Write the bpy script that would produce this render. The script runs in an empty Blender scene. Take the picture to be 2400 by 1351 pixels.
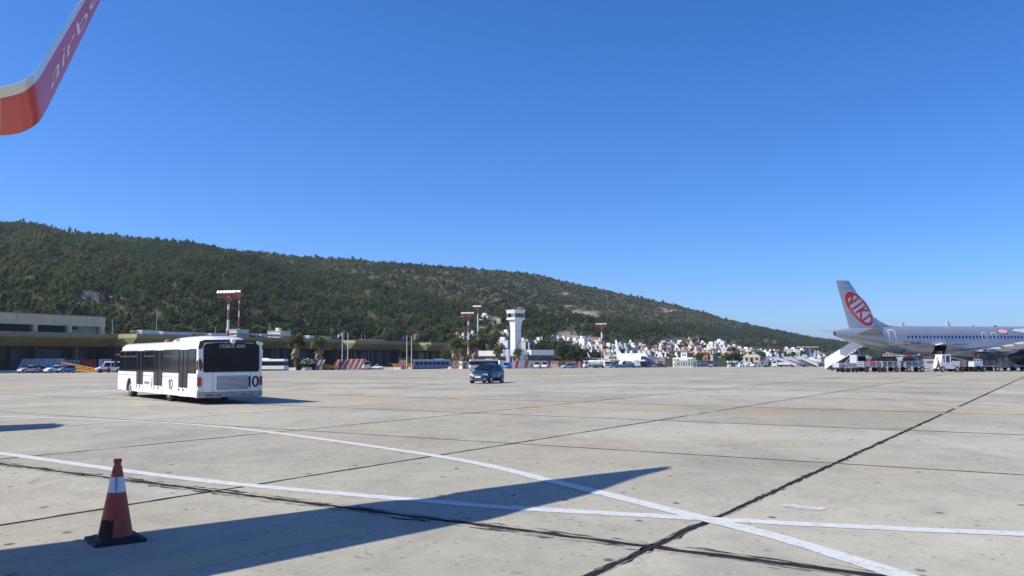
import bpy, math, random
import numpy as np
from mathutils import Vector, Matrix, noise
sc = bpy.context.scene
COL = sc.collection
rnd = random.Random(7)
R = math.radians
PI = math.pi

# ------------------------------------------------------------------ camera
CAM_H = 2.1
FPX = 2000.0                       # focal length in photo pixels (photo is 2400 wide)
PITCH = math.atan(161.0 / FPX)
ROLL = 0.0046
cp, sp = math.cos(PITCH), math.sin(PITCH)
_f = Vector((0, cp, sp)); _u0 = Vector((0, -sp, cp)); _r0 = Vector((1, 0, 0))
CUP = _u0 * math.cos(ROLL) + _r0 * math.sin(ROLL)
CRT = _r0 * math.cos(ROLL) - _u0 * math.sin(ROLL)
CFW = _f
CPOS = Vector((0, 0, CAM_H))
cam_d = bpy.data.cameras.new("camera")
cam_d.sensor_width = 36.0
cam_d.lens = FPX / 2400.0 * 36.0
cam_d.clip_start = 0.1
cam_d.clip_end = 12000
cam = bpy.data.objects.new("camera", cam_d)
COL.objects.link(cam)
mw = Matrix.Identity(4)
for i in range(3):
    mw[i][0] = CRT[i]; mw[i][1] = CUP[i]; mw[i][2] = -CFW[i]; mw[i][3] = CPOS[i]
cam.matrix_world = mw
sc.camera = cam

# ------------------------------------------------------------------ light
SUN_S = Vector((1.02, 0.155))        # how far a shadow runs on the ground per metre of height
_elev = math.atan(1.0 / SUN_S.length)
_to_sun = Vector((-SUN_S.x, -SUN_S.y, 1.0)).normalized()
world = bpy.data.worlds.new("World")
sc.world = world
world.use_nodes = True
nt = world.node_tree
for n in list(nt.nodes):
    nt.nodes.remove(n)
sky = nt.nodes.new("ShaderNodeTexSky")
sky.sky_type = 'NISHITA'
sky.sun_disc = False
sky.sun_elevation = _elev
sky.sun_rotation = math.atan2(_to_sun.x, _to_sun.y)
sky.altitude = 0
sky.air_density = 0.75
sky.dust_density = 0.6
sky.ozone_density = 9.0
hs = nt.nodes.new("ShaderNodeHueSaturation")
hs.inputs['Saturation'].default_value = 1.16
hs.inputs['Value'].default_value = 1.0
bg = nt.nodes.new("ShaderNodeBackground")
bg.inputs['Strength'].default_value = 0.13
wo = nt.nodes.new("ShaderNodeOutputWorld")
nt.links.new(sky.outputs[0], hs.inputs['Color'])
wb = nt.nodes.new("ShaderNodeMix"); wb.data_type = 'RGBA'; wb.blend_type = 'MULTIPLY'; wb.inputs[0].default_value = 1.0
wb.inputs[7].default_value = (1.0, 1.02, 1.13, 1)      # the camera's cool white balance
nt.links.new(hs.outputs[0], wb.inputs[6])
nt.links.new(wb.outputs[2], bg.inputs[0])
nt.links.new(bg.outputs[0], wo.inputs[0])

sun_d = bpy.data.lights.new("sun", 'SUN')
sun_d.energy = 4.7
sun_d.angle = R(0.5)
sun_d.color = (1.0, 0.925, 0.80)
sun = bpy.data.objects.new("sun", sun_d)
COL.objects.link(sun)
sun.rotation_euler = (-_to_sun).to_track_quat('-Z', 'Y').to_euler()
sun.location = (-60, -20, 80)
vs = sc.view_settings
sc.display_settings.display_device = 'sRGB'
vs.view_transform = 'Standard'
vs.look = 'None'
vs.exposure = 0.35
vs.gamma = 1.0
vs.use_curve_mapping = False
sc.cycles.max_bounces = 6
sc.cycles.use_denoising = True
sc.cycles.denoising_input_passes = 'RGB_ALBEDO_NORMAL'
sc.cycles.denoising_prefilter = 'ACCURATE'

# ------------------------------------------------------------------ survey: photo directions to places
def P(px, py, Y):
    """the place at distance Y seen in direction px, py"""
    d = CFW + CRT * ((px - 1200.0) / FPX) + CUP * ((675.5 - py) / FPX)
    return CPOS + d * (Y / d.y)
def gz(Y):
    """height of the apron: level, then falling about 1 % towards the terminal"""
    if Y < 105: return 0.0
    if Y < 125: return -0.0105 * (Y - 105) ** 2 / 40.0
    if Y < 420: return -0.0105 * (Y - 115)
    return -0.0105 * 305
def G(px, py):
    """the place on the level apron seen in direction px, py"""
    d = CFW + CRT * ((px - 1200.0) / FPX) + CUP * ((675.5 - py) / FPX)
    return CPOS + d * (-CAM_H / d.z)
def at(px, Y, z=None):
    """the place on the apron at distance Y in direction px"""
    p = P(px, 840, Y)
    return Vector((p.x, Y, gz(Y) if z is None else z))
def proj(v):
    d = Vector(v) - CPOS
    w = d.dot(CFW)
    return 1200 + FPX * d.dot(CRT) / w, 675.5 - FPX * d.dot(CUP) / w
def zat(px, py, Y):
    return P(px, py, Y).z

# ------------------------------------------------------------------ mesh builder
class MB:
    def __init__(s):
        s.v = []; s.f = []; s.m = []
    def add(s, vs_, fs, m=0):
        o = len(s.v)
        s.v += [tuple(p) for p in vs_]
        s.f += [tuple(i + o for i in f) for f in fs]
        s.m += [m] * len(fs)
        return s
    def box(s, c, d, rz=0.0, m=0, top=None, ry=0.0, rx=0.0):
        """box of size d centred on c; top = (sx, sy) scales its upper face"""
        tx, ty = top or (1, 1)
        x, y, z = d[0] / 2, d[1] / 2, d[2] / 2
        pts = [(-x, -y, -z), (x, -y, -z), (x, y, -z), (-x, y, -z), (-x * tx, -y * ty, z), (x * tx, -y * ty, z), (x * tx, y * ty, z), (-x * tx, y * ty, z)]
        M = Matrix.Translation(Vector(c)) @ Matrix.Rotation(rz, 4, 'Z') @ Matrix.Rotation(ry, 4, 'Y') @ Matrix.Rotation(rx, 4, 'X')
        s.add([M @ Vector(p) for p in pts], [(3, 2, 1, 0), (4, 5, 6, 7), (0, 1, 5, 4), (1, 2, 6, 5), (2, 3, 7, 6), (3, 0, 4, 7)], m)
        return s
    def bar(s, a, b, w, h=None, m=0):
        """square bar from a to b"""
        a, b = Vector(a), Vector(b); h = h or w
        d = (b - a).normalized()
        up = Vector((0, 0, 1)) if abs(d.z) < 0.95 else Vector((1, 0, 0))
        x = d.cross(up).normalized() * (w / 2); y = x.normalized().cross(d) * (h / 2)
        pts = [a - x - y, a + x - y, a + x + y, a - x + y, b - x - y, b + x - y, b + x + y, b - x + y]
        s.add(pts, [(3, 2, 1, 0), (4, 5, 6, 7), (0, 1, 5, 4), (1, 2, 6, 5), (2, 3, 7, 6), (3, 0, 4, 7)], m)
        return s
    def cyl(s, a, b, r0, r1=None, n=10, m=0, cap=True):
        a, b = Vector(a), Vector(b); r1 = r0 if r1 is None else r1
        d = (b - a).normalized()
        up = Vector((0, 0, 1)) if abs(d.z) < 0.95 else Vector((1, 0, 0))
        x = d.cross(up).normalized(); y = x.cross(d)
        pts = []
        for p, r in ((a, r0), (b, r1)):
            for k in range(n):
                t = 2 * PI * k / n
                pts.append(p + x * (r * math.cos(t)) + y * (r * math.sin(t)))
        fs = [(k, (k + 1) % n, n + (k + 1) % n, n + k) for k in range(n)]
        fs = [f[::-1] for f in fs]
        if cap:
            fs.append(tuple(range(n))); fs.append(tuple(range(2 * n - 1, n - 1, -1)))
        s.add(pts, fs, m)
        return s
    def lathe(s, prof, c=(0, 0, 0), n=20, m=0, cap=True):
        """profile of (radius, z) turned round the vertical through c"""
        c = Vector(c)
        rings = [[c + Vector((r * math.cos(2 * PI * k / n), r * math.sin(2 * PI * k / n), z)) for k in range(n)] for r, z in prof]
        return s.loft(rings, m, cap)
    def loft(s, rings, m=0, cap=True, closed=True, skip=None):
        n = len(rings[0]); o = []
        for r in rings: o += [tuple(p) for p in r]
        fs = []
        for i in range(len(rings) - 1):
            for k in range(n if closed else n - 1):
                if skip and skip(i, k): continue
                k2 = (k + 1) % n
                fs.append((i * n + k, i * n + k2, (i + 1) * n + k2, (i + 1) * n + k))
        if cap:
            fs.append(tuple(range(n - 1, -1, -1)))
            e = (len(rings) - 1) * n
            fs.append(tuple(range(e, e + n)))
        s.add(o, fs, m)
        return s
    def poly(s, pts, m=0):
        s.add(pts, [tuple(range(len(pts)))], m); return s
    def prism(s, poly2, lo, hi, ax='x', m=0):
        """polygon extruded along an axis; the polygon holds the two other coordinates in order"""
        def p3(p, t):
            if ax == 'x': return (t, p[0], p[1])
            if ax == 'y': return (p[0], t, p[1])
            return (p[0], p[1], t)
        n = len(poly2)
        pts = [p3(p, lo) for p in poly2] + [p3(p, hi) for p in poly2]
        fs = [(k, (k + 1) % n, n + (k + 1) % n, n + k) for k in range(n)]
        fs += [tuple(range(n - 1, -1, -1)), tuple(range(n, 2 * n))]
        s.add(pts, fs, m); return s
    def tube(s, pts, r, n=6, m=0):
        pts = [Vector(p) for p in pts]
        rings = []
        for i, p in enumerate(pts):
            d = (pts[min(i + 1, len(pts) - 1)] - pts[max(i - 1, 0)]).normalized()
            up = Vector((0, 0, 1)) if abs(d.z) < 0.9 else Vector((1, 0, 0))
            x = d.cross(up).normalized(); y = x.cross(d)
            rr = r[i] if isinstance(r, (list, tuple)) else r
            rings.append([p + x * (rr * math.cos(2 * PI * k / n)) + y * (rr * math.sin(2 * PI * k / n)) for k in range(n)])
        return s.loft(rings, m)
    def xf(s, M):
        s.v = [tuple(M @ Vector(p)) for p in s.v]; return s
    def mesh(s, name, mats):
        me = bpy.data.meshes.new(name)
        me.from_pydata(s.v, [], s.f)
        for m in (mats if isinstance(mats, (list, tuple)) else [mats]): me.materials.append(m)
        if any(s.m): me.polygons.foreach_set('material_index', s.m)
        return me
    def build(s, name, mats, parent=None, smooth=0, fix=True, bevel=0):
        me = s.mesh(name, mats)
        if fix:
            import bmesh
            bm = bmesh.new(); bm.from_mesh(me)
            bmesh.ops.recalc_face_normals(bm, faces=bm.faces)
            bm.to_mesh(me); bm.free()
        if smooth:
            me.polygons.foreach_set('use_smooth', [True] * len(me.polygons))
            me.set_sharp_from_angle(angle=R(smooth))
        return link(name, me, parent, bevel)

def link(name, me, parent=None, bevel=0):
    o = bpy.data.objects.new(name, me)
    COL.objects.link(o)
    if parent: o.parent = parent
    if bevel:
        b = o.modifiers.new('edge', 'BEVEL'); b.width = bevel; b.segments = 2; b.limit_method = 'ANGLE'; b.angle_limit = R(40)
    return o
def tag(o, label=None, cat=None, group=None, kind=None):
    if label: o['label'] = label
    if cat: o['category'] = cat
    if group: o['group'] = group
    if kind: o['kind'] = kind
    return o
def thing(name, label, cat, loc=(0, 0, 0), rz=0.0, group=None):
    o = bpy.data.objects.new(name, None)
    o.empty_display_size = 0.3
    COL.objects.link(o)
    o.location = loc; o.rotation_euler = (0, 0, rz)
    return tag(o, label, cat, group)
def dup(root, loc, rz, label=None, group=None, scale=None):
    def cp_(o, par):
        c = o.copy(); COL.objects.link(c)
        if par: c.parent = par
        for ch in list(o.children): cp_(ch, c)
        return c
    r = cp_(root, None)
    r.location = loc; r.rotation_euler = (0, 0, rz)
    if scale: r.scale = (scale,) * 3
    if label: r['label'] = label
    if group: r['group'] = group
    return r

# ------------------------------------------------------------------ materials
MATS = {}
def M(name, rgb=(0.5, 0.5, 0.5), rough=0.6, metal=0.0, var=0.0, scale=3.0, bump=0.0, bscale=40.0, coat=0.0, spec=0.5, dirt=0.0, dirt_rgb=(0.12, 0.10, 0.08), emis=0):
    """plain surface with cloudy colour variation, optional grime and fine relief"""
    if name in MATS: return MATS[name]
    m = bpy.data.materials.new(name); m.use_nodes = True
    nt = m.node_tree; b = nt.nodes['Principled BSDF']
    b.inputs['Roughness'].default_value = rough
    b.inputs['Metallic'].default_value = metal
    b.inputs['Specular IOR Level'].default_value = spec
    if coat: b.inputs['Coat Weight'].default_value = coat; b.inputs['Coat Roughness'].default_value = 0.06
    b.inputs['Base Color'].default_value = (*rgb, 1)
    if var or dirt or bump:
        geo = nt.nodes.new('ShaderNodeNewGeometry')
    if var:
        n = nt.nodes.new('ShaderNodeTexNoise'); n.inputs['Scale'].default_value = scale; n.inputs['Detail'].default_value = 5
        nt.links.new(geo.outputs['Position'], n.inputs['Vector'])
        mr = nt.nodes.new('ShaderNodeMapRange'); mr.inputs[1].default_value = 0.3; mr.inputs[2].default_value = 0.7
        mr.inputs[3].default_value = 1 - var; mr.inputs[4].default_value = 1 + var
        nt.links.new(n.outputs[0], mr.inputs[0])
        mx = nt.nodes.new('ShaderNodeVectorMath'); mx.operation = 'SCALE'; mx.inputs[0].default_value = rgb
        nt.links.new(mr.outputs[0], mx.inputs['Scale'])
        out = mx.outputs[0]
        if dirt:
            n2 = nt.nodes.new('ShaderNodeTexNoise'); n2.inputs['Scale'].default_value = scale * 0.7; n2.inputs['Detail'].default_value = 8; n2.inputs['Roughness'].default_value = 0.7
            nt.links.new(geo.outputs['Position'], n2.inputs['Vector'])
            r2 = nt.nodes.new('ShaderNodeMapRange'); r2.inputs[1].default_value = 0.5; r2.inputs[2].default_value = 0.75; r2.inputs[3].default_value = 0; r2.inputs[4].default_value = dirt
            nt.links.new(n2.outputs[0], r2.inputs[0])
            mm = nt.nodes.new('ShaderNodeMix'); mm.data_type = 'RGBA'
            nt.links.new(r2.outputs[0], mm.inputs[0]); nt.links.new(out, mm.inputs[6]); mm.inputs[7].default_value = (*dirt_rgb, 1)
            out = mm.outputs[2]
        nt.links.new(out, b.inputs['Base Color'])
    if bump:
        n3 = nt.nodes.new('ShaderNodeTexNoise'); n3.inputs['Scale'].default_value = bscale; n3.inputs['Detail'].default_value = 4
        nt.links.new(geo.outputs['Position'], n3.inputs['Vector'])
        bp = nt.nodes.new('ShaderNodeBump'); bp.inputs['Strength'].default_value = bump; bp.inputs['Distance'].default_value = 0.02
        nt.links.new(n3.outputs[0], bp.inputs['Height']); nt.links.new(bp.outputs[0], b.inputs['Normal'])
    MATS[name] = m
    return m
GLASS = M('dark_glass', (0.012, 0.015, 0.020), 0.10, spec=0.28, var=0.3, scale=1.5)
BLACK = M('black_rubber', (0.018, 0.018, 0.02), 0.75, var=0.25, scale=8)
WHITE = M('white_paint', (0.83, 0.83, 0.82), 0.35, var=0.04, scale=2.0, dirt=0.15, dirt_rgb=(0.45, 0.42, 0.36))
GREYM = M('grey_metal', (0.33, 0.34, 0.35), 0.45, 0.6, var=0.12, scale=4)
STEEL = M('rim_steel', (0.5, 0.5, 0.5), 0.35, 0.8, var=0.1)
REDP = M('red_paint', (0.42, 0.035, 0.03), 0.45, var=0.12, scale=4, dirt=0.2)
YELP = M('yellow_paint', (0.72, 0.33, 0.03), 0.5, var=0.12, scale=4, dirt=0.2)
BLUEP = M('blue_paint', (0.025, 0.075, 0.24), 0.35, var=0.12, scale=3)
DARKM = M('dark_metal', (0.05, 0.05, 0.055), 0.5, 0.3, var=0.2)
LAMPR = M('red_lens', (0.35, 0.015, 0.012), 0.2, coat=0.6)
LAMPO = M('orange_lens', (0.75, 0.16, 0.01), 0.25, coat=0.6)
LAMPW = M('clear_lens', (0.75, 0.76, 0.76), 0.15, coat=0.6)

def text2d(s, size=1.0, shear=0.0, bold=0.0, spacing=1.0):
    """outline lettering as flat (u, v) points and faces"""
    cu = bpy.data.curves.new('lettering_source', 'FONT')
    cu.body = s; cu.size = size; cu.shear = shear; cu.offset = bold; cu.space_character = spacing
    cu.align_x = 'CENTER'; cu.align_y = 'CENTER'; cu.resolution_u = 3
    o = bpy.data.objects.new('lettering_source', cu)
    COL.objects.link(o)
    bpy.context.view_layer.update()
    dg = bpy.context.evaluated_depsgraph_get()
    me = bpy.data.meshes.new_from_object(o.evaluated_get(dg))
    v = [(p.co.x, p.co.y) for p in me.vertices]; f = [tuple(p.vertices) for p in me.polygons]
    bpy.data.objects.remove(o); bpy.data.curves.remove(cu); bpy.data.meshes.remove(me)
    return v, f
def lettering(name, s, fn, mat, parent, **k):
    v, f = text2d(s, **k)
    mb = MB(); mb.add([fn(a, b) for a, b in v], f)
    return mb.build(name, mat, parent, fix=False)

LATER = []          # (object, x, y, look, landmark set): labels given once everything stands
LAND = {'town': [(1125, 780, 'the thinner striped mast'), (1180, 800, 'the control tower shaft'), (1265, 812, 'the annex roof'), (1332, 800, 'the quarry face'), (1411, 810, 'the far lamp mast'), (1448, 815, 'the white airliner fin'), (1372, 805, 'the large apartment house'), (1490, 818, 'the tall banded white house'), (1548, 842, 'the red fire doors'), (1561, 808, 'the long hotel block'), (1600, 845, 'the blue edged stair tower'), (1636, 820, 'the bright red hipped roof'), (1656, 836, 'the orange house'), (1690, 806, 'the large white church'), (1706, 834, 'the long yellow warehouse'), (1745, 846, 'the tiled porch house'), (1776, 842, 'the half built grey house'), (1815, 840, 'the white cube house'), (1868, 826, 'the white terraced house'), (1872, 848, 'the pink arches'), (1927, 834, 'the propeller aircraft tail'), (1520, 845, 'the airliner nose'), (2000, 835, 'the mobile stairs'), (2105, 838, 'the orange roof under the silver airliner')],
        'foot': [(125, 740, 'the grey upper building'), (305, 785, 'the yellow roof end'), (452, 790, 'the white bus roof'), (545, 740, 'the two tall lamp masts'), (654, 775, 'the cream rooftop block'), (700, 785, 'the tall umbrella pines'), (808, 785, 'the striped flag'), (880, 795, 'the thin roof antennas'), (958, 790, 'the dark blue flag'), (982, 795, 'the brown roof tank'), (1072, 795, 'the red domed chapel')]}
ORD = ['', 'second ', 'third ', 'fourth ', 'fifth ', 'sixth ', 'seventh ', 'eighth ', 'ninth ', 'tenth ', 'eleventh ', 'twelfth ']
def give_labels():
    seen = {}
    for o, x, y, look, land in LATER:
        lx, ly, nm = min(LAND[land], key=lambda q: abs(q[0] - x) + 1.6 * abs(q[1] - y))
        dx, dy = x - lx, (y - ly) * 1.3
        rel = ('right of' if dx > 0 else 'left of') if abs(dx) >= abs(dy) else ('below' if dy > 0 else 'above')
        seen.setdefault(f'{look} {rel} {nm}', []).append((abs(dx) if 'of' in rel else abs(dy), o))
    for lab, os_ in seen.items():
        os_.sort(key=lambda q: q[0])
        for k, (_, o) in enumerate(os_):
            o['label'] = lab if len(os_) == 1 else ('nearest ' if k == 0 else ORD[min(k, 11)] + 'nearest ') + lab
# ------------------------------------------------------------------ concrete apron
def concrete(name, tone=1.0):
    m = bpy.data.materials.new(name); m.use_nodes = True
    nt = m.node_tree; N = nt.nodes; L = nt.links; b = N['Principled BSDF']
    b.inputs['Roughness'].default_value = 0.85; b.inputs['Specular IOR Level'].default_value = 0.3
    geo = N.new('ShaderNodeNewGeometry'); oi = N.new('ShaderNodeObjectInfo')
    def noise_(scale, detail=5, rough=0.6, sx=1, sy=1):
        mp = N.new('ShaderNodeMapping'); mp.inputs['Scale'].default_value = (sx, sy, 1); mp.inputs['Rotation'].default_value = (0, 0, R(-20))
        L.new(geo.outputs['Position'], mp.inputs[0])
        n = N.new('ShaderNodeTexNoise'); n.inputs['Scale'].default_value = scale; n.inputs['Detail'].default_value = detail; n.inputs['Roughness'].default_value = rough
        L.new(mp.outputs[0], n.inputs['Vector']); return n.outputs[0]
    def rng(x, a, c, lo, hi):
        r = N.new('ShaderNodeMapRange'); r.inputs[1].default_value = a; r.inputs[2].default_value = c; r.inputs[3].default_value = lo; r.inputs[4].default_value = hi
        L.new(x, r.inputs[0]); return r.outputs[0]
    def mul(a, c):
        x = N.new('ShaderNodeMath'); x.operation = 'MULTIPLY'; L.new(a, x.inputs[0])
        if isinstance(c, float): x.inputs[1].default_value = c
        else: L.new(c, x.inputs[1])
        return x.outputs[0]
    def mix(f, a, c):
        x = N.new('ShaderNodeMix'); x.data_type = 'RGBA'; L.new(f, x.inputs[0])
        for i, q in ((6, a), (7, c)):
            if isinstance(q, tuple): x.inputs[i].default_value = (*q, 1)
            else: L.new(q, x.inputs[i])
        return x.outputs[2]
    c = mix(rng(noise_(0.11, 8, 0.72), 0.36, 0.62, 0, 1), (0.362 * tone, 0.342 * tone, 0.268 * tone), (0.478 * tone, 0.453 * tone, 0.362 * tone))
    # tan wash where dust has settled
    c = mix(rng(noise_(0.055, 4, 0.6, 1, 0.6), 0.47, 0.66, 0, 0.8), c, (0.40 * tone, 0.335 * tone, 0.23 * tone))
    # grey oily cloud
    c = mix(rng(noise_(0.25, 8, 0.72, 1.2, 0.5), 0.50, 0.68, 0, 0.75), c, (0.25, 0.235, 0.205))
    c = mix(rng(noise_(1.3, 10, 0.8), 0.47, 0.72, 0, 0.55), c, (0.24, 0.225, 0.20))
    # fine grain and scattered dark pits
    c = mix(rng(noise_(14, 8, 0.85), 0.42, 0.72, 0, 0.5), c, (0.2, 0.185, 0.16))
    vo = N.new('ShaderNodeTexVoronoi'); vo.inputs['Scale'].default_value = 1.75
    mp = N.new('ShaderNodeMapping'); mp.inputs['Rotation'].default_value = (0, 0, 0.6); mp.inputs['Scale'].default_value = (1.25, 1.0, 1)
    L.new(geo.outputs['Position'], mp.inputs[0]); L.new(mp.outputs[0], vo.inputs['Vector'])
    pit = rng(vo.outputs['Distance'], 0.085, 0.155, 1, 0)
    sep = N.new('ShaderNodeSeparateColor'); L.new(vo.outputs['Color'], sep.inputs[0])
    pit = mul(pit, rng(sep.outputs[0], 0.56, 0.80, 0, 0.9))
    c = mix(pit, c, (0.085, 0.078, 0.07))
    v3 = N.new('ShaderNodeTexVoronoi'); v3.inputs['Scale'].default_value = 6.5; L.new(mp.outputs[0], v3.inputs['Vector'])
    sp3 = N.new('ShaderNodeSeparateColor'); L.new(v3.outputs['Color'], sp3.inputs[0])
    c = mix(mul(rng(v3.outputs['Distance'], 0.14, 0.30, 1, 0), rng(sp3.outputs[1], 0.60, 0.80, 0, 0.6)), c, (0.15, 0.135, 0.115))
    # rusty brown blooms on a few slabs
    c = mix(mul(rng(noise_(0.13, 7, 0.7, 0.6, 1.3), 0.55, 0.72, 0, 0.75), rng(noise_(2.2, 8, 0.8), 0.3, 0.65, 0.25, 1)), c, (0.30, 0.235, 0.15))
    # hairline cracks
    v2 = N.new('ShaderNodeTexVoronoi'); v2.feature = 'DISTANCE_TO_EDGE'; v2.inputs['Scale'].default_value = 0.42
    nw = N.new('ShaderNodeTexNoise'); nw.inputs['Scale'].default_value = 1.3; nw.inputs['Detail'].default_value = 6
    L.new(geo.outputs['Position'], nw.inputs['Vector'])
    ad = N.new('ShaderNodeVectorMath'); ad.operation = 'MULTIPLY_ADD'; L.new(nw.outputs['Color'], ad.inputs[0]); ad.inputs[1].default_value = (1.4, 1.4, 0)
    L.new(geo.outputs['Position'], ad.inputs[2]); L.new(ad.outputs[0], v2.inputs['Vector'])
    cr = mul(rng(v2.outputs['Distance'], 0.0, 0.006, 1, 0), rng(noise_(0.3, 3), 0.52, 0.6, 0, 0.5))
    c = mix(cr, c, (0.12, 0.11, 0.10))
    # each slab was poured on its own day
    hv = N.new('ShaderNodeHueSaturation'); L.new(c, hv.inputs['Color']); L.new(rng(oi.outputs['Random'], 0, 1, 0.87, 1.09), hv.inputs['Value'])
    L.new(hv.outputs[0], b.inputs['Base Color'])
    bp = N.new('ShaderNodeBump'); bp.inputs['Strength'].default_value = 0.35; bp.inputs['Distance'].default_value = 0.012
    L.new(noise_(30, 6, 0.8), bp.inputs['Height']); L.new(bp.outputs[0], b.inputs['Normal'])
    return m
CONC = concrete('apron_concrete')
def tarmat():
    return M('joint_tar', (0.024, 0.023, 0.025), 0.9, var=0.4, scale=6, bump=0.4, bscale=25, spec=0.08)
TAR = tarmat()

# base sheet of the apron, following its fall towards the terminal
ys = [-80, -20, 0, 40, 80, 100, 105, 110, 115, 120, 125] + list(range(135, 421, 15))
xs = [-420, -200, -100, 0, 100, 250, 520]
mb = MB()
pts = [(x, y, gz(y) - 0.035) for y in ys for x in xs]
nx = len(xs)
mb.add(pts, [(j * nx + i, j * nx + i + 1, (j + 1) * nx + i + 1, (j + 1) * nx + i) for j in range(len(ys) - 1) for i in range(nx - 1)])
apron = tag(mb.build('apron', CONC), kind='structure')
apron['label'] = 'pale concrete airport apron of large square slabs'

U = Vector((0.836, -0.548, 0)); V = Vector((0.548, 0.836, 0)); O = Vector((1.54, 9.61, 0))
SU, SV = 7.5, 8.65
def slab_pos(i, j): return O + U * (SU * i) + V * (SV * j)
hg = 0.022
mb = MB()
def rc(u, v, z):
    return U * u + V * v + Vector((0, 0, z))
a, b2 = hg, SU - hg
c2, d2 = hg, SV - hg
e = 0.018
low = [rc(a, c2, -0.14), rc(b2, c2, -0.14), rc(b2, d2, -0.14), rc(a, d2, -0.14)]
mid = [rc(a, c2, -0.008), rc(b2, c2, -0.008), rc(b2, d2, -0.008), rc(a, d2, -0.008)]
top = [rc(a + e, c2 + e, 0), rc(b2 - e, c2 + e, 0), rc(b2 - e, d2 - e, 0), rc(a + e, d2 - e, 0)]
mb.loft([low, mid, top])
slab_me = mb.mesh('slab', CONC)
slabs = 0
for j in range(-5, 16):
    for i in range(-16, 20):
        c = slab_pos(i + 0.5, j + 0.5)
        if c.y < -8 or c.y > 97: continue
        if abs(c.x) > 0.64 * max(c.y, 0) + 13: continue
        o = link('slab', slab_me, apron)
        o.location = slab_pos(i, j)
        slabs += 1

# tar in the joints: ragged, spilling over the slab edges
def seam(p0, p1, hw, seed, rag=0.5, z=0.004, gaps=0.0, step=0.22):
    r = random.Random(seed)
    p0, p1 = Vector(p0), Vector(p1); d = (p1 - p0); n = max(2, int(d.length / step)); d.normalize()
    s = Vector((d.y, -d.x, 0))
    rows = []
    w1 = w2 = 1.0; off = 0
    for k in range(n + 1):
        q = p0 + d * (k * (p1 - p0).length / n)
        w1 += (r.uniform(0.3, 1.7) - w1) * 0.75; w2 += (r.uniform(0.3, 1.7) - w2) * 0.75
        off += (r.uniform(-1, 1) * hw * 0.25 - off) * 0.3
        zz = gz(q.y) + z
        a_ = q + s * (off + hw * (1 + rag * (w1 - 1)))
        b_ = q + s * (off - hw * (1 + rag * (w2 - 1)))
        rows.append((Vector((a_.x, a_.y, zz)), Vector((b_.x, b_.y, zz))))
    o_ = []; fs = []
    for a_, b_ in rows: o_ += [a_, b_]
    skip = 0
    for k in range(n):
        if skip > 0: skip -= 1; continue
        if r.random() < gaps: skip = r.randint(1, 3); continue
        fs.append((2 * k, 2 * k + 1, 2 * k + 3, 2 * k + 2))
    return o_, fs
def smearmat(rot):
    m = bpy.data.materials.new('tar_smear'); m.use_nodes = True
    nt = m.node_tree; N = nt.nodes; L = nt.links; b = N['Principled BSDF']; b.inputs['Roughness'].default_value = 0.85
    geo = N.new('ShaderNodeNewGeometry'); mp = N.new('ShaderNodeMapping'); mp.vector_type = 'TEXTURE'; mp.inputs['Rotation'].default_value = (0, 0, rot); mp.inputs['Scale'].default_value = (7, 1, 1)
    n = N.new('ShaderNodeTexNoise'); n.inputs['Scale'].default_value = 9; n.inputs['Detail'].default_value = 8; n.inputs['Roughness'].default_value = 0.75
    L.new(geo.outputs['Position'], mp.inputs[0]); L.new(mp.outputs[0], n.inputs['Vector'])
    r = N.new('ShaderNodeMapRange'); r.inputs[1].default_value = 0.48; r.inputs[2].default_value = 0.56; L.new(n.outputs[0], r.inputs[0])
    x = N.new('ShaderNodeMix'); x.data_type = 'RGBA'; L.new(r.outputs[0], x.inputs[0]); x.inputs[6].default_value = (0.36, 0.335, 0.28, 1); x.inputs[7].default_value = (0.024, 0.023, 0.025, 1); b.inputs['Specular IOR Level'].default_value = 0.1
    L.new(x.outputs[2], b.inputs['Base Color']); return m
SMEAR = smearmat(math.atan2(-0.548, 0.836)); SMEARV = smearmat(math.atan2(0.836, 0.548))
heavy_u = {0: (0.058, 0.8)}                     # joints running along U, by j
heavy_v = {0: (0.044, 0.8)}                     # joints running along V, by i
for j in range(-3, 14):
    hw, rag = heavy_u.get(j, (0.055 if j != 1 else 0.036, 0.6))
    gaps = 0.0 if j in heavy_u else 0.0
    mb = MB()
    lo, hi = -14 + j * 0, 12 + j
    mb.add(*seam(slab_pos(lo, j), slab_pos(hi, j), hw, 100 + j, rag, z=0.0028, gaps=gaps, step=0.12 if j in heavy_u else 0.3))
    if j == 0:     # the old joint was resealed by brush: a wide smear, worn through in streaks
        fr_ = MB(); fr_.add(*seam(slab_pos(-14, 0), slab_pos(12, 0), 0.19, 77, 0.7, z=0.0016, step=0.12)); fr_.build('tar_smear', SMEAR, apron, fix=False)
    mb.build('tar_joint', TAR, apron, fix=False)
for i in range(-11, 9):
    hw, rag = heavy_v.get(i, (0.044 if i in (-1, -2) else 0.027, 0.9))
    gaps = 0.0 if i in heavy_v else (0.01 if i == -1 else 0.03)
    if i == 0: fr_ = MB(); fr_.add(*seam(slab_pos(0, -3), slab_pos(0, 8), 0.07, 79, 0.8, z=0.0016, step=0.12)); fr_.build('tar_smear', SMEARV, apron, fix=False)
    mb = MB()
    mb.add(*seam(slab_pos(i, -3), slab_pos(i, 17), hw, 300 + i, rag, z=0.0036, gaps=gaps, step=0.12 if i in heavy_v else 0.25))
    mb.build('tar_joint', TAR, apron, fix=False)

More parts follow.
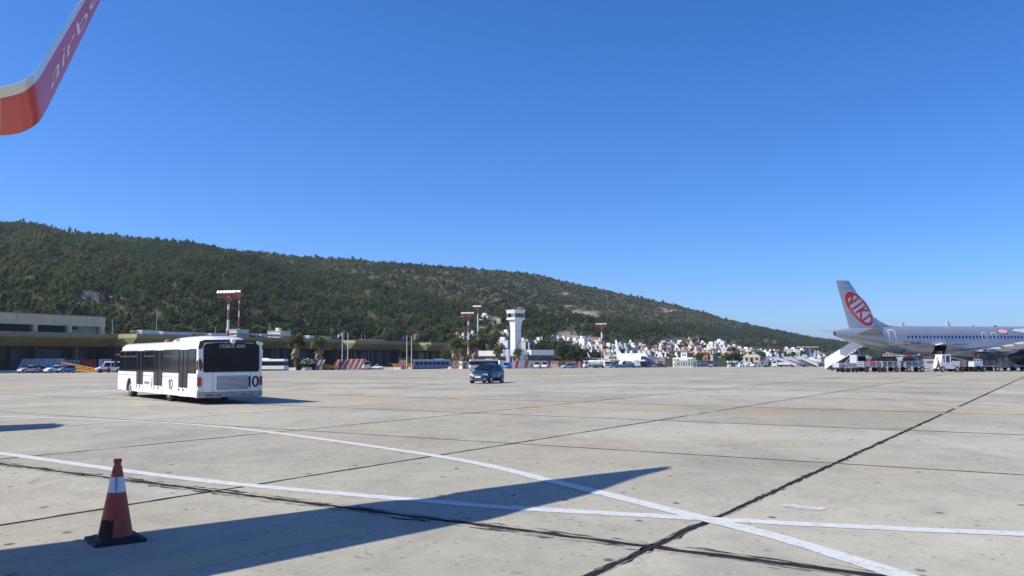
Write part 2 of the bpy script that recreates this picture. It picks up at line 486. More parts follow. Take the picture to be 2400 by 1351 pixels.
# painted markings
def paint(name, rgb, wear, tint=(0.36, 0.34, 0.30)):
    m = bpy.data.materials.new(name); m.use_nodes = True
    nt = m.node_tree; N = nt.nodes; L = nt.links; b = N['Principled BSDF']; b.inputs['Roughness'].default_value = 0.7
    geo = N.new('ShaderNodeNewGeometry')
    n = N.new('ShaderNodeTexNoise'); n.inputs['Scale'].default_value = 6.5; n.inputs['Detail'].default_value = 10; n.inputs['Roughness'].default_value = 0.85
    L.new(geo.outputs['Position'], n.inputs['Vector'])
    r = N.new('ShaderNodeMapRange'); r.inputs[1].default_value = wear; r.inputs[2].default_value = wear + 0.13; L.new(n.outputs[0], r.inputs[0])
    x = N.new('ShaderNodeMix'); x.data_type = 'RGBA'; L.new(r.outputs[0], x.inputs[0]); x.inputs[6].default_value = (*rgb, 1); x.inputs[7].default_value = (*tint, 1)
    L.new(x.outputs[2], b.inputs['Base Color'])
    return m
PWHITE = paint('line_white', (0.58, 0.605, 0.59), 0.50)
PWORN = paint('line_white_worn', (0.55, 0.56, 0.54), 0.46)
PYEL = paint('line_yellow', (0.50, 0.34, 0.11), 0.52)
PYELF = paint('line_yellow_faded', (0.40, 0.325, 0.17), 0.455)
def stripe(name, pixels, width, mat, z=0.0052, label=None):
    """band of paint through places on the ground"""
    pts = [G(*p) for p in pixels]
    # smooth the run
    fine = []
    for k in range(len(pts) - 1):
        p0 = pts[max(k - 1, 0)]; p1 = pts[k]; p2 = pts[k + 1]; p3 = pts[min(k + 2, len(pts) - 1)]
        n = max(3, min(40, int((p2 - p1).length / 0.3)))
        for q in range(n):
            t = q / n
            fine.append(0.5 * ((2 * p1) + (p2 - p0) * t + (2 * p0 - 5 * p1 + 4 * p2 - p3) * t * t + (3 * p1 - p0 - 3 * p2 + p3) * t ** 3))
    fine.append(pts[-1])
    r = random.Random(len(pixels) + int(pixels[0][1]))
    v = []; f = []
    for k, q in enumerate(fine):
        d = fine[min(k + 1, len(fine) - 1)] - fine[max(k - 1, 0)]
        s = Vector((d.y, -d.x, 0)).normalized() * (width / 2)
        zz = gz(q.y) + z
        for sgn in (1, -1):
            w = q + s * sgn * r.uniform(0.90, 1.08)
            v.append((w.x, w.y, zz))
    f = [(2 * k, 2 * k + 1, 2 * k + 3, 2 * k + 2) for k in range(len(fine) - 1)]
    mb = MB(); mb.add(v, f)
    o = mb.build(name, mat, fix=False)
    tag(o, label, kind='structure')
    return o
stripe('white_line', [(-260, 1030), (0, 1063), (270, 1101), (550, 1135), (1000, 1175), (1200, 1191), (1640, 1216), (2000, 1235), (2500, 1257)], 0.285, PWHITE, label='wide white line crossing the apron in front of the cone')
stripe('white_line', [(-200, 971), (0, 977), (250, 985), (470, 997), (640, 1015), (860, 1045), (1100, 1083), (1300, 1130), (1460, 1169), (1640, 1214), (1830, 1262), (2120, 1352), (2300, 1415)], 0.275, PWHITE, z=0.0072, label='curving white lead line that crosses the straight one')
stripe('white_line', [(-150, 947), (0, 936), (140, 925), (278, 915)], 0.40, PWORN, label='thin white line left of the white bus')
stripe('white_line', [(632, 905), (800, 898), (1000, 890), (1090, 888)], 0.45, PWORN, label='thin white line behind the white bus')
stripe('white_line', [(1185, 887), (1400, 886), (1700, 886), (2100, 881)], 0.4, PWORN, label='thin white line right of the blue car')
stripe('white_mark', [(1838, 1184), (1880, 1189), (1932, 1195)], 0.26, PWORN, label='short worn white dash on the slab right of the crossing')
stripe('yellow_line', [(1050, 927), (1085, 935), (1150, 942), (1240, 948), (1330, 953), (1440, 959), (1640, 965), (1900, 969), (2150, 970), (2500, 972)], 0.42, PYEL, label='yellow taxi line curving across the apron')
stripe('yellow_line', [(2000, 926), (2080, 934), (2170, 945), (2280, 962)], 0.6, PYELF, label='faded yellow line near the silver airliner')
stripe('yellow_line', [(240, 1372), (420, 1321), (620, 1278), (820, 1236)], 0.66, PYELF, z=0.002, label='worn yellow band lying in the shadow of the wing')
stripe('yellow_line', [(690, 921), (730, 919), (770, 918)], 0.5, PYELF, label='yellow smear of paint behind the white bus')
# ------------------------------------------------------------------ hills
RX = [-900, -500, -200, 0, 60, 140, 250, 340, 420, 520, 620, 700, 800, 870, 960, 1050, 1150, 1250, 1310, 1400, 1500, 1570, 1640, 1700, 1800, 1900, 1960, 2050, 2200, 2400, 2800, 3300]
RY = [470, 480, 505, 523, 524, 545, 553, 562, 573, 586, 594, 603, 608, 616, 621, 628, 636, 643, 658, 676, 698, 712, 729, 749, 771, 793, 801, 812, 824, 829, 832, 832]
def fi(x, xs, ys): return float(np.interp(x, xs, ys))
def ridge_y(x): return fi(x, RX, RY)
def ridge_d(x): return fi(x, [-900, 0, 700, 1300, 1900, 2400, 3300], [800, 900, 1050, 1300, 1800, 2300, 2600])
def foot_d(x): return fi(x, [-900, 0, 300, 700, 1050, 1250, 1300, 1500, 1700, 1900, 2100, 3300], [200, 235, 255, 300, 350, 392, 400, 420, 450, 560, 900, 1500])
def foot_p(x): return fi(x, [-900, 900, 1200, 1350, 1700, 2000, 3300], [1.0, 1.0, 1.08, 1.3, 1.35, 1.3, 1.3])
def hill_z(x, Y):
    B, D = foot_d(x), ridge_d(x)
    if Y <= B: return gz(Y) - 0.16
    t = (Y - B) / (D - B); z0 = gz(B) - 0.16; zr = zat(x, ridge_y(x), D)
    if t <= 1:
        z = z0 + (zr - z0) * t ** foot_p(x)
        q = Vector((x * 0.0042, t * 2.2, 0.3))
        env = math.sin(PI * min(1, t)) ** 0.8
        z += (zr - z0) * env * (0.10 * noise.noise(q) + 0.055 * noise.noise(q * 2.7) + 0.028 * noise.noise(q * 6.1))
        return z
    return zr - (Y - D) * 0.22
def place(x, Y):
    p = P(x, 838, Y); return Vector((p.x, Y, hill_z(x, Y)))
def find(x, py):
    """the place on the hillside seen in direction x, py"""
    B, D = foot_d(x), ridge_d(x)
    lo = B
    best = None
    Y = lo
    while Y < D:
        if proj(place(x, Y))[1] <= py: return place(x, Y)
        Y += 4
    return place(x, D)
# open ground: (x, y, half width, half height, kind)   kind 0 pale rock, 1 dry brown earth
OPEN = [(255, 700, 40, 7, 0), (215, 690, 20, 5, 0), (330, 744, 36, 9, 1), (300, 730, 30, 4, 1), (190, 722, 30, 6, 0), (1330, 790, 26, 15, 0), (1375, 798, 34, 9, 0), (1400, 805, 20, 5, 0),
        (1352, 733, 22, 4, 0), (1375, 735, 24, 5, 0), (1395, 742, 8, 6, 0), (1330, 718, 12, 3, 0), (1160, 752, 22, 7, 0), (1140, 770, 16, 5, 0), (1165, 778, 12, 6, 0), (1085, 745, 20, 4, 0),
        (1570, 798, 42, 7, 1), (1640, 793, 30, 5, 1), (1560, 726, 16, 3, 0), (1575, 729, 20, 3, 0), (1795, 801, 9, 6, 0), (1815, 804, 6, 5, 0), (1250, 695, 10, 2, 0), (1330, 688, 8, 2, 0),
        (575, 722, 18, 4, 1), (610, 735, 22, 6, 1), (800, 738, 30, 5, 1), (870, 742, 14, 4, 1), (780, 690, 20, 3, 1), (1040, 722, 14, 3, 1), (40, 660, 40, 6, 1), (1720, 806, 14, 5, 1), (1500, 800, 16, 4, 1)]
def open_kind(x, y):
    jx = 9 * noise.noise(Vector((x * .06, y * .09, 1))); jy = 4 * noise.noise(Vector((x * .07, y * .11, 5)))
    for cx, cy, hw, hh, k in OPEN:
        if ((x + jx - cx) / hw) ** 2 + ((y + jy - cy) / hh) ** 2 < 1: return k
    return None
# thin scrub instead of wood near the crest on the right
def scrub(x, y):
    rel = (y - ridge_y(x)) / max(1, 838 - ridge_y(x))
    a = fi(x, [560, 760, 1000, 1250, 1500, 1700, 1850], [0.04, 0.18, 0.32, 0.48, 0.46, 0.26, 0])
    return rel < a + 0.10 * noise.noise(Vector((x * .012, y * .02, 9)))

cols = list(range(-900, 3301, 14))
fr = [0, 0.02, 0.05, 0.08, 0.11, 0.14] + [0.14 + 0.86 * k / 46 for k in range(1, 47)] + [1.02, 1.06, 1.15, 1.4, 2.0]
hv = []; rock = []; bare = []
pre = [0.35, 0.6, 0.8]
rows_n = len(pre) + len(fr)
for x in cols:
    B, D = foot_d(x), ridge_d(x)
    for t in [(-1, q) for q in pre] + [(0, q) for q in fr]:
        Y = B * t[1] if t[0] < 0 else B + (D - B) * t[1]
        p = place(x, Y); hv.append(tuple(p))
        X, Yp = proj(p)
        k = open_kind(X, Yp) if t[0] == 0 else None
        rock.append(1.0 if k == 0 else 0.0)
        bare.append(1.0 if k == 1 else (0.75 if t[0] == 0 and scrub(X, Yp) else 0.0))
mb = MB()
mb.add(hv, [(i * rows_n + k, (i + 1) * rows_n + k, (i + 1) * rows_n + k + 1, i * rows_n + k + 1) for i in range(len(cols) - 1) for k in range(rows_n - 1)])
def hillmat():
    m = bpy.data.materials.new('hill_earth'); m.use_nodes = True
    nt = m.node_tree; N = nt.nodes; L = nt.links; b = N['Principled BSDF']; b.inputs['Roughness'].default_value = 0.95; b.inputs['Specular IOR Level'].default_value = 0.1
    geo = N.new('ShaderNodeNewGeometry')
    def nz(s, d=6):
        n = N.new('ShaderNodeTexNoise'); n.inputs['Scale'].default_value = s; n.inputs['Detail'].default_value = d; n.inputs['Roughness'].default_value = 0.7
        L.new(geo.outputs['Position'], n.inputs['Vector']); return n.outputs[0]
    def rng(x, a, c, lo=0, hi=1):
        r = N.new('ShaderNodeMapRange'); r.inputs[1].default_value = a; r.inputs[2].default_value = c; r.inputs[3].default_value = lo; r.inputs[4].default_value = hi; L.new(x, r.inputs[0]); return r.outputs[0]
    def mix(f, a, c):
        x = N.new('ShaderNodeMix'); x.data_type = 'RGBA'; L.new(f, x.inputs[0])
        for i, q in ((6, a), (7, c)):
            if isinstance(q, tuple): x.inputs[i].default_value = (*q, 1)
            else: L.new(q, x.inputs[i])
        return x.outputs[2]
    at_ = lambda nm: (lambda n: (setattr(n, 'attribute_name', nm), n.outputs['Fac'])[1])(N.new('ShaderNodeAttribute'))
    c = mix(rng(nz(0.05), 0.35, 0.65), (0.040, 0.052, 0.022), (0.066, 0.072, 0.034))
    dry = mix(rng(nz(0.12), 0.38, 0.62), (0.085, 0.080, 0.048), (0.165, 0.135, 0.092))
    c = mix(at_('bare'), c, dry)
    pale = mix(rng(nz(0.16), 0.35, 0.62), (0.20, 0.165, 0.115), (0.46, 0.41, 0.33))
    c = mix(at_('rock'), c, pale)
    L.new(c, b.inputs['Base Color'])
    bp = N.new('ShaderNodeBump'); bp.inputs['Strength'].default_value = 0.8; bp.inputs['Distance'].default_value = 2.0
    L.new(nz(0.25, 8), bp.inputs['Height']); L.new(bp.outputs[0], b.inputs['Normal'])
    return m
HILLM = hillmat()
hill = tag(mb.build('hillside', HILLM, smooth=60, fix=False), 'long wooded hillside falling to the right behind the airport', kind='structure')
for nm, arr in (('rock', rock), ('bare', bare)):
    a = hill.data.attributes.new(nm, 'FLOAT', 'POINT'); a.data.foreach_set('value', arr)
# the plain under and around everything, out to the horizon
mb = MB()
mb.poly([(-6000, -3000, -3.75), (6000, -3000, -3.75), (6000, 9000, -3.75), (-6000, 9000, -3.75)])
tag(mb.build('plain', M('dry_plain', (0.16, 0.14, 0.09), 0.95, var=0.3, scale=0.02), fix=False), kind='structure')

# ------------------------------------------------------------------ the wood on the hill
def leafmat(name, rgb=(1, 1, 1), use=True):
    m = bpy.data.materials.new(name); m.use_nodes = True
    nt = m.node_tree; N = nt.nodes; L = nt.links; b = N['Principled BSDF']; b.inputs['Roughness'].default_value = 0.75; b.inputs['Specular IOR Level'].default_value = 0.2
    geo = N.new('ShaderNodeNewGeometry'); n = N.new('ShaderNodeTexNoise'); n.inputs['Scale'].default_value = 1.1; n.inputs['Detail'].default_value = 9; n.inputs['Roughness'].default_value = 0.8
    L.new(geo.outputs['Position'], n.inputs['Vector'])
    r = N.new('ShaderNodeMapRange'); r.inputs[1].default_value = 0.3; r.inputs[2].default_value = 0.7; r.inputs[3].default_value = 0.35; r.inputs[4].default_value = 1.65; L.new(n.outputs[0], r.inputs[0])
    x = N.new('ShaderNodeVectorMath'); x.operation = 'SCALE'
    if use:
        a = N.new('ShaderNodeAttribute'); a.attribute_name = 'tint'; L.new(a.outputs['Color'], x.inputs[0])
    else:
        oi = N.new('ShaderNodeObjectInfo'); hv_ = N.new('ShaderNodeHueSaturation'); hv_.inputs['Color'].default_value = (*rgb, 1)
        rr = N.new('ShaderNodeMapRange'); rr.inputs[3].default_value = 0.7; rr.inputs[4].default_value = 1.35; L.new(oi.outputs['Random'], rr.inputs[0]); L.new(rr.outputs[0], hv_.inputs['Value'])
        L.new(hv_.outputs[0], x.inputs[0])
    L.new(r.outputs[0], x.inputs['Scale']); L.new(x.outputs[0], b.inputs['Base Color'])
    tr = N.new('ShaderNodeBsdfTranslucent'); L.new(x.outputs[0], tr.inputs['Color']); ms = N.new('ShaderNodeMixShader'); ms.inputs[0].default_value = 0.5
    L.new(b.outputs[0], ms.inputs[1]); L.new(tr.outputs[0], ms.inputs[2]); L.new(ms.outputs[0], N['Material Output'].inputs['Surface'])
    return m
FORESTM = leafmat('pine_wood')
_t = (1 + 5 ** 0.5) / 2
ICOV = np.array([(-1, _t, 0), (1, _t, 0), (-1, -_t, 0), (1, -_t, 0), (0, -1, _t), (0, 1, _t), (0, -1, -_t), (0, 1, -_t), (_t, 0, -1), (_t, 0, 1), (-_t, 0, -1), (-_t, 0, 1)]) / math.sqrt(1 + _t * _t)
ICOF = np.array([(0, 11, 5), (0, 5, 1), (0, 1, 7), (0, 7, 10), (0, 10, 11), (1, 5, 9), (5, 11, 4), (11, 10, 2), (10, 7, 6), (7, 1, 8), (3, 9, 4), (3, 4, 2), (3, 2, 6), (3, 6, 8), (3, 8, 9), (4, 9, 5), (2, 4, 11), (6, 2, 10), (8, 6, 7), (9, 8, 1)])
rg = np.random.default_rng(3)
def crown_variant(lobes, flat=0.8, sprays=60):
    """a ragged crown about 1 m in radius, base at z 0: a few dark lobes inside a cloud of leaf sprays"""
    V_ = []; F_ = []; cs = []
    for k in range(lobes):
        c = rg.normal(0, 0.34, 3); c[2] = abs(c[2]) * 1.1 + 0.62; cs.append(c)
        r = rg.uniform(0.30, 0.52) * np.array([1, 1, flat]) * rg.uniform(0.6, 1.4, (12, 1))
        F_.append(ICOF + 12 * len(V_)); V_.append(ICOV * r + c)
    V0 = np.concatenate(V_); F0 = np.concatenate(F_)
    n = sprays
    d = rg.normal(0, 1, (n, 3)); d /= np.linalg.norm(d, axis=1)[:, None]
    c = np.array(cs)[rg.integers(0, lobes, n)] + d * rg.uniform(0.30, 0.66, (n, 1)) * np.array([1, 1, flat])
    tri = c[:, None, :] + rg.normal(0, 0.21, (n, 3, 3))
    F0 = np.concatenate([F0, np.arange(n * 3).reshape(n, 3) + len(V0)]); V0 = np.concatenate([V0, tri.reshape(-1, 3)])
    return V0, F0
VARS = [crown_variant(2, 1.0), crown_variant(3), crown_variant(2, 1.4), crown_variant(3, 1.0), crown_variant(2, 1.6), crown_variant(2, 0.8), crown_variant(3, 1.2), crown_variant(2, 1.2)]
def mass(name, label, places, mat):
    """many crowns as one mass: places = (x, y, z, radius, height scale, (r, g, b))"""
    by = [[] for _ in VARS]
    for k, p in enumerate(places): by[rnd.randrange(len(VARS))].append(p)
    VV = []; FF = []; CC = []; off = 0
    for (V0, F0), ps in zip(VARS, by):
        if not ps: continue
        n = len(ps); A = np.array([p[:5] for p in ps]); C = np.array([p[5] for p in ps])
        th = rg.uniform(0, 2 * PI, n); cs, sn = np.cos(th)[:, None], np.sin(th)[:, None]
        x = (V0[None, :, 0] * cs - V0[None, :, 1] * sn) * A[:, 3:4] + A[:, 0:1]
        y = (V0[None, :, 0] * sn + V0[None, :, 1] * cs) * A[:, 3:4] + A[:, 1:2]
        z = V0[None, :, 2] * (A[:, 3] * A[:, 4])[:, None] + A[:, 2:3]
        VV.append(np.stack([x, y, z], 2).reshape(-1, 3))
        FF.append((F0[None] + (np.arange(n) * len(V0))[:, None, None]).reshape(-1, 3) + off)
        CC.append(np.repeat(C, len(V0), 0)); off += n * len(V0)
    VV = np.concatenate(VV); FF = np.concatenate(FF); CC = np.concatenate(CC)
    me = bpy.data.meshes.new(name)
    me.vertices.add(len(VV)); me.vertices.foreach_set('co', VV.astype(np.float32).ravel())
    me.loops.add(FF.size); me.loops.foreach_set('vertex_index', FF.astype(np.int32).ravel())
    me.polygons.add(len(FF)); me.polygons.foreach_set('loop_start', np.arange(0, FF.size, 3, dtype=np.int32))
    me.update(calc_edges=True)
    a = me.attributes.new('tint', 'FLOAT_COLOR', 'POINT')
    a.data.foreach_set('color', np.concatenate([CC, np.ones((len(CC), 1))], 1).astype(np.float32).ravel())
    me.materials.append(mat)
    return tag(link(name, me), label, kind='stuff')
GREENS = [(0.050, 0.082, 0.022), (0.056, 0.089, 0.023), (0.062, 0.095, 0.024), (0.069, 0.101, 0.025), (0.078, 0.107, 0.028), (0.090, 0.111, 0.032), (0.104, 0.113, 0.040)]
wood = []; bush = []
tries = 0
while len(wood) < 27000 and tries < 180000:
    tries += 1
    x = rnd.uniform(-420, 2500); t = rnd.random() ** 0.75
    B, D = foot_d(x), ridge_d(x)
    Y = B + (D * 1.01 - B) * t
    # keep density per ground area steady
    if rnd.random() > Y / D: continue
    p = place(x, Y); X, Yp = proj(p)
    if 1255 < x < 2000 and Yp > fi(x, [1255, 1300, 1400, 1500, 1600, 1700, 1800, 1900, 2000], [832, 812, 806, 806, 802, 806, 816, 822, 826]): continue
    if 1060 < x < 1260 and Yp > 800 and rnd.random() < 0.75: continue
    if open_kind(X, Yp) is not None and rnd.random() < 0.93: continue
    cl = noise.noise(Vector((p.x * 0.013, p.y * 0.013, 2.0))) + 0.6 * noise.noise(Vector((p.x * 0.0045, p.y * 0.0045, 7.0)))  # broad tint clusters also paint in the dark shade of the valleys
    g = GREENS[min(6, max(0, int(3 + 4.5 * cl + rnd.uniform(-1.6, 1.6))))]
    k = rnd.uniform(0.85, 1.15) * (0.92 + 0.35 * cl)
    g = tuple(q * k for q in g)
    if scrub(X, Yp):
        if rnd.random() < 0.62:
            bush.append((p.x, p.y, p.z - 0.3, rnd.uniform(0.8, 2.3), rnd.uniform(0.5, 0.9), tuple(q * 1.15 for q in g)))
        if rnd.random() > 0.12: continue
    r = rnd.choice((1.0, 1.3, 1.6, 1.9, 2.4)) * rnd.uniform(0.8, 1.25) * (0.9 if Y > 1000 else 1)
    wood.append((p.x, p.y, p.z - r * 0.1, r, rnd.uniform(0.9, 1.55), g))
mass('pine_wood', 'dark green pine wood covering the hillside', wood, FORESTM)
mass('scrub', 'low bushes scattered over the brown upper slope', bush, FORESTM)
# ------------------------------------------------------------------ single trees
BARK = M('bark', (0.11, 0.085, 0.06), 0.9, var=0.3, scale=2)
LEAFA = leafmat('foliage_mid', (0.075, 0.115, 0.032), False)
LEAFB = leafmat('foliage_dark', (0.040, 0.064, 0.022), False)
LEAFC = leafmat('foliage_bright', (0.12, 0.17, 0.036), False)
LEAFO = leafmat('foliage_olive', (0.10, 0.12, 0.065), False)
def leaf_crown(seed, rx, rz, zc, n=620, size=0.42, tall=False):
    g = np.random.default_rng(seed)
    lob = g.normal(0, 0.42, (9, 3)); lob[:, 2] *= 0.8
    mb = MB(); v = []; f = []
    for k in range(n):
        c = lob[g.integers(0, 9)]; d = g.normal(0, 1, 3); d /= np.linalg.norm(d)
        p = (c + d * 0.45 * g.uniform(0.55, 1.1)) * np.array([rx, rx, rz]) + np.array([0, 0, zc])
        if tall: p[:2] *= max(0.12, 1 - max(0, (p[2] - zc) / rz) * 0.75)
        a = g.normal(0, 1, 3); a /= np.linalg.norm(a); b = np.cross(a, g.normal(0, 1, 3)); b /= np.linalg.norm(b)
        s = size * g.uniform(0.6, 1.4)
        o = len(v)
        v += [p - a * s, p + b * s * 0.7, p + a * s, p - b * s * 0.7]
        f.append((o, o + 1, o + 2, o + 3))
    mb.add(v, f); return mb
def trunk(seed, h, r, lean=0.3, limbs=4, rx=1.5):
    g = random.Random(seed); mb = MB()
    top = Vector((g.uniform(-lean, lean), g.uniform(-lean, lean), h))
    mb.tube([(0, 0, -0.2), (top.x * .3, top.y * .3, h * .4), top], [r, r * .8, r * .45], 7)
    for k in range(limbs):
        a = g.uniform(0, 2 * PI); b = top * g.uniform(0.55, 0.95)
        mb.tube([b, b + Vector((math.cos(a) * rx * .35, math.sin(a) * rx * .35, h * .18)), b + Vector((math.cos(a) * rx * .6, math.sin(a) * rx * .6, h * .4))], [r * .45, r * .3, r * .12], 5)
    return mb
TREES = {}
def make_tree(kind):
    """first of its kind: trunk and crown"""
    root = thing({'pine': 'pine_tree', 'round': 'round_tree', 'cypress': 'cypress_tree', 'olive': 'olive_tree', 'euca': 'tall_tree'}[kind], 'tree', 'tree', (0, -400, 0))
    if kind == 'pine': tr = trunk(1, 3.4, 0.17); cr = leaf_crown(11, 2.6, 1.5, 4.7, 560, 0.40); m = LEAFC
    elif kind == 'round': tr = trunk(2, 2.4, 0.20); cr = leaf_crown(12, 2.7, 2.3, 3.9, 760, 0.42); m = LEAFA
    elif kind == 'cypress': tr = trunk(3, 3.0, 0.15, 0.05, 0); cr = leaf_crown(13, 1.15, 4.4, 4.9, 560, 0.34, True); m = LEAFB
    elif kind == 'olive': tr = trunk(4, 1.6, 0.2); cr = leaf_crown(14, 2.3, 1.7, 2.7, 560, 0.36); m = LEAFO
    else: tr = trunk(5, 5.0, 0.22, 0.5, 5, 2.5); cr = leaf_crown(15, 2.9, 3.9, 6.4, 860, 0.46); m = LEAFA
    tr.build('trunk', BARK, root, smooth=40); cr.build('crown', m, root, fix=False)
    TREES[kind] = root
    return root
_first = {}
def tree(kind, loc, s, label, group=None):
    if kind not in TREES:
        o = make_tree(kind); o.location = loc; o.scale = (s,) * 3; o.rotation_euler.z = rnd.uniform(0, 6.28); o['label'] = label
        if group: o['group'] = group
        return o
    o = dup(TREES[kind], loc, rnd.uniform(0, 6.28), label, None, s)
    if group: o['group'] = group
    elif 'group' in o: del o['group']
    return o
# (kind, x, y of the foot, height in photo pixels, label, group)
HT = {'pine': 5.9, 'round': 6.0, 'cypress': 9.0, 'olive': 4.3, 'euca': 9.8}
gA = 'dark trees along the foot of the hill behind the terminal'
lA = 'dark bushy tree at the foot of the hill behind the terminal roof'
gB = 'trees between the houses of the town'
lB = 'green tree standing among the white houses of the town'
gC = 'narrow cypresses in the wood behind the terminal'
lC = 'narrow dark cypress in the wood behind the terminal flagpoles'
spec = []
r2 = random.Random(21)
for k in range(34):
    x = -40 + k * 31 + r2.uniform(-12, 12)
    spec.append((r2.choice(('round', 'olive', 'round', 'euca')), x, fi(x, [0, 300, 1050], [778, 795, 815]) + r2.uniform(-8, 4), r2.uniform(24, 36), lA, gA))
for x in (668, 700, 829, 838, 845, 857, 938, 946):
    spec.append(('cypress', x, 812 + r2.uniform(-6, 2), r2.uniform(32, 44), lC, gC))
for x, y, h in ((1310, 838, 22), (1322, 842, 26), (1420, 826, 16), (1470, 822, 14), (1512, 815, 13), (1530, 812, 12), (1592, 822, 14), (1608, 818, 13), (1600, 812, 12), (1650, 822, 14), (1660, 818, 15), (1690, 820, 12), (1720, 830, 16),
                (1735, 846, 14), (1765, 836, 16), (1785, 842, 18), (1830, 838, 16), (1845, 846, 17), (1860, 842, 18), (1880, 838, 16), (1892, 842, 22), (1560, 842, 14), (1640, 832, 13), (1900, 836, 18), (1970, 832, 22), (1990, 830, 20), (2075, 836, 16), (2150, 838, 16), (2240, 842, 14), (1702, 838, 12), (1545, 806, 14), (1680, 806, 15), (1750, 818, 14), (1812, 832, 12)):
    spec.append((r2.choice(('round', 'olive', 'euca', 'round')), x, y, h, lB, gB))
for k in range(46):
    x = r2.uniform(1270, 1940); lo = fi(x, [1270, 1450, 1540, 1620, 1700, 1800, 1940], [800, 806, 804, 802, 812, 820, 828])
    spec.append((r2.choice(('round', 'olive', 'euca', 'cypress', 'round')), x, r2.uniform(lo, 842), r2.uniform(8, 14), lB, gB))
spec += [('pine', 673, 786, 26, 'umbrella pine with bright crown standing above the white rooftop tank house', None),
         ('pine', 715, 786, 26, 'bright umbrella pine with bare trunk right of the rooftop tank house', None),
         ('pine', 966, 808, 24, 'bright yellow-green pine behind the right pair of flagpoles', None),
         ('pine', 1056, 812, 30, 'bright green pine beside the red domed chapel', None),
         ('round', 1040, 800, 40, 'large bright tree up the slope left of the red domed chapel', None),
         ('round', 1005, 806, 38, 'broad mid green tree above the brown rooftop tank', None),
         ('cypress', 1134, 834, 52, 'tall dark cypress just right of the thinner striped mast', None),
         ('euca', 1149, 838, 56, 'tall grey green tree between the striped mast and the control tower', None),
         ('euca', 1122, 832, 44, 'grey green tree behind the thinner striped mast', None),
         ('round', 1268, 838, 36, 'dense tree rising behind the roof right of the control tower', None),
         ('round', 1290, 840, 34, 'dark round tree at the right end of the grey roof', None),
         ('euca', 1318, 862, 62, 'tall spreading tree left of the far lamp mast behind the silver pick-up', None),
         ('euca', 1345, 862, 56, 'second tall tree right of the spreading one behind the striped panels', None),
         ('euca', 1334, 866, 46, 'tree with thin pale trunk behind the small silver van', None),
         ('round', 1378, 864, 46, 'low dense tree in front of the white houses left of the far lamp mast', None),
         ('round', 1396, 862, 40, 'dark rounded tree touching the far lamp mast', None),
         ('round', 1364, 868, 30, 'small bright tree under the white wing tip', None),
         ('round', 1640, 852, 26, 'clipped dark tree in front of the orange house', None),
         ('round', 1715, 858, 34, 'bushy tree left of the tiled porch house', None),
         ('round', 1735, 858, 30, 'dark bush beside the porch of the tiled house', None)]
for kind, x, y, h, lab, grp in spec:
    p = find(x, y)
    s = h / FPX * p.y / HT[kind]
    o = tree(kind, p + Vector((0, 0, -0.1)), s, lab, grp)
    if grp in (gA, gB, gC): LATER.append((o, x, y - h * .6, {'pine': 'bright pine', 'round': 'round dark tree', 'cypress': 'narrow cypress', 'olive': 'pale low tree', 'euca': 'tall loose tree'}[kind], 'town' if grp == gB else 'foot'))

# ------------------------------------------------------------------ palms
FROND = leafmat('palm_frond', (0.15, 0.17, 0.060), False)
DRY = M('dry_frond', (0.36, 0.28, 0.15), 0.9, var=0.3, scale=2)
def make_palm():
    root = thing('palm_tree', 'palm', 'palm', (0, 0, 0))
    mb = MB(); mb.tube([(0, 0, -0.3), (0.05, 0, 2), (0.0, 0.05, 4.2), (0, 0, 6.0)], [0.42, 0.34, 0.32, 0.36], 9)
    mb.build('trunk', BARK, root, smooth=40)
    g = random.Random(4); fr = MB(); dr = MB()
    def fan(mb, a, el, L, w, droop):
        """a fan leaf: stalk and split blade"""
        d = Vector((math.cos(a) * math.cos(el), math.sin(a) * math.cos(el), math.sin(el)))
        s = Vector((-math.sin(a), math.cos(a), 0))
        b0 = Vector((0, 0, 6.0)); b1 = b0 + d * L * 0.45
        mb.bar(b0, b1, 0.05, 0.04)
        n = 7
        for k in range(n):
            q = (k / (n - 1) - 0.5) * 2
            tip = b1 + d * (L * 0.6 * (1 - 0.35 * abs(q))) + s * (q * w) + Vector((0, 0, -droop * (0.4 + abs(q) * 0.6)))
            m1 = b1 + (tip - b1) * 0.5 + Vector((0, 0, 0.12 * droop))
            e = s * 0.16
            mb.add([b1, m1 - e, tip, m1 + e], [(0, 1, 2, 3)])
    for k in range(90):
        fan(fr, g.uniform(0, 2 * PI), g.uniform(-0.55, 1.25), g.uniform(1.7, 2.3), g.uniform(0.7, 1.0), g.uniform(0.2, 0.8))
    for k in range(110):
        a = g.uniform(0, 2 * PI); r = g.uniform(0.4, 1.25); z = g.uniform(3.6, 5.9)
        b0 = Vector((math.cos(a) * .4, math.sin(a) * .4, z)); t = Vector((math.cos(a) * r, math.sin(a) * r, z - g.uniform(0.9, 1.8)))
        s = Vector((-math.sin(a), math.cos(a), 0)) * 0.28
        dr.add([b0, (b0 + t) / 2 + s, t, (b0 + t) / 2 - s], [(0, 1, 2, 3)])
    tag(fr.build('crown', FROND, root, fix=False), kind='stuff'); tag(dr.build('dead_fronds', DRY, root, fix=False), kind='stuff')
    return root
palm0 = None
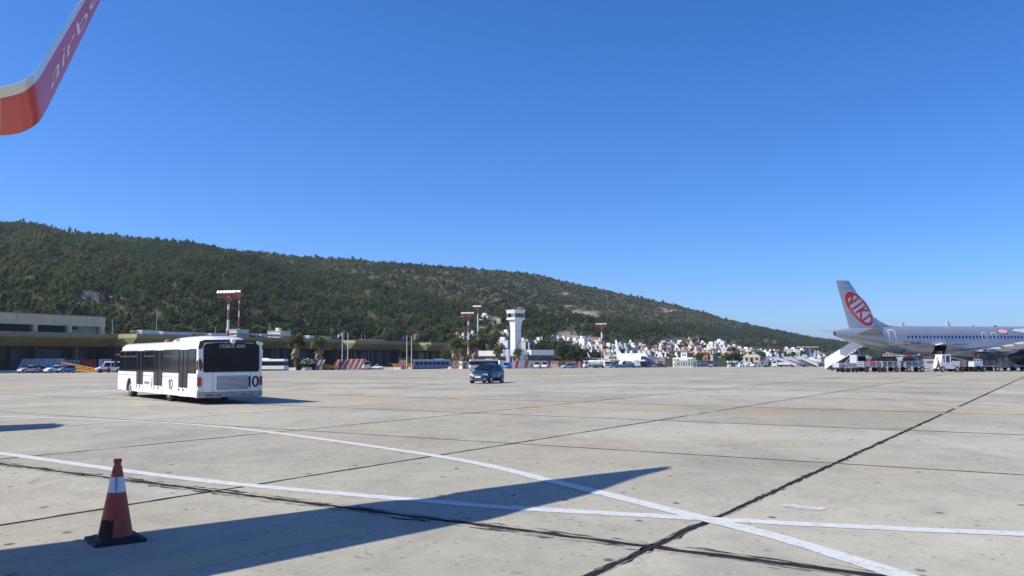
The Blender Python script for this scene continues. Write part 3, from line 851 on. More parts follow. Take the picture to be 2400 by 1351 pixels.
for x, ytop, Y, yb, lab in ((693, 783, 222, 868, 'palm in front of the terminal nearest the white bus with the number'),
                        (748, 788, 230, 868, 'palm leaning over the flowering bush left of the first flagpoles'),
                        (1066, 791, 285, 866, 'palm with a long beard of dead fronds right of the blue bus'),
                        (1112, 796, 300, 866, 'palm half hidden behind the thicker striped mast'),
                        (1087, 800, 306, 866, 'palm between the bearded palm and the thicker striped mast'),
                        (1167, 811, 305, 866, 'bushy palm in front of the low white tower building'),
                        (1214, 816, 300, 866, 'open spiky palm below the shaft of the control tower'),
                        (1263, 838, 310, 866, 'small short palm behind the two parked white vans')):
    p = at(x, Y); hh = (P(x, ytop, Y).z - p.z)
    if palm0 is None:
        palm0 = make_palm(); o = palm0; o.location = p; o.scale = (hh / 7.6,) * 3; o['label'] = lab
    else:
        o = dup(palm0, p, rnd.uniform(0, 6), lab, None, hh / 7.6)
    o['group'] = 'palms along the far edge of the apron'
# flowering bush
p = at(722, 226); root = thing('oleander_bush', 'round bush with white flowers left of the striped fence', 'bush', p)
leaf_crown(31, 2.0, 1.6, 1.7, 620, 0.3).build('foliage', LEAFA, root, fix=False)
g = random.Random(9); mb = MB()
for k in range(70):
    d = Vector((g.gauss(0, 1), g.gauss(0, 1), abs(g.gauss(0, 1)))).normalized()
    mb.box((d.x * 1.75, d.y * 1.75, 1.7 + d.z * 1.35), (0.26, 0.26, 0.2), rz=g.uniform(0, 3))
tag(mb.build('blossoms', M('white_blossom', (0.7, 0.72, 0.62), 0.8), root), kind='stuff')
for x, y, Y, s, lab in ((705, 866, 227, 0.5, 'low green shrub left of the flowering bush'), (940, 858, 266, 0.9, 'leafy shrub behind the striped fence by the right flagpoles'), (958, 860, 268, 0.75, 'shrub between the right flagpoles and the blue bus'), (912, 862, 258, 0.45, 'low hedge plant right of the white minibus')):
    p = at(x, Y); tree('olive', p, s, lab)
# ------------------------------------------------------------------ terminal
OLIVE = M('olive_cladding', (0.24, 0.20, 0.070), 0.55, var=0.12, scale=0.6)
OLIVE3 = M('olive_end', (0.44, 0.42, 0.19), 0.6, var=0.08, scale=0.6)
OLIVE2 = M('olive_trim', (0.30, 0.285, 0.13), 0.55, var=0.1, scale=0.6)
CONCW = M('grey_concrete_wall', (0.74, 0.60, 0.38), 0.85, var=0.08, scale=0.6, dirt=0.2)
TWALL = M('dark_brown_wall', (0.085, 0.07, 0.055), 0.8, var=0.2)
TGLASS = M('blue_glass', (0.022, 0.034, 0.060), 0.25, spec=0.22, var=0.3, scale=0.5)
ROOFG = M('roof_gravel', (0.24, 0.24, 0.23), 0.9, var=0.2, scale=1.0)
COLM = M('column_brown', (0.17, 0.145, 0.115), 0.8, var=0.1)
GALV = M('galvanised', (0.55, 0.56, 0.57), 0.4, 0.4, var=0.1)
CREAM = M('cream_render', (0.66, 0.63, 0.54), 0.8, var=0.06, dirt=0.15)
u = Vector((0.4, 0.917, 0)); n_ = Vector((0.917, -0.4, 0))
TR = math.atan2(u.y, u.x)
term = thing('terminal_building', 'long low airport terminal with olive sloped fascia and dark glazing', 'terminal', (-81.2, 185.0, 0), TR)
# local frame: x along the front (away), y = -outward
SECS = [(-76, -0.5, 5.0), (0, 75.8, 0.0), (None, None, None)]
def sec(s0, s1, off, ztop, zf):
    """one saw-tooth section: fascia from s0 to s1, its front plane at y = off (minus is outward)"""
    dz = ztop
    mb = MB()
    # profile across: (y, z) outward is -y ; upright lip then slope in and down, then soffit
    lip = 0.95; slope = 2.4; bot = ztop - 2.75
    prof = [(off, dz), (off, dz - lip), (off + slope, bot), (off + 9, bot), (off + 9, dz)]
    r0 = [(s0, y, z) for y, z in prof]; r1 = [(s1, y, z) for y, z in prof]
    # the end slopes in as well
    r0[2] = (s0 + 1.6, prof[2][0], prof[2][1]); r0[3] = (s0 + 1.6, prof[3][0], prof[3][1])
    r1[2] = (s1 - 1.0, prof[2][0], prof[2][1])
    mb.loft([r0, r1])
    mb.build('fascia', OLIVE, term)
    mb = MB(); mb.box((s0 - 0.03, off + 4.5, dz - lip / 2), (0.10, 8.9, lip - 0.02)); mb.build('end_panel', OLIVE3, term)
    mb = MB(); mb.add([(s0 - 0.06, off + 0.05, dz - lip), (s0 - 0.06, off + 9, dz - lip), (s0 + 0.5, off + 9, bot + 0.05), (s0 + 0.5, off + slope, bot + 0.05), (s0 + 0.3, off + 0.2, dz - lip), (s0 + 1.4, off + 9, dz - lip)], [(0, 1, 2, 3)]); mb.build('end_slope', OLIVE3, term, fix=False)
    mb = MB(); mb.box(((s0 + s1) / 2, off + 10.9, dz - 0.24), (s1 - s0, 22.0, 0.4)); mb.build('roof', ROOFG, term)
    mb = MB(); mb.box(((s0 + s1) / 2, off - 0.012, dz - 0.07), (s1 - s0, 0.06, 0.16)); mb.build('roof_edge', OLIVE2, term)
    for k in range(int((s1 - s0) / 6)):       # cladding seams
        x = s0 + 3 + 6 * k
        mb = MB(); mb.bar((x, off - 0.01, dz - 0.16), (x, off - 0.01, dz - lip), 0.03, 0.03)
        mb.bar((x, off - 0.005, dz - lip), (x, off + slope - 0.005, bot), 0.03, 0.03)
        mb.build('cladding_seam', TWALL, term)
    # wall, columns and glazing under the overhang
    yb = off + 6.2
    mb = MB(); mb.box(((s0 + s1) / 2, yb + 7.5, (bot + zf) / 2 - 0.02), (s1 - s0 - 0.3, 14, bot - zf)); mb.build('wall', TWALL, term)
    g = random.Random(int(s0 * 7))
    x = s0 + 1.5
    while x < s1 - 2:
        w = g.choice((3.2, 5.5, 7.5))
        w = min(w, s1 - 1.2 - x)
        npn = max(1, int(w / 1.6)); pw = w / npn
        mb = MB(); mb.box((x + w / 2, yb - 0.04, (bot - 0.5 + zf + 0.6) / 2), (w + 0.2, 0.10, bot - zf - 1.0))
        fr = mb.build('glazing_frame', DARKM, term)
        for q in range(npn):
            mb = MB(); mb.box((x + pw * (q + 0.5), yb - 0.10, (bot - 0.55 + zf + 0.7) / 2), (pw - 0.10, 0.05, bot - zf - 1.3)); mb.build('pane', TGLASS, fr)
        x += w + g.uniform(0.8, 2.6)
    k = 0
    x = s0 + 4
    while x < s1 - 1:
        mb = MB(); mb.box((x, off + 4.4, (bot + zf) / 2 - 0.04), (0.7, 0.7, bot - zf)); mb.build('column', COLM if k % 2 else TWALL, term); x += 9.5; k += 1
sec(-78, -0.6, 5.0, 7.4, -1.6)
sec(0, 75.6, 0.0, 7.45, -2.4)
sec(75.8, 112.5, -5.0, 7.2, -2.8)
sec(112.7, 131, -10.0, 6.95, -3.0)
# ducts and rails along the roof
for s0, s1, y, z, r, nm in ((2, 34, 4, 8.05, 0.2, 'duct'), (34, 52, 5, 8.3, 0.24, 'duct'), (44, 58, 3.5, 8.15, 0.34, 'duct'), (60, 75, 3.2, 7.95, 0.22, 'duct'), (84, 98, -1, 7.55, 0.12, 'duct')):
    mb = MB(); mb.cyl((s0, y, z), (s1, y, z), r, n=8)
    for k in range(int((s1 - s0) / 3)): mb.bar((s0 + 1.5 + 3 * k, y, 7.0), (s0 + 1.5 + 3 * k, y, z), 0.08)
    mb.build(nm, GALV, term, smooth=40)
for s0, w, y, h in ((6, 4.5, 3.4, 0.9), (14, 9, 3.2, 0.75), (66, 7, 2.4, 0.9), (28, 6, 3.4, 0.6)):
    mb = MB(); mb.box((s0, y, 7.45 + h / 2), (w, 1.6, h)); mb.build('roof_unit', GALV, term, bevel=0.05)
for s0, y, h in ((0.5, 8, 3.4), (11, 6, 6.5), (-0.8, 9, 2.6), (30, 6, 2.6), (37, 8, 4), (52, 7, 4.5), (58, 5, 3), (80, 2, 3.2), (88, 1, 2), (90, 1, 1.8)):
    mb = MB(); mb.cyl((s0, y, 7.2), (s0, y, 7.3 + h), 0.07, 0.04, n=6); mb.build('antenna', GALV, term)
def tank_house(px, w, d, h, lab, cap=False):
    """small rendered block on the roof"""
    t = (px - 1200) / 2000.0
    off = 7.0
    A = Vector((-81.2, 185, 0)) - n_ * off
    s = (A.x - t * A.y) / (t * u.y - u.x)
    q = A + u * s
    o = thing('tank_house', lab, 'rooftop block', (q.x, q.y, 7.43), TR)
    mb = MB(); mb.box((0, 0, h / 2), (w, d, h)); mb.build('wall', CREAM, o, bevel=0.03)
    mb = MB(); mb.box((0, 0, h + 0.06), (w + 0.3, d + 0.3, 0.12)); mb.build('roof', CREAM, o)
    mb = MB(); mb.box((-w / 2 - 0.03, 0.2, h * 0.45), (0.06, d * 0.5, h * 0.3)); mb.build('vent', GREYM, o)
    if cap: mb = MB(); mb.box((0.2, 0.4, h + 0.55), (1.2, 1.2, 0.9)); mb.build('cap', CREAM, o, bevel=0.03)
tank_house(557, 4.6, 3.4, 2.0, 'cream rooftop block beside the striped mast behind the white bus')
tank_house(654, 4.4, 4.4, 2.0, 'cream rooftop block with a small raised cap', True)
mb_o = thing('water_tank', 'brown round water tank on the terminal roof above the blue bus', 'tank', tuple(Vector((-81.2, 185, 7.0)) + u * 110 + n_ * 6.0))
mb = MB(); mb.cyl((0, 0, 0), (0, 0, 0.9), 0.5, 0.5, n=6); mb.build('stand', DARKM, mb_o)
mb = MB(); mb.cyl((0, 0, 0.9), (0, 0, 2.5), 1.0, 1.0, n=14); mb.cyl((0, 0, 2.5), (0, 0, 2.8), 1.0, 0.4, n=14); mb.build('drum', M('rust_drum', (0.27, 0.13, 0.09), 0.7, var=0.2), mb_o, smooth=40)

DARKW = M('dark_opening', (0.022, 0.024, 0.026), 0.8)
# upper grey building behind the terminal on the left
A = Vector((-96, 201.3, 0))
ub = thing('concrete_building', 'grey concrete upper building behind the left end of the terminal', 'building', tuple(A), TR)
mb = MB(); mb.box((-30, 0.25, 10.75), (60, 0.5, 2.5)); mb.build('parapet', CONCW, ub)
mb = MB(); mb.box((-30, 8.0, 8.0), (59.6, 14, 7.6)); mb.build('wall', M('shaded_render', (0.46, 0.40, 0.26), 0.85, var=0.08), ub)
mb = MB(); mb.box((-30, 8.2, 11.9), (60.3, 17.0, 0.16)); mb.build('roof', ROOFG, ub)
mb = MB(); mb.box((-0.2, 8.4, 8.0), (0.6, 15.8, 7.7)); mb.build('end_wall', CONCW, ub)
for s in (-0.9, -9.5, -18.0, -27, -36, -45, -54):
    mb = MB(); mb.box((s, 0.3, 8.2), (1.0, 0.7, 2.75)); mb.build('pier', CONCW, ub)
for s in (-5.2, -13.7, -22.5, -31.5, -40.5, -49.5):
    mb = MB(); mb.box((s, 0.02, 11.2), (0.06, 0.06, 1.5)); mb.build('wall_joint', DARKM, ub)
for s0, s1, zb, zt, mat in ((-17.4, -10.1, 7.4, 9.5, GLASS), (-26.4, -18.6, 7.0, 9.5, GLASS), (-35.4, -27.6, 7.0, 9.5, GLASS), (-44, -37, 7, 9.5, GLASS), (-8.3, -6.8, 8.7, 9.4, GLASS)):
    mb = MB(); mb.box(((s0 + s1) / 2, 0.95, (zb + zt) / 2), (s1 - s0, 0.1, zt - zb)); mb.build('window', DARKW, ub)

# ------------------------------------------------------------------ control tower and its low building
TW = M('tower_white', (0.80, 0.79, 0.755), 0.7, var=0.05, scale=0.4, dirt=0.12, dirt_rgb=(0.5, 0.47, 0.4))
Yt = 375.0; p = at(1209, Yt)
tower = thing('control_tower', 'white concrete control tower with flared top and glazed cab', 'control tower', tuple(p), R(38))
zt = lambda py: P(1209, py, Yt).z - p.z
def sq(h, z): return [(-h, -h, z), (h, -h, z), (h, h, z), (-h, h, z)]
mpp = Yt / FPX
hs_ = 12.2 * mpp / 2 / math.cos(R(45)) * 1.03
zc = zt(752)
mb = MB()
mb.loft([sq(1.72, -0.5), sq(1.66, zt(800)), sq(1.66, zt(778)), sq(1.72, zt(768)), sq(1.84, zt(760)), sq(2.0, zt(754)), sq(2.06, zc)])
mb.build('shaft', TW, tower, smooth=25)
mb = MB(); mb.loft([sq(2.25, zt(752)), sq(2.85, zt(750)), sq(2.95, zt(745.5)), sq(2.95, zt(745.3))]); mb.build('gallery', TW, tower)
mb = MB(); mb.loft([sq(2.25, zt(745.3)), sq(2.32, zt(744.6))]); mb.build('cab_sill', TW, tower)
mb = MB(); mb.loft([sq(2.26, zt(745)), sq(2.62, zt(735.2))]); mb.build('cab_core', M('cab_interior', (0.02, 0.03, 0.03), 0.6), tower)
CABG = M('cab_glass', (0.012, 0.03, 0.03), 0.05, spec=0.9)
CABT = M('cab_glass_teal', (0.09, 0.33, 0.28), 0.15, spec=0.9)
for side in range(4):
    a0 = side * PI / 2
    for k in (-1, 1):
        for kk in (0, 1) if side == 3 else (0,):
            lo, hi = 2.34, 2.68
            z0, z1 = zt(744.4), zt(735.4)
            e0, e1 = (0.05, 0.97) 
            w0 = [(k * lo * e0, -lo, z0), (k * lo * e1, -lo, z0), (k * hi * e1, -hi, z1), (k * hi * e0, -hi, z1)]
            if kk: continue
            mb = MB(); mb.poly(w0); mb.xf(Matrix.Rotation(a0, 4, 'Z')); mb.build('cab_window', CABT if (side == 3 and k == 1) else CABG, tower)
for sx, sy in ((1, 1), (1, -1), (-1, 1), (-1, -1)):
    mb = MB(); mb.bar((2.34 * sx, 2.34 * sy, zt(745)), (2.7 * sx, 2.7 * sy, zt(735)), 0.16); mb.build('cab_mullion', TW, tower)
mb = MB(); mb.loft([sq(2.72, zt(735.3)), sq(3.1, zt(727.5)), sq(3.12, zt(727))]); mb.build('cab_roof', TW, tower)
rT = zt(727)
for x, y, h, m, r in ((-2.2, -1.2, 3.6, GREYM, .05), (-1.6, 0.8, 2.3, GREYM, .04), (-0.8, -0.4, 2.5, GREYM, .04), (-0.2, -2.2, 3.7, GREYM, .05), (0.5, 0.2, 1.5, REDP, .16), (1.0, -1.0, 1.4, REDP, .14), (1.6, 0.6, 1.4, DARKM, .06), (2.0, -0.2, 2.2, DARKM, .05), (2.5, 1.5, 1.2, WHITE, .08), (2.6, -2.0, 1.1, WHITE, .08), (0, 2.0, 1.6, DARKM, .05)):
    mb = MB(); mb.cyl((x, y, rT), (x, y, rT + h), r, r * 0.7, n=6); mb.box((x, y, rT + h * 0.8), (r * 5, r * 3, 0.25)); mb.build('antenna', m, tower)
mb = MB(); mb.cyl((1.3, -1.6, rT), (1.3, -1.6, rT + 0.8), 0.05); mb.lathe([(0.02, 0.75), (0.4, 0.95), (0.42, 1.1), (0.02, 1.2)], (1.3, -1.6, rT), 10); mb.build('dish', WHITE, tower, smooth=40)
# slanting grey bar on the shaft, standing in for the cab's shadow
mb = MB(); mb.bar((1.72, -1.76, zt(793)), (-1.70, -1.80, zt(822)), 0.14); mb.build('cab_shadow_bar', GREYM, tower)
for z in (zt(775), zt(800)):
    mb = MB(); mb.box((0, -1.72, z), (3.2, 0.06, 0.06)); mb.build('pour_joint', GREYM, tower)

DKWIN = M('window_dark', (0.03, 0.035, 0.045), 0.2, var=0.3)
lb = thing('tower_annex', 'low white building with flat roof at the foot of the control tower', 'building', tuple(at(1180, 352)), R(0))
def px2x(px, Y, ref): return P(px, 840, Y).x - P(ref, 840, Y).x
def annex(x0, x1, ytop, ymid, ybot, Y, yaw, mat_w, mat_b):
    X0, X1 = px2x(x0, Y, 1180), px2x(x1, Y, 1180); g0 = gz(352)
    zt_, zm, zb = P(x0, ytop, Y).z - g0, P(x0, ymid, Y).z - g0, -0.3
    mb = MB(); mb.box(((X0 + X1) / 2, Y - 352 + 0.0, (zt_ + zm) / 2), (X1 - X0, 9, zt_ - zm), yaw); mb.build('parapet', mat_w, lb, bevel=0.04)
    mb = MB(); mb.box(((X0 + X1) / 2, Y - 352 + 0.5, (zm + zb) / 2), (X1 - X0 - 0.8, 8.4, zm - zb), yaw); mb.build('wall', mat_b, lb)
    M_ = Matrix.Translation(((X0 + X1) / 2, Y - 352, 0)) @ Matrix.Rotation(yaw, 4, 'Z')
    w = X1 - X0; n = max(2, int(w / 2.2))
    for k in range(n):
        mb = MB(); mb.box((-w / 2 + (k + 0.5) * w / n, -3.78, zm - 1.3), (w / n - 0.35, 0.1, 1.5)); mb.xf(M_); mb.build('window', DKWIN, lb)
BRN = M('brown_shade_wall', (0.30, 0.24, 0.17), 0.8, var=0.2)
annex(1129, 1176, 823, 835, 862, 352, R(-24), TW, BRN)
annex(1178, 1228, 820, 834, 862, 350, R(-24), TW, TW)
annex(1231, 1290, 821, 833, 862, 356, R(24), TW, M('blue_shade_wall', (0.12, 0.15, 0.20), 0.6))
mb = MB(); X = px2x(1192, 344, 1180); mb.box((X, -8.5, 3.6), (1.2, 1.6, 7.6), R(-20)); mb.build('stair_pier', M('lilac_wall', (0.5, 0.53, 0.62), 0.8), lb)

# ------------------------------------------------------------------ lamp masts
WPOLE = M('mast_white', (0.78, 0.77, 0.75), 0.5, var=0.05, dirt=0.1)
RPOLE = M('mast_red', (0.36, 0.085, 0.055), 0.55, var=0.12)
gM = 'striped floodlight masts round the apron'
def mast(px, ytop, Y, bands, rad, lab, top='frame', ybase=866):
    p = at(px, Y); h = P(px, ytop, Y).z - p.z
    o = thing('light_mast', lab, 'floodlight mast', tuple(p), R(-14), gM)
    zs = [0]
    for yb in bands: zs.append(P(px, yb, Y).z - p.z)
    zs.append(h - 0.6)
    col = 0
    for k in range(len(zs) - 1):
        a, b = zs[k], zs[k + 1]
        r0 = rad * (1 - 0.35 * a / h); r1 = rad * (1 - 0.35 * b / h)
        mb = MB(); mb.cyl((0, 0, a), (0, 0, b), r0, r1, n=12)
        mb.build('mast_band', [WPOLE, RPOLE][(len(zs) - k) % 2], o, smooth=40)
    w = top if isinstance(top, (int, float)) else 2.4
    mb = MB()
    mb.lathe([(rad * 0.7, h - 2.6), (rad * 1.2, h - 1.9), (w * 0.38, h - 1.0), (w * 0.4, h - 0.9)], n=8, cap=True)
    mb.build('head', RPOLE, o)
    mb = MB()
    for z in (h - 0.95, h - 0.15):
        for s in (-1, 1):
            mb.bar((-w, s * 0.9, z), (w, s * 0.9, z), 0.12)
        for k in range(7): mb.bar((-w + k * w / 3, -0.9, z), (-w + k * w / 3, 0.9, z), 0.09)
    for k in range(7):
        for s in (-1, 1): mb.bar((-w + k * w / 3, s * 0.9, h - 0.95), (-w + k * w / 3, s * 0.9, h - 0.15), 0.08)
    mb.build('platform', RPOLE, o)
    for k in range(6):
        mb = MB(); mb.box((-w + (k + 0.5) * w / 3, -1.1, h + 0.2), (0.6, 0.42, 0.6), rx=R(-25)); mb.build('floodlight', GALV, o, bevel=0.04)
    return o
mast(533, 688, 198, (856, 829, 800.5, 776, 750, 726), 0.35, 'thick red and white lamp mast rising behind the white bus')
mast(558, 686, 262, (838, 806, 770, 744, 729, 711), 0.25, 'thinner red and white lamp mast just right of the thick one behind the white bus', 0.9)
mast(1098, 736, 300, (849, 831, 815, 797, 780, 762), 0.43, 'thick red and white lamp mast left of the control tower')
mast(1120, 720, 345, (846, 828.5, 814, 807, 794.5, 777), 0.33, 'thinner red and white lamp mast with a tall spike beside the thick one', 1.7)
mast(1411, 761, 372, (842, 823, 807.5, 795, 780, 774), 0.46, 'red and white lamp mast standing left of the white airliner')
o = [x for x in bpy.data.objects if x.get('label', '').startswith('thinner red and white lamp mast with')][0]
h = P(1120, 720, 345).z - gz(345)
mb = MB(); mb.cyl((0, 0, h - 0.4), (0, 0, h + 3.6), 0.09, 0.03, n=6); mb.build('spike', DARKM, o)

# ------------------------------------------------------------------ flagpoles
def flagpole(px, ytop, Y, lab, flag=None):
    p = at(px, Y); h = P(px, ytop, Y).z - p.z
    o = thing('flagpole', lab, 'flagpole', tuple(p))
    mb = MB(); mb.cyl((0, 0, 0), (0, 0, h), 0.13, 0.08, n=8); mb.build('pole', WPOLE, o, smooth=40)
    mb = MB(); mb.box((0, 0, 0.1), (0.6, 0.6, 0.3)); mb.build('base', CONCW, o)
    if flag:
        w, hh, drop, mats = flag
        f = thing('flag', {'stripes': 'blue and white striped flag with a cross hanging half furled on its pole', 'blue': 'dark blue flag with a ring of yellow stars on its pole'}[mats], 'flag', tuple(p + Vector((0, 0, h - 0.1))))
        n = 8; mbs = {}
        def fp(a, b):    # a along the fly, b down the hoist
            return Vector((-a * w, 0.14 * math.sin(a * 7), -b * hh - a * a * drop + 0.0))
        FB = M('flag_blue', (0.02, 0.12, 0.42), 0.8); FW = M('flag_white', (0.75, 0.76, 0.8), 0.8); FD = M('flag_navy', (0.012, 0.02, 0.16), 0.8)
        mb = MB()
        rows = 9
        for r_ in range(rows):
            for k in range(n):
                q = [fp(k / n, r_ / rows), fp((k + 1) / n, r_ / rows), fp((k + 1) / n, (r_ + 1) / rows), fp(k / n, (r_ + 1) / rows)]
                m = 0
                if mats == 'stripes':
                    m = r_ % 2
                    if r_ < 5 and k < 3: m = 1 if (r_ == 2 or k == 1) else 0
                mb.add(q, [(0, 1, 2, 3)], m)
        cl = mb.build('cloth', [FB, FW] if mats == 'stripes' else [FD], f, fix=False)
        cl.modifiers.new('cloth_thickness', 'SOLIDIFY').thickness = 0.012
        if mats == 'blue':
            mb = MB()
            for k in range(12):
                a = k * PI / 6; q = fp(0.5 + 0.2 * math.cos(a), 0.5 + 0.3 * math.sin(a))
                mb.box((q.x, q.y - 0.02, q.z), (0.1, 0.02, 0.1), ry=PI / 4)
            mb.build('star_ring', YELP, f)
flagpole(802, 780, 234, 'white flagpole flying the striped blue and white flag', (1.35, 0.9, 0.55, 'stripes'))
flagpole(815, 780.5, 236, 'bare white flagpole right of the striped flag')
flagpole(953.5, 787, 254, 'white flagpole flying the dark blue flag', (1.3, 1.1, 0.1, 'blue'))
flagpole(964.5, 788, 258, 'bare white flagpole right of the dark blue flag')

# ------------------------------------------------------------------ blast screens
PRED = M('screen_red', (0.38, 0.025, 0.03), 0.6, var=0.18, scale=0.8, dirt=0.25, dirt_rgb=(0.3, 0.25, 0.22))
PGRY = M('screen_grey', (0.42, 0.42, 0.41), 0.6, var=0.12, scale=0.8, dirt=0.25, dirt_rgb=(0.3, 0.27, 0.24))
PLGT = M('screen_light', (0.40, 0.42, 0.43), 0.55, 0.2, var=0.12, scale=0.8)
PDRK = M('screen_purple', (0.15, 0.085, 0.095), 0.7, var=0.2, scale=0.8)
PPNK = M('screen_pink', (0.52, 0.25, 0.22), 0.6, var=0.15)
def screen(x0, x1, ytop, Y, n, mats, lean, lab, dY=0.0, open_=False, strutm=None, group='leaning blast screens along the apron edge'):
    """row of leaning boards on A frames"""
    a = at(x0, Y); b = at(x1, Y + dY); h = P(x0, ytop, Y).z - a.z
    d = b - a; d.z = 0; L = d.length
    o = thing('blast_screen', lab, 'blast screen', tuple(a), math.atan2(d.y, d.x), group)
    sm = strutm or PGRY
    w = L / n
    for k in range(n):
        x = k * w
        if not open_:
            g = 0.05
            lw = lean * h
            mb = MB()
            th = 0.08
            v = [(x + g, 0, 0.1), (x + w - g, 0, 0.1), (x + w - g + lw, 0.9, h), (x + g + lw, 0.9, h)]
            v2 = [(p[0], p[1] + th, p[2]) for p in v]
            mb.add(v + v2, [(0, 1, 2, 3), (7, 6, 5, 4), (0, 4, 5, 1), (1, 5, 6, 2), (2, 6, 7, 3), (3, 7, 4, 0)])
            mb.build('panel', mats[k % len(mats)], o)
            mb = MB(); mb.bar((x + w + lw * 0.52, -0.5 , 0.0), (x + lw * 0.52 + w * 0.35, 0.42, h * 0.52), 0.055); mb.build('strut', sm, o)
        else:
            lw = lean * h
            mb = MB(); mb.bar((x, 0, 0), (x + lw, 0.9, h), 0.16, 0.10); mb.build('strut', mats[k % len(mats)], o)
            mb = MB(); mb.bar((x + lw * 0.9 + w * 0.5, 0.0, 0), (x + lw * 0.5, 0.45, h * 0.55), 0.12, 0.09); mb.build('brace', sm, o)
    mb = MB(); mb.bar((0, 0.05, 0.06), (L, 0.05, 0.06), 0.14); mb.build('foot_rail', sm, o)
    if open_: mb = MB(); mb.bar((lean * h * 0.5, 0.45, h * 0.5), (L - w * 0.5 + lean * h * 0.5, 0.45, h * 0.5), 0.1); mb.build('rail', sm, o)
    return o
# grey screen on the far left, boards lean back to the right
screen(36, 137, 841.5, 166, 9, [PLGT], 0.38, 'light grey blast screen behind the four parked cars on the left', 2)
screen(189, 229, 842, 174, 4, [PRED], 0.0, 'plain red boarding left of the small white van', 2)
screen(148, 188, 844, 175, 4, [PLGT], 0.0, 'low grey boarding between the grey screen and the red boarding', 1)
screen(231, 262, 842, 173, 3, [M('board_lilac', (0.27, 0.28, 0.38), 0.7, var=0.15)], 0.0, 'lilac grey boarding right of the red boarding', 1)
screen(733, 752, 843.5, 227, 4, [PDRK, PGRY], 0.40, 'short dark striped screen between the flowering bush and the yellow machine')
screen(792, 846, 842, 229, 9, [PRED, PGRY], 0.42, 'main red and grey striped screen below the left pair of flagpoles')
screen(778, 790, 843, 238, 3, [PRED, PGRY], 0.4, 'short red and grey screen behind the yellow machine')
screen(931, 950, 844.5, 256, 5, [PPNK, PGRY], 0.36, 'open pink A frames left of the dark blue flag pole', 0, True, PPNK)
screen(1057, 1080, 846, 276, 5, [PPNK], 0.36, 'open pink A frames right of the blue bus', 0, True, PPNK)
screen(1084, 1097, 850, 262, 3, [PPNK, PRED], 0.36, 'small pink A frames at the foot of the thick striped mast', 0, True, PPNK)
screen(1190, 1243, 846, 268, 7, [PRED, PGRY, PRED, PGRY, PGRY, PRED, PGRY], 0.34, 'red and pale striped screen right of the small blue van', 2)
screen(1247, 1281, 846, 280, 5, [PLGT], 0.1, 'pale screen behind the two parked white vans', 2)
screen(1288, 1306, 847, 272, 6, [PPNK, PRED], 0.40, 'open pink and red A frames right of the two white vans', 0, True, WHITE)
screen(1341, 1372, 848, 285, 5, [PGRY, PRED, PGRY, PRED, PGRY], 0.38, 'red and pale striped screen right of the silver van', 2)
# ------------------------------------------------------------------ the town on the slope
def wallm(name, rgb): return M(name, rgb, 0.85, var=0.06, scale=0.5, dirt=0.2, dirt_rgb=tuple(q * 0.6 for q in rgb))
HW = {'white': wallm('render_white', (0.84, 0.835, 0.81)), 'cream': wallm('render_cream', (0.80, 0.765, 0.66)), 'yellow': wallm('render_yellow', (0.76, 0.69, 0.48)),
      'pink': wallm('render_pink', (0.68, 0.50, 0.43)), 'orange': wallm('render_orange', (0.55, 0.24, 0.13)), 'blue': wallm('render_blue', (0.36, 0.42, 0.52)), 'grey': wallm('render_grey', (0.34, 0.34, 0.36)), 'stone': wallm('render_stone', (0.42, 0.36, 0.28))}  # on houses labelled shaded, the shade is put into the wall colour
TILE = M('clay_tiles', (0.36, 0.12, 0.08), 0.8, var=0.2, scale=1.0, bump=0.5, bscale=3)
SHUT = {'blue': M('shutter_blue', (0.07, 0.12, 0.24), 0.6), 'brown': M('shutter_brown', (0.11, 0.06, 0.035), 0.6), 'dark': DKWIN, 'green': M('shutter_green', (0.05, 0.10, 0.06), 0.6)}
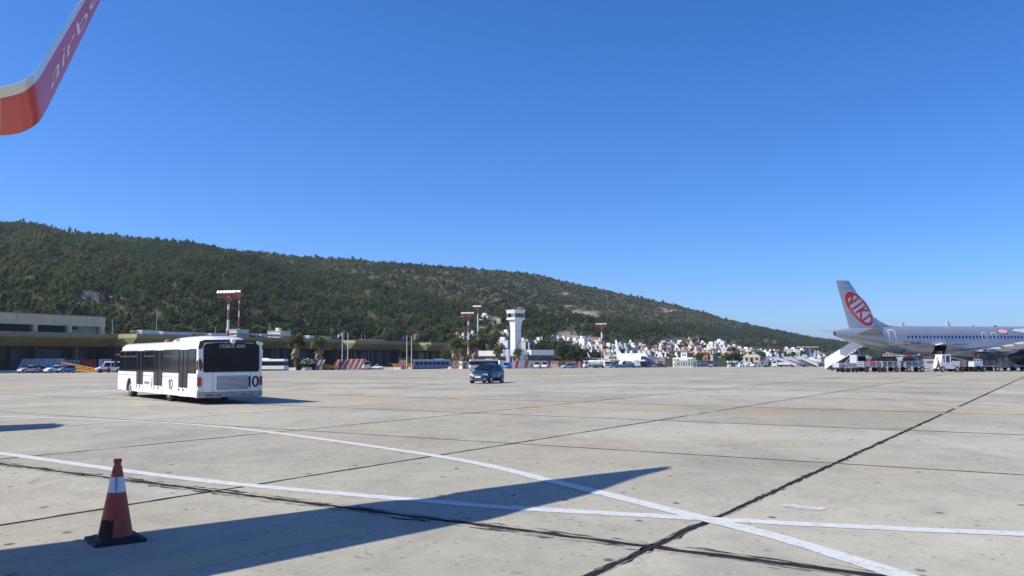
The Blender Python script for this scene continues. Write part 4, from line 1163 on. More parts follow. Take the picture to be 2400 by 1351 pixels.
def house(px, py, w, h, lab, wall='white', roof='flat', shut='dark', rz=-28, floors=None, depth=None, group=None, Y=None, extras=''):
    """px, py: foot in the view; w, h: its size in photo pixels at that distance"""
    p = find(px, py) if Y is None else at(px, Y)
    k = p.y / FPX; H = h * k; a = R(rz)
    W = w * k / (abs(math.cos(a)) + 0.55 * abs(math.sin(a))); D = depth * k if depth else max(5.0, W * 0.75)
    D = min(D, 16)
    W = max(W, 2.5)
    o = thing('house', lab, 'house', (p.x, p.y + D * 0.3, p.z - 0.25), a + R(0), group)
    mb = MB(); mb.box((0, 0, H / 2 - 0.7), (W, D, H + 1.4)); mb.build('wall', HW[wall], o)
    fl = floors or max(1, int(round(H / 3.2))); fh = H / fl
    if roof == 'flat':
        mb = MB(); mb.box((0, 0, H + 0.02), (W + 0.24, D + 0.24, 0.16)); mb.box((-W * 0.2, D * 0.2, H + 0.9), (min(3.2, W * .4), min(3.0, D * .4), 1.7)); mb.build('roof', HW[wall], o)
    elif roof == 'hip':
        e = 0.5; rh = min(2.2, 0.26 * min(W, D) + 0.4); x, y = W / 2 + e, D / 2 + e; ri = max(0.2, x - y)
        mb = MB(); mb.add([(-x, -y, H), (x, -y, H), (x, y, H), (-x, y, H), (-ri, 0, H + rh), (ri, 0, H + rh)], [(0, 1, 5, 4), (1, 2, 5), (2, 3, 4, 5), (3, 0, 4), (3, 2, 1, 0)]); mb.build('roof', TILE, o)
    elif roof == 'dome':
        mb = MB(); mb.lathe([(W * 0.42, H + 0.1), (W * 0.42, H + 0.9), (W * 0.50, H + 1.0), (W * 0.47, H + 2.2), (W * 0.34, H + 3.2), (W * 0.15, H + 3.8), (0.05, H + 4.0)], n=14, cap=True); mb.build('dome', TILE, o, smooth=40)
    win = MB(); g = random.Random(int(px * 13 + py))
    nw = max(1, int(W / 2.6)); nd = max(1, int(D / 3.2))
    for f_ in range(fl):
        zc_ = f_ * fh + fh * 0.55
        for q in range(nw):
            if g.random() < 0.12: continue
            x = -W / 2 + (q + 0.5) * W / nw; ww = g.choice((0.9, 1.1, 1.5)); hh = g.choice((1.2, 1.3, 1.9))
            win.box((x, -D / 2 - 0.03, zc_), (ww, 0.1, min(hh, fh * 0.7)))
        for q in range(nd):
            if g.random() < 0.2: continue
            y = -D / 2 + (q + 0.5) * D / nd
            for s in (-1, 1): win.box((s * (W / 2 + 0.03), y, zc_), (0.1, 1.0, min(1.3, fh * 0.6)))
    tag(win.build('windows', SHUT[shut], o), kind='stuff')
    if fl > 1 and W > 6 or 'b' in extras:
        for f_ in range(1, fl):
            mb = MB(); mb.box((W * 0.08, -D / 2 - 0.65, f_ * fh), (W * 0.62, 1.25, 0.16)); mb.box((W * 0.08, -D / 2 - 1.22, f_ * fh + 0.5), (W * 0.62, 0.07, 0.85)); mb.build('balcony', HW['white' if wall != 'cream' else 'cream'], o)
    if 't' in extras:      # water heater on the roof
        mb = MB(); mb.box((W * 0.25, 0, H + 0.6), (1.6, 1.2, 0.1), ry=R(35)); mb.cyl((W * 0.25 - 0.7, -0.6, H + 1.2), (W * 0.25 - 0.7, 0.6, H + 1.2), 0.25, n=8); mb.build('water_heater', GALV, o)
    return o
NAMED = [
    # px, foot y, w, h, label, wall, roof, shutters, rz, extras
    (1138, 752, 26, 12, 'white house alone on the bare terrace high above the thin striped mast', 'cream', 'flat', 'blue', -32, 'b'),
    (1072, 803, 20, 8, 'small chapel with a red dome left of the thick striped mast', 'cream', 'dome', 'brown', -20, ''),
    (1086, 801, 8, 14, 'narrow cream bell tower right of the red domed chapel', 'cream', 'flat', 'dark', -20, ''),
    (1108, 798, 12, 16, 'white house between the two striped masts', 'cream', 'flat', 'blue', -20, ''),
    (1136, 806, 10, 14, 'white house half hidden by trees right of the thin striped mast', 'white', 'flat', 'dark', -20, ''),
    (1188, 790, 22, 10, 'white house on the slope left of the control tower shaft', 'white', 'flat', 'dark', -30, 't'),
    (1182, 818, 32, 18, 'white house with blue shutters behind the palm left of the control tower', 'white', 'flat', 'blue', -25, 'b'),
    (1228, 820, 18, 20, 'peach house with dark red awning right of the control tower shaft', 'cream', 'flat', 'brown', -20, ''),
    (1241, 822, 14, 20, 'grey shaded house right of the peach house', 'grey', 'flat', 'dark', 30, ''),
    (1264, 806, 18, 8, 'pale yellow flat house above the dense tree behind the grey roof', 'cream', 'flat', 'dark', -30, ''),
    (1284, 806, 16, 8, 'small pale house right of the pale yellow flat one', 'white', 'flat', 'dark', -30, ''),
    (1314, 805, 18, 7, 'long low cream house above the spreading tree', 'cream', 'flat', 'dark', -25, ''),
    (1334, 808, 14, 11, 'white block house beside the long low cream house', 'white', 'flat', 'dark', -30, ''),
    (1350, 810, 20, 11, 'white house with a lower wing below the quarry', 'white', 'flat', 'dark', -30, 't'),
    (1372, 814, 26, 19, 'large white apartment house with shaded blue balconies', 'white', 'flat', 'blue', 38, 'b'),
    (1392, 806, 16, 4, 'low brown roofed shed right of the large apartment house', 'stone', 'flat', 'dark', 0, ''),
    (1404, 822, 22, 14, 'white arcaded house left of the lamp mast', 'cream', 'flat', 'dark', -20, 'b'),
    (1383, 818, 14, 9, 'small white house under the large apartment house', 'white', 'flat', 'dark', -20, ''),
    (1366, 824, 16, 8, 'white house with a round gable under the apartment house', 'white', 'flat', 'brown', -20, ''),
    (1430, 822, 22, 12, 'white house with many windows right of the lamp mast', 'white', 'flat', 'dark', -22, 't'),
    (1430, 838, 24, 12, 'pale yellow house behind the white airliner tail', 'yellow', 'flat', 'brown', -15, ''),
    (1428, 848, 30, 8, 'long cream house low behind the white wing', 'cream', 'flat', 'dark', -10, ''),
    (1460, 820, 16, 12, 'bluish shaded house just right of the white airliner fin', 'blue', 'flat', 'dark', 30, ''),
    (1474, 826, 20, 12, 'grey blue house above the white airliner fuselage', 'blue', 'flat', 'dark', 25, ''),
    (1490, 824, 22, 14, 'tall white house with dark window bands above the white airliner', 'white', 'flat', 'blue', 35, ''),
    (1480, 810, 10, 7, 'small white house topmost above the white airliner', 'white', 'flat', 'dark', -20, ''),
    (1504, 822, 16, 12, 'pale yellow house right of the tall house with dark window bands', 'yellow', 'flat', 'dark', -25, ''),
    (1514, 822, 12, 9, 'second pale yellow house beside the first above the airliner nose', 'yellow', 'flat', 'dark', -25, ''),
    (1518, 832, 20, 11, 'cream house with deep balconies above the airliner nose', 'cream', 'flat', 'brown', -25, 'b'),
    (1561, 812, 32, 8, 'long white hotel block high on the slope', 'white', 'flat', 'dark', -24, ''),
    (1579, 811, 8, 9, 'narrow end of the long hotel block with its shade painted blue', 'blue', 'flat', 'dark', 40, ''),  # shaded end of the block, its shade put into the blue wall
    (1600, 808, 32, 6, 'long low white hall right of the hotel block', 'white', 'flat', 'dark', -20, ''),
    (1607, 812, 14, 3, 'small pale shed below the long white hall', 'white', 'flat', 'dark', -20, ''),
    (1618, 800, 8, 5, 'cream cottage at the upper edge of the town', 'cream', 'flat', 'dark', -20, ''),
    (1634, 801, 16, 6, 'white villa uppermost at the edge of the wood', 'white', 'flat', 'dark', -25, 'b'),
    (1650, 808, 14, 5, 'white cottage below the uppermost villa', 'white', 'flat', 'dark', -25, ''),
    (1551, 822, 14, 11, 'white house left of the red gabled roofs', 'cream', 'flat', 'dark', -35, ''),
    (1562, 824, 16, 8, 'white house with a pink tiled roof', 'white', 'hip', 'dark', -25, ''),
    (1590, 824, 18, 8, 'cream house left of the two dark red roofs', 'cream', 'flat', 'dark', -30, ''),
    (1604, 822, 18, 6, 'house under a wide dark red tiled roof', 'cream', 'hip', 'dark', -30, ''),
    (1636, 823, 20, 8, 'house under a bright red hipped roof', 'cream', 'hip', 'dark', -25, ''),
    (1622, 824, 12, 7, 'cream house between the two red roofs', 'cream', 'flat', 'dark', -25, ''),
    (1672, 826, 26, 20, 'tall pale yellow building on the right of the red roofs', 'cream', 'flat', 'dark', -35, 'b'),
    (1664, 828, 14, 12, 'narrow white house left of the tall pale yellow building', 'white', 'flat', 'dark', -25, ''),
    (1691, 810, 26, 11, 'large white church on the hill edge with two small belfries', 'white', 'flat', 'dark', -35, ''),
    (1694, 821, 18, 8, 'white terrace house under the large white church', 'white', 'flat', 'dark', -25, 'b'),
    (1712, 818, 14, 5, 'low white house right of the church', 'white', 'flat', 'dark', -20, ''),
    (1725, 816, 18, 5, 'cream low house at the upper right of the town', 'cream', 'flat', 'dark', -20, ''),
    (1706, 838, 40, 11, 'long yellow warehouse across the lower town', 'yellow', 'flat', 'dark', -12, ''),
    (1648, 840, 34, 10, 'orange house with long terracotta wall', 'orange', 'flat', 'dark', -15, ''),
    (1656, 846, 12, 20, 'orange tower like house end with dark door', 'orange', 'flat', 'dark', -20, ''),
    (1672, 846, 20, 14, 'dark shaded house right of the orange tower like end', 'stone', 'flat', 'dark', 30, ''),
    (1722, 842, 16, 6, 'small house with an orange red wall', 'orange', 'flat', 'dark', -15, ''),
    (1756, 826, 30, 8, 'broad white house just over the roof of the tiled porch', 'white', 'flat', 'dark', -20, ''),
    (1738, 822, 18, 6, 'white cottage row right of the church', 'white', 'flat', 'dark', -20, ''),
    (1776, 850, 22, 20, 'dark grey half built house right of the porch house', 'grey', 'flat', 'dark', 30, ''),
    (1808, 846, 14, 16, 'white cube house right of the half built house', 'white', 'flat', 'dark', 30, ''),
    (1824, 844, 12, 14, 'blue grey shaded house beside the white cube house', 'blue', 'flat', 'dark', 35, ''),
    (1848, 826, 18, 9, 'white house behind the trees above the parked stairs', 'white', 'flat', 'dark', -20, ''),
    (1864, 832, 20, 14, 'white terraced house above the arches', 'white', 'flat', 'dark', -25, 'b'),
    (1884, 834, 20, 14, 'cream terraced house right of the white terraced one', 'cream', 'flat', 'dark', -25, 'b'),
    (1906, 834, 16, 12, 'cream house left of the propeller aircraft', 'cream', 'flat', 'dark', -25, ''),
    (1890, 844, 24, 8, 'pink house with a pale terrace', 'pink', 'flat', 'dark', -20, ''),
    (2085, 842, 26, 12, 'house with an orange roof seen under the silver airliner tail', 'cream', 'hip', 'dark', -20, ''),
    (2110, 840, 18, 11, 'white house seen under the silver airliner', 'white', 'flat', 'dark', -20, ''),
    (2128, 842, 14, 8, 'pink house seen under the silver airliner', 'pink', 'flat', 'dark', -20, ''),
    (1956, 842, 16, 9, 'white house behind the mobile stairs at the silver airliner', 'white', 'flat', 'dark', -20, ''),
]
for r_ in NAMED:
    house(r_[0], r_[1], r_[2], r_[3], r_[4], r_[5], r_[6], r_[7], r_[8], extras=r_[9])
gT = 'small crowded houses of the town'
g = random.Random(5)
spots = []
tries = 0
while len(spots) < 120 and tries < 4000:
    tries += 1
    x = g.uniform(1355, 1935)
    lo = fi(x, [1355, 1450, 1540, 1620, 1700, 1800, 1850, 1935], [818, 818, 816, 808, 818, 828, 832, 834]); hi = fi(x, [1355, 1500, 1700, 1935], [842, 842, 840, 842])
    y = g.uniform(lo, hi)
    if any(abs(x - a) < 7 and abs(y - b) < 4 for a, b in spots): continue
    spots.append((x, y))
for k in range(16): spots.append((g.uniform(1256, 1425), g.uniform(799, 816)))
for k in range(6): spots.append((g.uniform(1126, 1190), g.uniform(800, 820)))
for x, y in spots:
    wl = g.choice(('white', 'white', 'white', 'white', 'cream', 'cream', 'yellow', 'pink'))
    rf = 'hip' if g.random() < 0.18 else 'flat'
    wq, hq = g.uniform(8, 14), g.uniform(5, 9); ex = 't' if g.random() < 0.3 else ''
    o = house(x, y, wq, hq, 'x', wl, rf, g.choice(('dark', 'blue', 'brown')), g.choice((-32, -25, -18, 25)), group=gT, extras=ex)
    LATER.append((o, x, y, ('wide ' if wq > 11.8 else 'narrow ' if wq < 9.5 else '') + wl + ' house' + (' with red tiled roof' if rf == 'hip' else ' with rooftop heater' if ex else ''), 'town'))

# buildings of the airport edge, built where they stand
def fl(px, Y): return at(px, Y)
def simple(name, lab, cat, px, Y, rz=0): return thing(name, lab, cat, tuple(at(px, Y)), R(rz))
def W_(px, Y): return px * Y / FPX
# fire station: white band over red doors
o = simple('fire_station', 'white and red shed behind the airliner nose', 'building', 1532, 352, -16)
L = 14.0
mb = MB(); mb.box((0, 4, 2.6), (L, 8, 5.2)); mb.build('wall', HW['white'], o)
mb = MB(); mb.box((0, -0.08, 4.3), (L + 0.3, 0.2, 1.7)); mb.build('fascia', WHITE, o)
mb = MB(); mb.box((0, 3.6, 5.6), (L + 1, 9.4, 0.5)); mb.build('roof', HW['orange'], o)
for x, w, m in ((-5.4, 2.8, REDP), (-2.2, 3.0, DKWIN), (1.2, 2.6, WHITE), (4.8, 4.0, REDP)):
    mb = MB(); mb.box((x, -0.07, 1.7), (w, 0.12, 3.3)); mb.build('door', m, o)
o.scale = (.56, .7, .72)
# white cubic building with a stair tower
o = simple('white_building', 'white cubic building with a blue edged stair tower behind the canopy', 'building', 1600, 345, -24)
mb = MB(); mb.box((0, 4, 2.9), (11, 8, 5.9)); mb.build('wall', HW['white'], o)
mb = MB(); mb.box((0.6, 2.2, 5.6), (3.4, 3.6, 6.4)); mb.build('stair_tower', HW['white'], o)
mb = MB(); mb.box((2.35, 2.2, 5.6), (0.12, 3.6, 6.3)); mb.build('tower_edge', BLUEP, o)
for x in (-4.4, -2.6, 3.4, 4.8):
    for z in (1.6, 4.2):
        mb = MB(); mb.box((x, -0.04, z), (0.9, 0.1, 1.3)); mb.build('window', DKWIN, o)
for x in (0, 1.2): mb = MB(); mb.box((x, 0.36, 7.4), (0.6, 0.1, 1.1)); mb.build('window', DKWIN, o)
o.scale = (.74, .8, .66)
# yellow-edged canopy
o = simple('canopy_shelter', 'long shelter with lime yellow roof edge on white posts', 'shelter', 1608, 318, -3)
mb = MB(); mb.box((0, 1.5, 2.35), (8.2, 3.4, 0.35)); mb.build('roof', M('lime_paint', (0.62, 0.62, 0.10), 0.5), o)
for k in range(9): mb = MB(); mb.box((-3.8 + k * 0.95, 0.1, 1.1), (0.14, 0.14, 2.2)); mb.build('post', WHITE, o)
for k in range(8):
    mb = MB(); mb.box((-3.3 + k * 0.95, 2.6, 1.15), (0.75, 0.06, 1.8)); mb.build('panel', HW['blue'] if k % 2 else WHITE, o)
mb = MB(); mb.box((-3.95, 0.0, 0.5), (0.7, 0.5, 1.0)); mb.build('barrier', MATS['lime_paint'], o)
# tiled porch house
o = simple('porch_house', 'house with a clay tiled porch on pale pillars', 'house', 1762, 352, -14)
mb = MB(); mb.box((0, 5, 3.2), (10.5, 6, 6.4)); mb.build('wall', HW['cream'], o)
mb = MB(); mb.add([(-6, 0.2, 6.1), (6, 0.2, 6.1), (6, 9, 6.2), (-6, 9, 6.2), (-4, 4.5, 7.8), (4, 4.5, 7.8)], [(0, 1, 5, 4), (1, 2, 5), (2, 3, 4, 5), (3, 0, 4), (3, 2, 1, 0)]); mb.build('roof', M('pale_tiles', (0.50, 0.40, 0.27), 0.8, var=0.2), o)
for x in (-4.8, -1.8, 1.6, 4.8): mb = MB(); mb.box((x, 0.6, 3.0), (0.6, 0.6, 6.1)); mb.build('pillar', HW['cream'], o)
mb = MB(); mb.box((0, 0.4, 2.4), (10.5, 0.2, 1.0)); mb.build('balcony', HW['white'], o)
for x in (-3.2, 0, 3.2): mb = MB(); mb.box((x, 1.96, 4.4), (1.4, 0.1, 2.2)); mb.build('window', SHUT['brown'], o)
o.scale = (.62, .7, .64)
# low hut with a red roof edge
o = simple('site_hut', 'low white hut with a terracotta roof edge behind the loose stairs', 'hut', 1801, 326, 6)
mb = MB(); mb.box((0, 2, 1.15), (6.8, 4, 2.3)); mb.build('wall', HW['white'], o)
mb = MB(); mb.box((0, 1.9, 2.45), (7.6, 4.8, 0.3)); mb.build('roof', HW['orange'], o)
for x in (-2.4, 0.4): mb = MB(); mb.box((x, -0.04, 1.2), (0.9, 0.1, 1.6)); mb.build('door', DKWIN, o)
# arched pink terrace
o = simple('arcade', 'pink arcade with two wide arches behind the parked stairs', 'arcade', 1872, 365, -8)
for c in (-3.1, 3.1):
    mb = MB()
    pts = []
    for k in range(13):
        t = PI * k / 12; pts.append((c + 2.6 * math.cos(t), 2.6 + 1.7 * math.sin(t)))
    for k in range(12):
        a, b = pts[k], pts[k + 1]
        mb.prism([(a[0], a[1]), (b[0], b[1]), (b[0], 5.2), (a[0], 5.2)], 0, 1.0, 'y')
    mb.build('arch', HW['pink'], o)
for x in (-6.1, 0, 6.1): mb = MB(); mb.box((x, 0.5, 2.4), (0.9, 1.05, 5.3)); mb.build('pier', HW['pink'], o)
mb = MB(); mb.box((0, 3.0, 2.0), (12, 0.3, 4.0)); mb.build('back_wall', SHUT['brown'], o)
o.scale = (.6, .7, .62)
# white wall with writing seen under the silver airliner
for x0, x1, yt, lab, red in ((2094, 2117, 837, 'blank white site hoarding between the two baggage carts', False), (2164, 2190, 842, 'white hoarding with a red written line behind the worker', True)):
    Yh = 190; a = at(x0, Yh); w = W_(x1 - x0, Yh); h = P(x0, yt, Yh).z - a.z
    o = thing('hoarding', lab, 'hoarding', tuple(a), 0)
    mb = MB(); mb.box((w / 2, 0, h / 2 + 0.15), (w, 0.1, h - 0.3)); mb.build('board', WHITE, o)
    for q in (0.15, w - 0.15): mb = MB(); mb.box((q, 0.16, h / 2), (0.1, 0.1, h)); mb.build('post', GREYM, o)
    if red: mb = MB(); mb.box((w * 0.62, -0.06, h * 0.62), (w * 0.5, 0.012, 0.28)); mb.build('red_strip', REDP, o)
# little sheds up the left slope
for x, y, w, h, lab in ((146, 733, 12, 8, 'small grey hut with a white roof on the left slope'), (176, 732, 14, 9, 'small white hut right of the grey one on the left slope')):
    p = find(x, y); k = p.y / FPX
    o = thing('hut', lab, 'hut', tuple(p + Vector((0, 0, 1.5))), R(-20))
    mb = MB(); mb.box((0, 0, h * k / 2 - 1.5), (w * k, 3, h * k + 3)); mb.build('wall', HW['grey'] if x < 160 else HW['white'], o)
    mb = MB(); mb.box((0, -0.2, h * k + 0.06), (w * k + 0.7, 3.8, 0.2)); mb.build('roof', WHITE, o)
# ------------------------------------------------------------------ wheels
def wheel(root, x, y, r, w, rim=None, hub=0.62, spokes=0, name='wheel'):
    s = 1 if x > 0 else -1
    mb = MB()
    prof = [(r * .82, -w / 2), (r * .97, -w / 2 + .02), (r, -w * .25), (r, w * .25), (r * .97, w / 2 - .02), (r * .82, w / 2)]
    mb.lathe(prof, n=20, cap=True); mb.xf(Matrix.Translation((x, y, r)) @ Matrix.Rotation(PI / 2, 4, 'Y'))
    t = mb.build(name, BLACK, root, smooth=45)
    mb = MB()
    e = s * (w / 2 + .004)
    if spokes:
        mb.cyl((x + e - s * .05, y, r), (x + e - s * .045, y, r), r * hub, n=18)
        mb.cyl((x + e - s * .03, y, r), (x + e + s * .012, y, r), r * .16, n=10)
        for k in range(spokes):
            a = 2 * PI * k / spokes
            mb.bar((x + e, y, r), (x + e, y + math.cos(a) * r * hub, r + math.sin(a) * r * hub), .035, .07)
        for k in range(18):
            a, b = 2 * PI * k / 18, 2 * PI * (k + 1) / 18
            mb.bar((x + e, y + math.cos(a) * r * hub, r + math.sin(a) * r * hub), (x + e, y + math.cos(b) * r * hub, r + math.sin(b) * r * hub), .03, .035)
        m = [rim or STEEL]
    else:
        mb.cyl((x + e - s * .03, y, r), (x + e, y, r), r * hub, r * hub * .92, n=14); mb.cyl((x + e, y, r), (x + e + s * .03, y, r), r * .22, n=8)
        m = [rim or STEEL]
    mb.build('rim', m, t, smooth=35)
    return t

# ------------------------------------------------------------------ cars, vans, pick-ups
def lerp(a, b, t): return a + (b - a) * t
def car(lab, cat, loc, rz, paint, L, W, H, style, name='car', detail=1, group=None, wr=0.31, extras=''):
    """local +y is forward"""
    o = thing(name, lab, cat, tuple(loc), rz, group)
    S = style
    hl = L / 2; hw = W / 2
    # lower shell: stations (fraction from the rear, floor z, upper z, half width factor)
    belt = S['belt'] * H
    rings = []
    for t, zb, zt, wf in S['low']:
        y = -hl + t * L; w = hw * wf; zt *= H; zb *= H
        zm = (zb + zt) * 0.5
        rings.append([(-w * .80, y, zb), (-w * .97, y, zb + (zt - zb) * .22), (-w, y, zm), (-w * .975, y, zb + (zt - zb) * .8), (-w * .88, y, zt - .01), (-w * .5, y, zt + .025), (0, y, zt + .035),
                      (w * .5, y, zt + .025), (w * .88, y, zt - .01), (w * .975, y, zb + (zt - zb) * .8), (w, y, zm), (w * .97, y, zb + (zt - zb) * .22), (w * .80, y, zb)])
    mb = MB(); mb.loft(rings)
    g0, g1, g2, g3 = [-hl + q * L for q in S['glass']]     # rear base, rear top, front top, front base
    wb, wt = hw * S['wb'], hw * S['wt']
    zr = H - .04
    def gring(y, z, w, wlow): 
        return [(-wlow, y, belt - .05), (-lerp(wlow, w, .55), y, lerp(belt, z, .55)), (-w, y, z - .05), (-w * .8, y, z + .012), (0, y, z + .04), (w * .8, y, z + .012), (w, y, z - .05), (lerp(wlow, w, .55), y, lerp(belt, z, .55)), (wlow, y, belt - .05)]
    gr = [gring(g0, belt + .04, wb * .93, wb * .93), gring(lerp(g0, g1, .5), lerp(belt, zr, .58), lerp(wb * .93, wt, .6), wb * .96), gring(g1, zr - S.get('arc', .03) * 1.6, wt * .95, wb * .98), gring(lerp(g1, g2, .45), zr, wt, wb), gring(g2, zr - S.get('arc', .03), wt * .97, wb), gring(lerp(g2, g3, .5), lerp(belt, zr, .52), lerp(wb * .93, wt, .6), wb * .97), gring(g3, belt + .03, wb * .9, wb * .93)]
    mb.loft(gr)
    mb.build('body', paint, o, smooth=50)
    # panes lie just proud of the pillars
    def pane(nm, pts, mat=GLASS):
        mb = MB(); mb.poly(pts); ob = mb.build(nm, mat, o, fix=False)
        md = ob.modifiers.new('pane_thickness', 'SOLIDIFY'); md.thickness = .008; md.offset = 0
    e = .03
    def quadface(ya, za, wa, yb, zb_, wb_, off):
        return [(-wa, ya + off[0], za + off[1]), (wa, ya + off[0], za + off[1]), (wb_, yb + off[0], zb_ + off[1]), (-wb_, yb + off[0], zb_ + off[1])]
    zf = lambda a, b, t: lerp(a, b, t)
    # windscreen
    y0, y1 = g3, g2
    yy = lambda t: lerp(y0, y1, t)
    pane('windscreen', quadface(yy(.08), lerp(belt + .07, zr, .08), wb * .84, yy(.93), lerp(belt + .07, zr, .93), wt * .84, (.035, .035)))
    if S.get('rear', True):
        y0b, y1b = g0, g1
        pane('rear_window', quadface(lerp(y0b, y1b, .12), lerp(belt + .08, zr, .14), wb * .80, lerp(y0b, y1b, .9), lerp(belt + .05, zr, .9), wt * .84, (-.035, .03)))
    for s in (-1, 1):
        for a, b in S['side']:
            ya, yb = -hl + a * L, -hl + b * L
            def top_y(y, edge):     # lean of front and rear pillars
                return y
            ta, tb = ya, yb
            if S.get('lean'):
                if b >= S['side'][-1][1] - 1e-6: tb = yb - S['lean'][1] * L
                if a <= S['side'][0][0] + 1e-6: ta = ya + S['lean'][0] * L
            zl, zh = belt + .05, zr - .12
            wl = lerp(wb, wt, .12) + .022; wh = lerp(wb, wt, .88) + .026
            pane('side_window', [(s * wl, ya, zl), (s * wl, yb, zl), (s * wh, tb, zh), (s * wh, ta, zh)])
    for t in S['axles']:
        y = -hl + t * L
        for s in (-1, 1):
            mb = MB(); mb.cyl((s * (hw - .02), y, wr), (s * (hw + .003), y, wr), wr * 1.17, n=18); mb.build('wheel_arch', BLACK, o)
            wheel(o, s * (hw - .085), y, wr, .2, spokes=6 if detail > 1 else 0)
    mb = MB(); mb.box((0, 0, S['low'][2][1] * H + .03), (W * .8, L * .8, .12)); mb.build('underbody', BLACK, o)
    if 'x' not in extras:
        zl = S.get('lamp', .5) * H
        for s in (-1, 1):
            mb = MB(); mb.box((s * hw * .70, hl - .10 - S.get('lampback', .0), zl), (.34, .16, .15), rz=-s * .35); mb.build('headlight', LAMPW, o, bevel=.02)
            mb = MB(); mb.box((s * hw * .80, -hl + .06, zl + .12), (.16, .1, .24)); mb.build('tail_light', LAMPR, o, bevel=.015)
        for y, nm in ((hl, 'front'), (-hl, 'rear')):
            mb = MB(); mb.box((0, y + (.012 if y > 0 else -.012), .33 * H), (.5, .02, .12)); mb.build('number_plate', WHITE, o)
        for s in (-1, 1):
            mb = MB(); mb.box((s * (hw + .06), g3 - .12, belt + .10), (.17, .09, .13)); mb.build('wing_mirror', paint, o, bevel=.02)
    return o
HATCH = dict(arc=.075, belt=.60, low=[(0, .26, .55, .80), (.02, .20, .60, .93), (.12, .15, .62, 1), (.5, .14, .62, 1), (.75, .14, .61, 1), (.86, .15, .56, .98), (.95, .17, .47, .90), (.985, .2, .42, .78), (1, .25, .36, .68)],
             glass=(.015, .17, .54, .81), wb=.95, wt=.68, side=[(.10, .38), (.40, .70)], lean=(.05, .13), axles=(.17, .81), lamp=.44, lampback=.10)
SEDAN = dict(belt=.62, low=[(0, .26, .5, .8), (.02, .2, .60, .92), (.12, .15, .63, 1), (.5, .14, .62, 1), (.72, .14, .60, 1), (.86, .15, .54, .97), (.95, .18, .48, .9), (1, .24, .38, .75)],
             glass=(.10, .24, .55, .74), wb=.95, wt=.76, side=[(.22, .42), (.44, .66)], lean=(.05, .09), axles=(.18, .81), lamp=.46, lampback=.06)
VAN = dict(belt=.50, low=[(0, .16, .5, .94), (.02, .14, .52, .98), (.2, .12, .52, 1), (.6, .12, .52, 1), (.82, .13, .50, 1), (.93, .15, .44, .95), (1, .2, .36, .82)],
           glass=(.0, .015, .68, .86), wb=.98, wt=.88, side=[(.06, .24), (.27, .45), (.48, .72)], lean=(.0, .07), axles=(.17, .82), lamp=.36, lampback=.05)
PANELVAN = dict(VAN); PANELVAN['side'] = [(.52, .73)]
JEEP = dict(belt=.58, low=[(0, .2, .55, .95), (.02, .18, .6, .98), (.3, .16, .6, 1), (.6, .16, .6, 1), (.7, .16, .58, .98), (.97, .2, .54, .92), (1, .24, .46, .88)],
            glass=(.44, .46, .62, .68), wb=.94, wt=.86, side=[(.47, .63)], lean=(.0, .03), axles=(.2, .8), lamp=.48)

# the blue hatchback
CARB = M('car_blue', (0.012, 0.050, 0.095), 0.3, 0.2, coat=.6, var=0.05)
p = G(1122, 899.5)
yaw = math.atan2(0.40, -0.917)           # forward = (-sin yaw, cos yaw)
fw = Vector((-0.36, -0.933, 0)); yaw = math.atan2(-fw.x, fw.y)
c = Vector((p.x + 0.62, p.y + 1.35, 0))
bc = car('dark blue rounded hatchback driving alone across the open apron', 'car', c, yaw, CARB, 3.78, 1.67, 1.58, HATCH, detail=2, wr=.305)
mb = MB()
for a, b in (((-.36, .60), (.36, .60)), ((-.40, .72), (.40, .72)), ((-.40, .72), (-.36, .60)), ((.40, .72), (.36, .60))):
    mb.bar((a[0], 1.83 - (a[1] - .6) * .5, a[1]), (b[0], 1.83 - (b[1] - .6) * .5, b[1]), .03)
mb.build('grille_surround', STEEL, bc)
mb = MB(); mb.add([(-.35, 1.832, .61), (.35, 1.832, .61), (.39, 1.78, .71), (-.39, 1.78, .71)], [(0, 1, 2, 3)]); mb.build('grille', BLACK, bc, fix=False)
mb = MB(); mb.box((0, 1.86, .28), (1.15, .1, .16)); mb.build('lower_grille', DARKM, bc, bevel=.03)
for s in (-1, 1):
    mb = MB(); mb.cyl((s * .58, 1.80, .33), (s * .58, 1.86, .33), .07, n=10); mb.build('fog_light', LAMPW, bc)
for s in (-1, 1):
    mb = MB(); mb.bar((s * .842, -.02, .30), (s * .842, -.02, .88), .008, .014); mb.bar((s * .842, -1.15, .45), (s * .835, -1.0, .88), .008, .014); mb.bar((s * .842, .95, .32), (s * .83, .95, .88), .008, .014); mb.build('door_gap', BLACK, bc)
    mb = MB(); mb.box((s * .85, -.2, .80), (.03, .2, .035)); mb.build('door_handle', CARB, bc)
    mb = MB(); mb.bar((s * .83, -1.2, .2), (s * .83, 1.1, .2), .05, .12); mb.build('sill', DARKM, bc)

# cars parked on the left
SILV = M('car_silver', (0.55, 0.56, 0.58), 0.3, 0.3, coat=.6); CWH = M('car_white', (0.78, 0.78, 0.78), 0.3, coat=.6); CBL = M('car_light_blue', (0.10, 0.26, 0.45), 0.3, coat=.6); CGY = M('car_grey', (0.22, 0.22, 0.25), 0.3, 0.3, coat=.6)
gP = 'cars parked before the grey screen'
for x, Y, m, st, rz, lab, L, H in ((67, 154, SILV, HATCH, 150, 'silver hatchback, first of the four cars parked by the grey screen', 3.5, 1.4), (98, 157, CGY, HATCH, 152, 'grey hatchback between the silver and the white parked cars', 3.4, 1.38),
                             (128, 154, CWH, HATCH, 150, 'white hatchback parked next to the light blue car', 3.4, 1.38), (155, 155, CBL, HATCH, 154, 'light blue car at the right end of the parked row', 3.3, 1.45)):
    car(lab, 'car', at(x, Y), R(rz), m, L, 1.55, H, st, group=gP)
car('small white van parked left of the white bus', 'van', at(257, 157), R(120), WHITE, 4.6, 1.85, 2.0, VAN, name='van', wr=.33)
